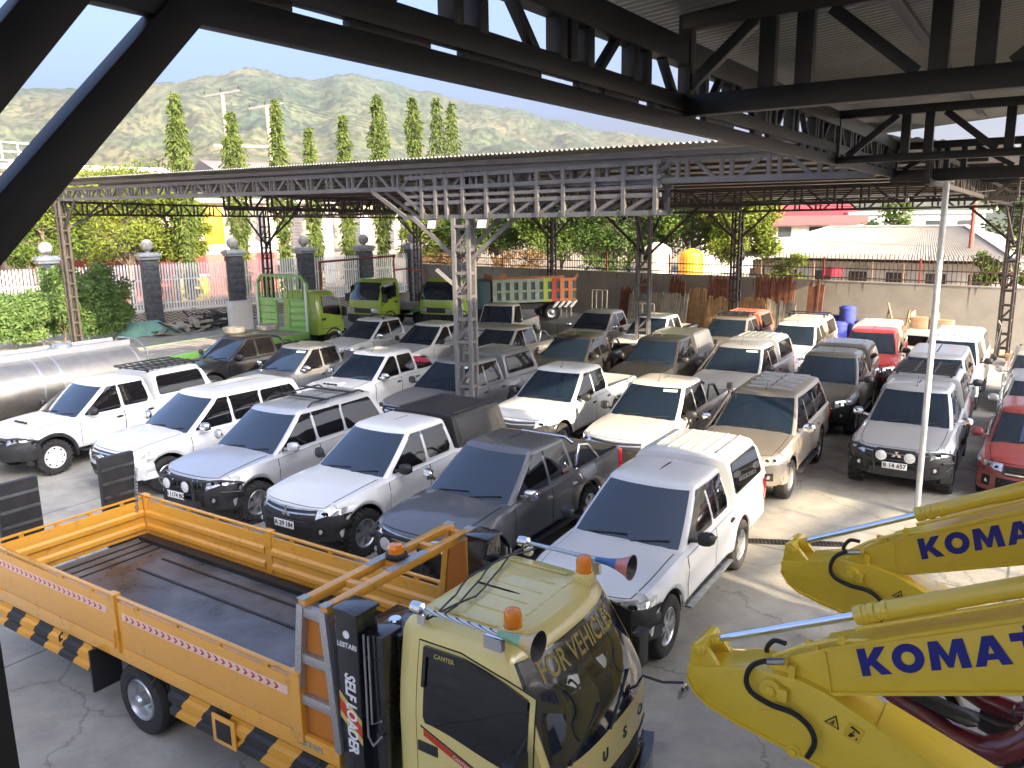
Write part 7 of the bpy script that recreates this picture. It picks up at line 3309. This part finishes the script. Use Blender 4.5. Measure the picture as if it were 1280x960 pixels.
# ------------------------------------------------------------------ hills
def hills():
    sky_px = [(-900, 150), (-500, 120), (-200, 108), (0, 105), (110, 107), (200, 103), (240, 98), (290, 90), (330, 82), (350, 84), (380, 93), (410, 98), (440, 90), (460, 88), (480, 95), (540, 110), (600, 124), (640, 130), (700, 146), (760, 160), (850, 173), (900, 180), (1000, 200), (1280, 235), (1600, 250), (2200, 262)]
    tab = []
    for px, py in sky_px:
        az = atan((px - 640) / 1000)
        hz = 277 + (640 - px) * .0147
        tab.append((az, (hz - py) / 1000 * cos(az) * 0.915))

    def E(az):
        if az <= tab[0][0]:
            return tab[0][1]
        for (a, e), (b, f) in zip(tab, tab[1:]):
            if az <= b:
                u = (az - a) / (b - a)
                u = u * u * (3 - 2 * u)
                return lerp(e, f, u)
        return tab[-1][1]
    rows = []
    NA, NR = 560, 170
    for i in range(NA + 1):
        az = lerp(-.98, .98, i / NA)
        e = E(az)
        row = []
        rr_ = 1500 + 250 * noise.noise(Vector((az * 3, 1.3, 0)))
        for j in range(NR + 1):
            u = j / NR
            r = lerp(260, rr_ * 1.25, u ** 1.15)
            q = r / rr_
            x, y = r * sin(az), r * cos(az)
            # rise of the sight line towards the skyline, carved by gullies
            if q <= 1:
                g = sstep(.18, 1.0, q) ** .8
                p = Vector((x / 300, y / 300, 0))
                rid = 1 - abs(noise.noise(p * 1.0)) * 2
                rid2 = 1 - abs(noise.noise(p * 2.7 + Vector((7, 3, 0)))) * 2
                rid3 = 1 - abs(noise.noise(p * 6.5 + Vector((1, 9, 0)))) * 2
                carve = (.30 * (1 - rid) + .20 * (1 - rid2) + .06 * (1 - rid3)) * sin(pi * min(1, q)) ** .8
                h = 5.39 + (e * rr_ * q) * (g * (1 - carve))
                h = h - 6 * (1 - q)
            else:
                h = e * rr_ * (1 - (q - 1) * 2.2)
            h += noise.fractal(Vector((x / 45, y / 45, 2)), .8, 2.1, 5) * 2.0 * min(1, q * 1.5) + noise.noise(Vector((x / 8, y / 8, 0))) * 4.0 * q
            if r < 300:
                h = min(h, -.5)
            row.append((x, y, h))
        rows.append(row)
    m = MB()
    m.grid(rows)
    mt = mat('hill_scrub', (0.1, 0.1, 0.04), rough=.95)
    nt = mt.node_tree
    b = nt.nodes['Principled BSDF']
    tc = nd(nt, 'ShaderNodeTexCoord', -1300)

    def noi(sc, det, y):
        n = nd(nt, 'ShaderNodeTexNoise', -1050, y)
        n.inputs['Scale'].default_value = sc
        n.inputs['Detail'].default_value = det
        n.inputs['Roughness'].default_value = .68
        nt.links.new(tc.outputs['Object'], n.inputs['Vector'])
        return n
    n1, n2, n3 = noi(.0035, 8, 200), noi(.03, 8, -50), noi(.11, 4, -300)
    r1 = nd(nt, 'ShaderNodeValToRGB', -800, 200)
    el = r1.color_ramp.elements
    el[0].position = .42
    el[0].color = (.040, .060, .036, 1)
    el[1].position = .68
    el[1].color = (.12, .10, .062, 1)
    r1.color_ramp.elements.new(.52).color = (.075, .085, .048, 1)
    nt.links.new(n1.outputs['Fac'], r1.inputs['Fac'])
    r2 = nd(nt, 'ShaderNodeValToRGB', -800, -50)
    r2.color_ramp.elements[0].position = .36
    r2.color_ramp.elements[0].color = (.62, .66, .62, 1)
    r2.color_ramp.elements[1].position = .66
    r2.color_ramp.elements[1].color = (1.2, 1.16, 1.08, 1)
    nt.links.new(n2.outputs['Fac'], r2.inputs['Fac'])
    r3 = nd(nt, 'ShaderNodeValToRGB', -800, -300)
    r3.color_ramp.elements[0].position = .42
    r3.color_ramp.elements[0].color = (.35, .42, .33, 1)
    r3.color_ramp.elements[1].position = .56
    r3.color_ramp.elements[1].color = (1.1, 1.1, 1.1, 1)
    nt.links.new(n3.outputs['Fac'], r3.inputs['Fac'])
    mx = nd(nt, 'ShaderNodeMixRGB', -500, 100)
    mx.blend_type = 'MULTIPLY'
    mx.inputs['Fac'].default_value = 1
    m2 = nd(nt, 'ShaderNodeMixRGB', -300, 0)
    m2.blend_type = 'MULTIPLY'
    m2.inputs['Fac'].default_value = 1
    nt.links.new(r1.outputs['Color'], mx.inputs['Color1'])
    nt.links.new(r2.outputs['Color'], mx.inputs['Color2'])
    nt.links.new(mx.outputs['Color'], m2.inputs['Color1'])
    nt.links.new(r3.outputs['Color'], m2.inputs['Color2'])
    nt.links.new(m2.outputs['Color'], b.inputs['Base Color'])
    M['hill'] = mt
    tag(m.build('hills', 'hill', smooth=180), kind='structure')
    # haze
    m = MB()
    x0, x1, y0, y1, z0, z1 = -3600, 3600, -650, 5300, -1.2, 330
    m.box(((x0 + x1) / 2, (y0 + y1) / 2, (z0 + z1) / 2), (x1 - x0, y1 - y0, z1 - z0))
    o = m.build('haze', 'plastic', smooth=0)
    hm = bpy.data.materials.new('haze_air')
    hm.use_nodes = True
    nt = hm.node_tree
    for n in list(nt.nodes):
        nt.nodes.remove(n)
    out = nd(nt, 'ShaderNodeOutputMaterial', 300)
    pv = nd(nt, 'ShaderNodeVolumePrincipled', 0)
    pv.inputs['Color'].default_value = (.86, .90, .94, 1)
    pv.inputs['Density'].default_value = HAZE
    pv.inputs['Anisotropy'].default_value = .62
    nt.links.new(pv.outputs[0], out.inputs['Volume'])
    o.material_slots[0].material = hm
    tag(o, kind='stuff')


HAZE = 2.9e-4
hills()
# ------------------------------------------------------------------ things lying about the yard
M['wood_red'] = mat('red_brown_timber', (0.20, 0.075, 0.045), rough=.8, var=.4, scale=3)
M['wood_grey'] = mat('grey_timber', (0.33, 0.31, 0.25), rough=.85, var=.35, scale=3)
M['wood_tan'] = mat('tan_timber', (0.36, 0.22, 0.11), rough=.8, var=.35, scale=3)
M['bluebin'] = mat('blue_violet_plastic', (0.055, 0.07, 0.34), rough=.4, var=.2)
M['tarp'] = mat('sea_green_tarp', (0.16, 0.34, 0.29), rough=.55, var=.2, scale=2)
M['carton'] = mat('carton_board', (0.40, 0.25, 0.15), rough=.8, var=.2)
M['junk'] = mat('dark_scrap', (0.035, 0.03, 0.027), rough=.8, var=.5, scale=4)
M['creamtube'] = mat('cream_tube', (0.62, 0.55, 0.42), rough=.5)
M['bluetarp'] = mat('teal_tarp', (0.02, 0.10, 0.14), rough=.6, var=.3, scale=3)


def wall_pt(s, off):
    d = Vector((.717, -.697))
    n = Vector((-.697, -.717))
    p = Vector((4.75, 46.9)) + d * s + n * off
    return p.x, p.y


def props():
    ang = atan2(-.697, .717)
    rr = random.Random(12)
    GT_ = 'timber bundles leaning on the boundary wall'
    spec = [(2.9, .5, 1.5, .5, 'wood_red', 'thin red brown timber bundle leaning left of the second carport post'),
            (4.2, .5, 1.9, .6, 'wood_red', 'tall red brown timber bundle just right of the second carport post'),
            (4.6, 1.1, 1.3, 1.5, 'wood_grey', 'wide grey slat stack, furthest left of the slat stacks'),
            (6.2, .5, 2.0, .7, 'wood_red', 'tall dark red timber bundle behind the middle of the slat stacks'),
            (6.4, 1.1, 1.35, 1.2, 'wood_grey', 'grey slat stack in front of the tall dark red bundle'),
            (7.6, .8, 1.6, .7, 'wood_tan', 'tan timber bundle left of the thick carport column at the wall'),
            (8.6, .5, 2.1, .8, 'wood_red', 'tallest red timber bundle, touching the carport column at the wall'),
            (9.2, 1.1, 1.3, 1.3, 'wood_tan', 'tan slat stack above the brown pickup with orange canopy'),
            (10.6, .9, 1.35, 1.2, 'wood_tan', 'tan slat stack right of the carport column at the wall'),
            (11.6, .5, 2.2, 1.4, 'wood_red', 'broad dark red timber bundle standing against the bare wall'),
            (12.3, 1.1, 1.3, 1.0, 'wood_grey', 'grey slat stack in front of the broad dark red bundle'),
            (13.6, .5, 2.1, .5, 'wood_red', 'narrow red brown timber bundle left of the blue bins')]
    for s, off, h, w_, mt, lab in spec:
        x, y = wall_pt(s, off)
        o = thing('timber_bundle', lab, 'timber', (x, y, 0), ang, GT_)
        h *= 1.22
        w_ *= 1.3
        for k in range(2):
            m = MB()
            n = max(5, int(w_ / .085))
            for i in range(n):
                hx = h * rr.uniform(.86, 1.02)
                xx = lerp(-w_ / 2, w_ / 2, i / (n - 1))
                m.bar((xx, -.28 - k * .07, 0), (xx + rr.uniform(-.05, .05), -.05 - k * .07, hx), .085, .03, up=(0, 1, 0))
            m.build('board_layer', mt, o)
    GB_ = 'blue plastic bins by the boundary wall'
    for s, off, h, r, lab in ((14.6, 2.3, 1.25, .33, 'leftmost violet blue bin with a rounded top'), (15.3, 2.5, 1.25, .33, 'second violet blue bin, round topped, behind the cream canopy'), (15.9, 2.6, 1.7, .34, 'tall violet blue bin in the middle of the blue bins'), (15.9, 3.5, 1.1, .36, 'low violet blue bin in front of the tall one'), (16.8, 3.1, 1.2, .36, 'rightmost violet blue bin next to the red pickup')):
        x, y = wall_pt(s, off)
        o = thing('plastic_bin', lab, 'bin', (x, y, 0), 0, GB_)
        m = MB()
        prof = [(0, 0), (r * .9, 0), (r, .06)]
        for k in range(4):
            z = lerp(.1, h - .18, k / 3)
            prof += [(r * .97, z), (r * 1.02, z + .05)]
        prof += [(r * .95, h - .08), (r * .7, h - .01), (0, h)]
        m.lathe(prof, n=20)
        m.build('drum', 'bluebin', o)
        m = MB()
        m.lathe([(r * 1.0, h - .16), (r * 1.07, h - .14), (r * 1.07, h - .10), (r * 1.0, h - .08)], n=20)
        m.build('rim', 'bluebin', o)
    x, y = wall_pt(17.2, .8)
    o = thing('wooden_frame', 'pale broken wooden frames leaning on the bare wall', 'wooden frame', (x, y, 0), ang)
    m = MB()
    for a, b in (((-.6, 0, 0), (-.3, .3, 1.5)), ((.2, 0, 0), (-.4, .3, 1.7)), ((.4, 0, 0), (.5, .3, 1.45)), ((-.5, .2, 1.0), (.9, .25, 1.1)), ((.9, 0, 0), (.45, .3, 1.3))):
        m.bar(a, b, .06, .05)
    m.build('frame', 'wood_tan', o)
    # loose canopy, cartons and trolley in the far right corner
    o = thing('loose_canopy', 'loose white pickup canopy with a wide dark window standing on the ground', 'canopy', (16.3, 30.6, 0), R(-42))
    m = MB()
    rows = []
    for y_ in (-.8, .8):
        rows.append([(-1.0, y_, 0), (-1.0, y_, .55), (-.9, y_ * .96, 1.0), (-.75, y_ * .93, 1.12), (.75, y_ * .93, 1.12), (.95, y_ * .96, .95), (1.05, y_, .5), (1.05, y_, 0)])
    m.grid(rows)
    for r in rows:
        m.add(r, [tuple(range(8))])
    s_ = m.build('shell', 'white', o, bevel=.05)
    for sg in (-1, 1):
        m = MB()
        m.prism([(-.8, .5), (-.72, .9), (.65, .9), (.8, .5)], (0, sg * .80, 0), (1, 0, 0), (0, 0, 1), (0, sg * .012, 0))
        m.build('window', 'sideglass', s_)
    for i, (x, y, z, d, lab) in enumerate(((16.2, 31.3, 1.13, (.62, .45, .42), 'left brown carton resting on the loose white canopy'), (16.85, 30.75, 1.13, (.60, .42, .36), 'right brown carton with open flaps on the loose white canopy'))):
        o = thing('carton', lab, 'carton', (x - .35, y - .5, z), R(-40), 'cartons on the loose canopy')
        m = MB()
        m.box((0, 0, d[2] / 2), d)
        m.build('box', 'carton', o, bevel=.01)
        m = MB()
        m.bar((-d[0] / 2, -d[1] / 2, d[2]), (-d[0] / 2 + .05, d[1] / 2, d[2] + .14), .02, d[0] * .4)
        m.box((0, 0, d[2] + .003), (d[0], .06, .004))
        m.build('flap', 'wood_tan', o)
    o = thing('hand_trolley', 'black upright trolley with a white label by the right carport column', 'trolley', (18.15, 29.7, 0), R(-30))
    m = MB()
    for y_ in (-.18, .18):
        m.tube([(0, y_, .08), (.15, y_, 1.35), (.05, y_, 1.5)], .03, n=6)
    for z in (.4, .8, 1.2):
        m.bar((.05 + z * .08, -.18, z), (.05 + z * .08, .18, z), .05, .04)
    m.cyl((0, -.25, .12), (0, .25, .12), .12, n=14)
    m.box((.12, 0, .75), (.12, .30, .9))
    f = m.build('frame', 'plastic', o)
    m = MB()
    m.box((.05, 0, .85), (.012, .24, .55), rot=Matrix.Rotation(.05, 3, 'Y'))
    m.build('label', 'plate', f)
    for x, y, w_, h, mt, lab, seed in ((19.0, 28.4, 1.6, .8, 'wood_tan', 'brown scrap heap at the foot of the right carport column', 5), (13.9, 30.6, 1.3, .9, 'bluetarp', 'dark teal tarpaulin heap behind the red pickup', 6), (-15.9, 43.6, 3.0, .8, 'junk', 'dark scrap heap with tyres before the fence, left of the white box', 7), (-17.2, 41.4, 2.6, .7, 'wood_grey', 'grey board heap between the tarpaulin and the dark scrap', 8)):
        o = thing('scrap_heap', lab, 'scrap heap', (x, y, 0), rr.uniform(0, 3))
        r2 = random.Random(seed)
        for q in range(3):
            m = MB()
            for k in range(8):
                p = Vector((r2.uniform(-w_, w_) * .5, r2.uniform(-w_, w_) * .4, r2.uniform(.05, h * .8)))
                d = Vector((r2.gauss(0, 1), r2.gauss(0, 1), r2.gauss(0, .25))).normalized() * r2.uniform(.4, 1.0) * w_ * .35
                m.bar(p - d, p + d, r2.uniform(.1, .3), r2.uniform(.04, .12))
            m.build('scrap_piece', mt if q else 'junk', o)
    # green tarpaulin over goods by the fence
    o = thing('tarpaulin', 'sea green tarpaulin spread over goods in front of the zigzag wall', 'tarpaulin', (-18.75, 40.6, 0), R(42))
    m = MB()
    rows = []
    for i in range(15):
        r_ = []
        for j in range(9):
            u, v = i / 14, j / 8
            e = min(u, 1 - u, v, 1 - v) * 4
            z = .02 + .75 * min(1, e) * (.75 + .5 * noise.noise(Vector((u * 4, v * 3, 2)))) + .10 * noise.noise(Vector((u * 11, v * 9, 5)))
            r_.append((lerp(-1.7, 1.7, u), lerp(-.9, .9, v), max(.01, z)))
        rows.append(r_)
    m.grid(rows)
    m.build('sheet', 'tarp', o, smooth=25)
    o = thing('white_box', 'white metal cabinet standing left of the green stake headboard', 'cabinet', (-14.3, 42.2, 0), R(40))
    m = MB()
    m.box((0, 0, .75), (1.1, .7, 1.5))
    b_ = m.build('case', 'b_white', o, bevel=.02)
    m = MB()
    m.box((.0, -.356, .78), (1.0, .012, 1.35))
    m.build('door', 'b_white', o, bevel=.004)
    # red brown pipe frame over the middle cab
    o = thing('pipe_frame', 'red brown pipe goal frame standing behind the middle lime cab', 'pipe frame', (-9.2, 48.6, 0), R(16))
    m = MB()
    m.tube([(-2.2, 0, 0), (-2.2, 0, 3.2), (2.2, 0, 3.45), (2.2, 0, 0)], .075, n=8)
    m.tube([(2.2, 0, 2.6), (2.9, .3, 2.65), (4.0, .3, 2.5)], .05, n=8)
    m.lathe([(0, -.12), (.14, -.05), (.14, .05), (0, .12)], (2.2, 0, 3.45), n=12)
    m.build('pipe', 'rail_red', o)
    # white tube frames
    GF = 'white tube frames before the boundary wall'
    for x, y, rz, lab in ((2.95, 44.6, -35, 'white tube frame nearest the dump bed'), (4.75, 43.2, -35, 'white tube frame between the dump bed frame and the gate tube'), (7.0, 41.6, -30, 'low white tube hoop left of the second carport post')):
        o = thing('tube_frame', lab, 'tube frame', (x, y, 0), R(rz), GF)
        m = MB()
        h = 1.7 if x < 6 else 1.1
        for xx in (-.45, .45):
            m.tube([(xx, 0, 0), (xx, .1, h)], .035, n=6)
        m.tube([(-.45, .1, h), (.45, .1, h)], .04, n=6)
        m.tube([(-.2, .05, 0.1), (-.2, .1, h)], .03, n=6)
        m.tube([(.15, .05, 0.1), (.15, .1, h)], .03, n=6)
        m.tube([(-.45, .05, .9), (.1, -.8, .1), (.9, -.8, .05)], .035, n=6)
        m.build('tube', 'creamtube', o)
    # two tyres on the black pickup's roof
    for dx, dy, lab in ((-.42, .25, 'left grey tyre lying on the black pickup roof'), (.55, .9, 'right grey tyre lying on the black pickup roof')):
        m = MB()
        m.lathe([(.20, -.09), (.34, -.10), (.38, -.06), (.38, .06), (.34, .10), (.20, .09)], n=28, closed=True)
        o = m.build('tyre', 'old_tyre', None, loc=(-9.05 + dx, 26.85 + dy, 1.80 + .11), smooth=40)
        tag(o, lab, 'tyre', 'tyres on the black pickup')
    # load in the bed of the white pickup
    o = thing('load_bundle', 'dark bundle with red rags heaped in the bed of the scooped white pickup', 'bundle', (-2.95, 24.5, .73), R(-32))
    for q, mt in enumerate(('junk', 'junk', 'b_red2')):
        m = MB()
        rows = []
        for i in range(9):
            u = i / 8
            rows.append([((u - .5) * 1.1 + .1 * q, (.5 + .12 * noise.noise(Vector((u * 3, q, k)))) * sin(pi * u) ** .5 * cos(2 * pi * k / 12) * (1 - .3 * q) - .15 * q, .30 + .13 * q + (.30 + .12 * noise.noise(Vector((u * 5, k * .7, q)))) * sin(pi * u) ** .5 * sin(2 * pi * k / 12) * (.9 - .25 * q)) for k in range(12)])
        m.grid(rows, closed=True)
        m.build('bundle_piece', mt, o, smooth=30)
    # drain
    o = thing('drain_grate', 'narrow steel drain grate in the sunlit pavement', 'drain grate', (4.6, 12.72, 0), R(-8))
    m = MB()
    m.box((0, 0, .006), (1.9, .22, .008))
    g_ = m.build('frame', 'junk', o)
    m = MB()
    for k in range(30):
        m.box((lerp(-.9, .9, k / 29), 0, .014), (.022, .19, .010))
    m.build('grate_bars', 'exgrey', g_)
    # a flat concrete slab in the far yard
    m = MB()
    m.box((0, 0, .30), (3.6, 2.4, .60))
    o = m.build('concrete_plinth', 'yard', None, loc=(3.6, 38.6, 0), bevel=.02)
    o.rotation_euler = (0, 0, R(-40))
    tag(o, 'low sunlit concrete plinth in front of the white tube frames', 'plinth')


M['old_tyre'] = mat('dusty_tyre', (0.12, 0.115, 0.105), rough=.9, var=.3, scale=5)
props()


# ------------------------------------------------------------------ unseen blocks to the right, added to shape the sunlight
def sun_blockers():
    ang = atan2(-.76, .65)

    def block(name, label, p0, p1, q0, q1, h):
        # p towards the sun, q across it
        pc, qc = (p0 + p1) / 2, (q0 + q1) / 2
        t = thing(name, label, 'building', (.65 * pc + .76 * qc, -.76 * pc + .65 * qc, 0), ang)
        m = MB()
        m.box((0, 0, h / 2), (p1 - p0, q1 - q0, h))
        w_ = m.build('wall', 'b_white', t)
        m = MB()
        m.box((0, 0, h + .12), (p1 - p0 + .8, q1 - q0 + .3, .24))
        m.build('roof', 'b_shutter', t)
        m = MB()
        for k in range(max(1, int((q1 - q0) / 3.5))):
            m.box((-(p1 - p0) / 2 - .02, -(q1 - q0) / 2 + 1.7 + k * 3.5, h * .68), (.06, 1.6, 1.3))
        m.build('window', 'window_dark', w_)
    block('near_sun_blocker', 'added white block behind the excavators, shading the front of the yard, outside the picture', 11, 19, -16, 9.9, 16.0)  # added out of view to keep sun off the front cars and trucks
    block('far_sun_blocker', 'added white block beyond the sunlit gap, shading the further rows, outside the picture', 18, 27, 14.9, 25.8, 12.5)  # added out of view; its near edge bounds the band of sun

    # open lattice added across the gap to break the sunlight into stripes
    pc, qc = 13.5, 12.4
    t = thing('sun_stripe_lattice', 'added open steel lattice striping the sunlight between the two blocks, outside the picture', 'girder', (.65 * pc + .76 * qc, -.76 * pc + .65 * qc, 0), ang)
    m = MB()
    for k in range(6):
        m.box((0, 0, 5.6 + k * .62), (.10, 4.8, .20))
    for y_ in (-2.3, 2.3):
        m.box((0, y_, 4.6), (.2, .2, 9.2))
    for y_ in (-.8, .8):
        m.box((0, y_, 7.2), (.08, .07, 3.3))
    m.build('lattice', 'greysteel', t)


sun_blockers()
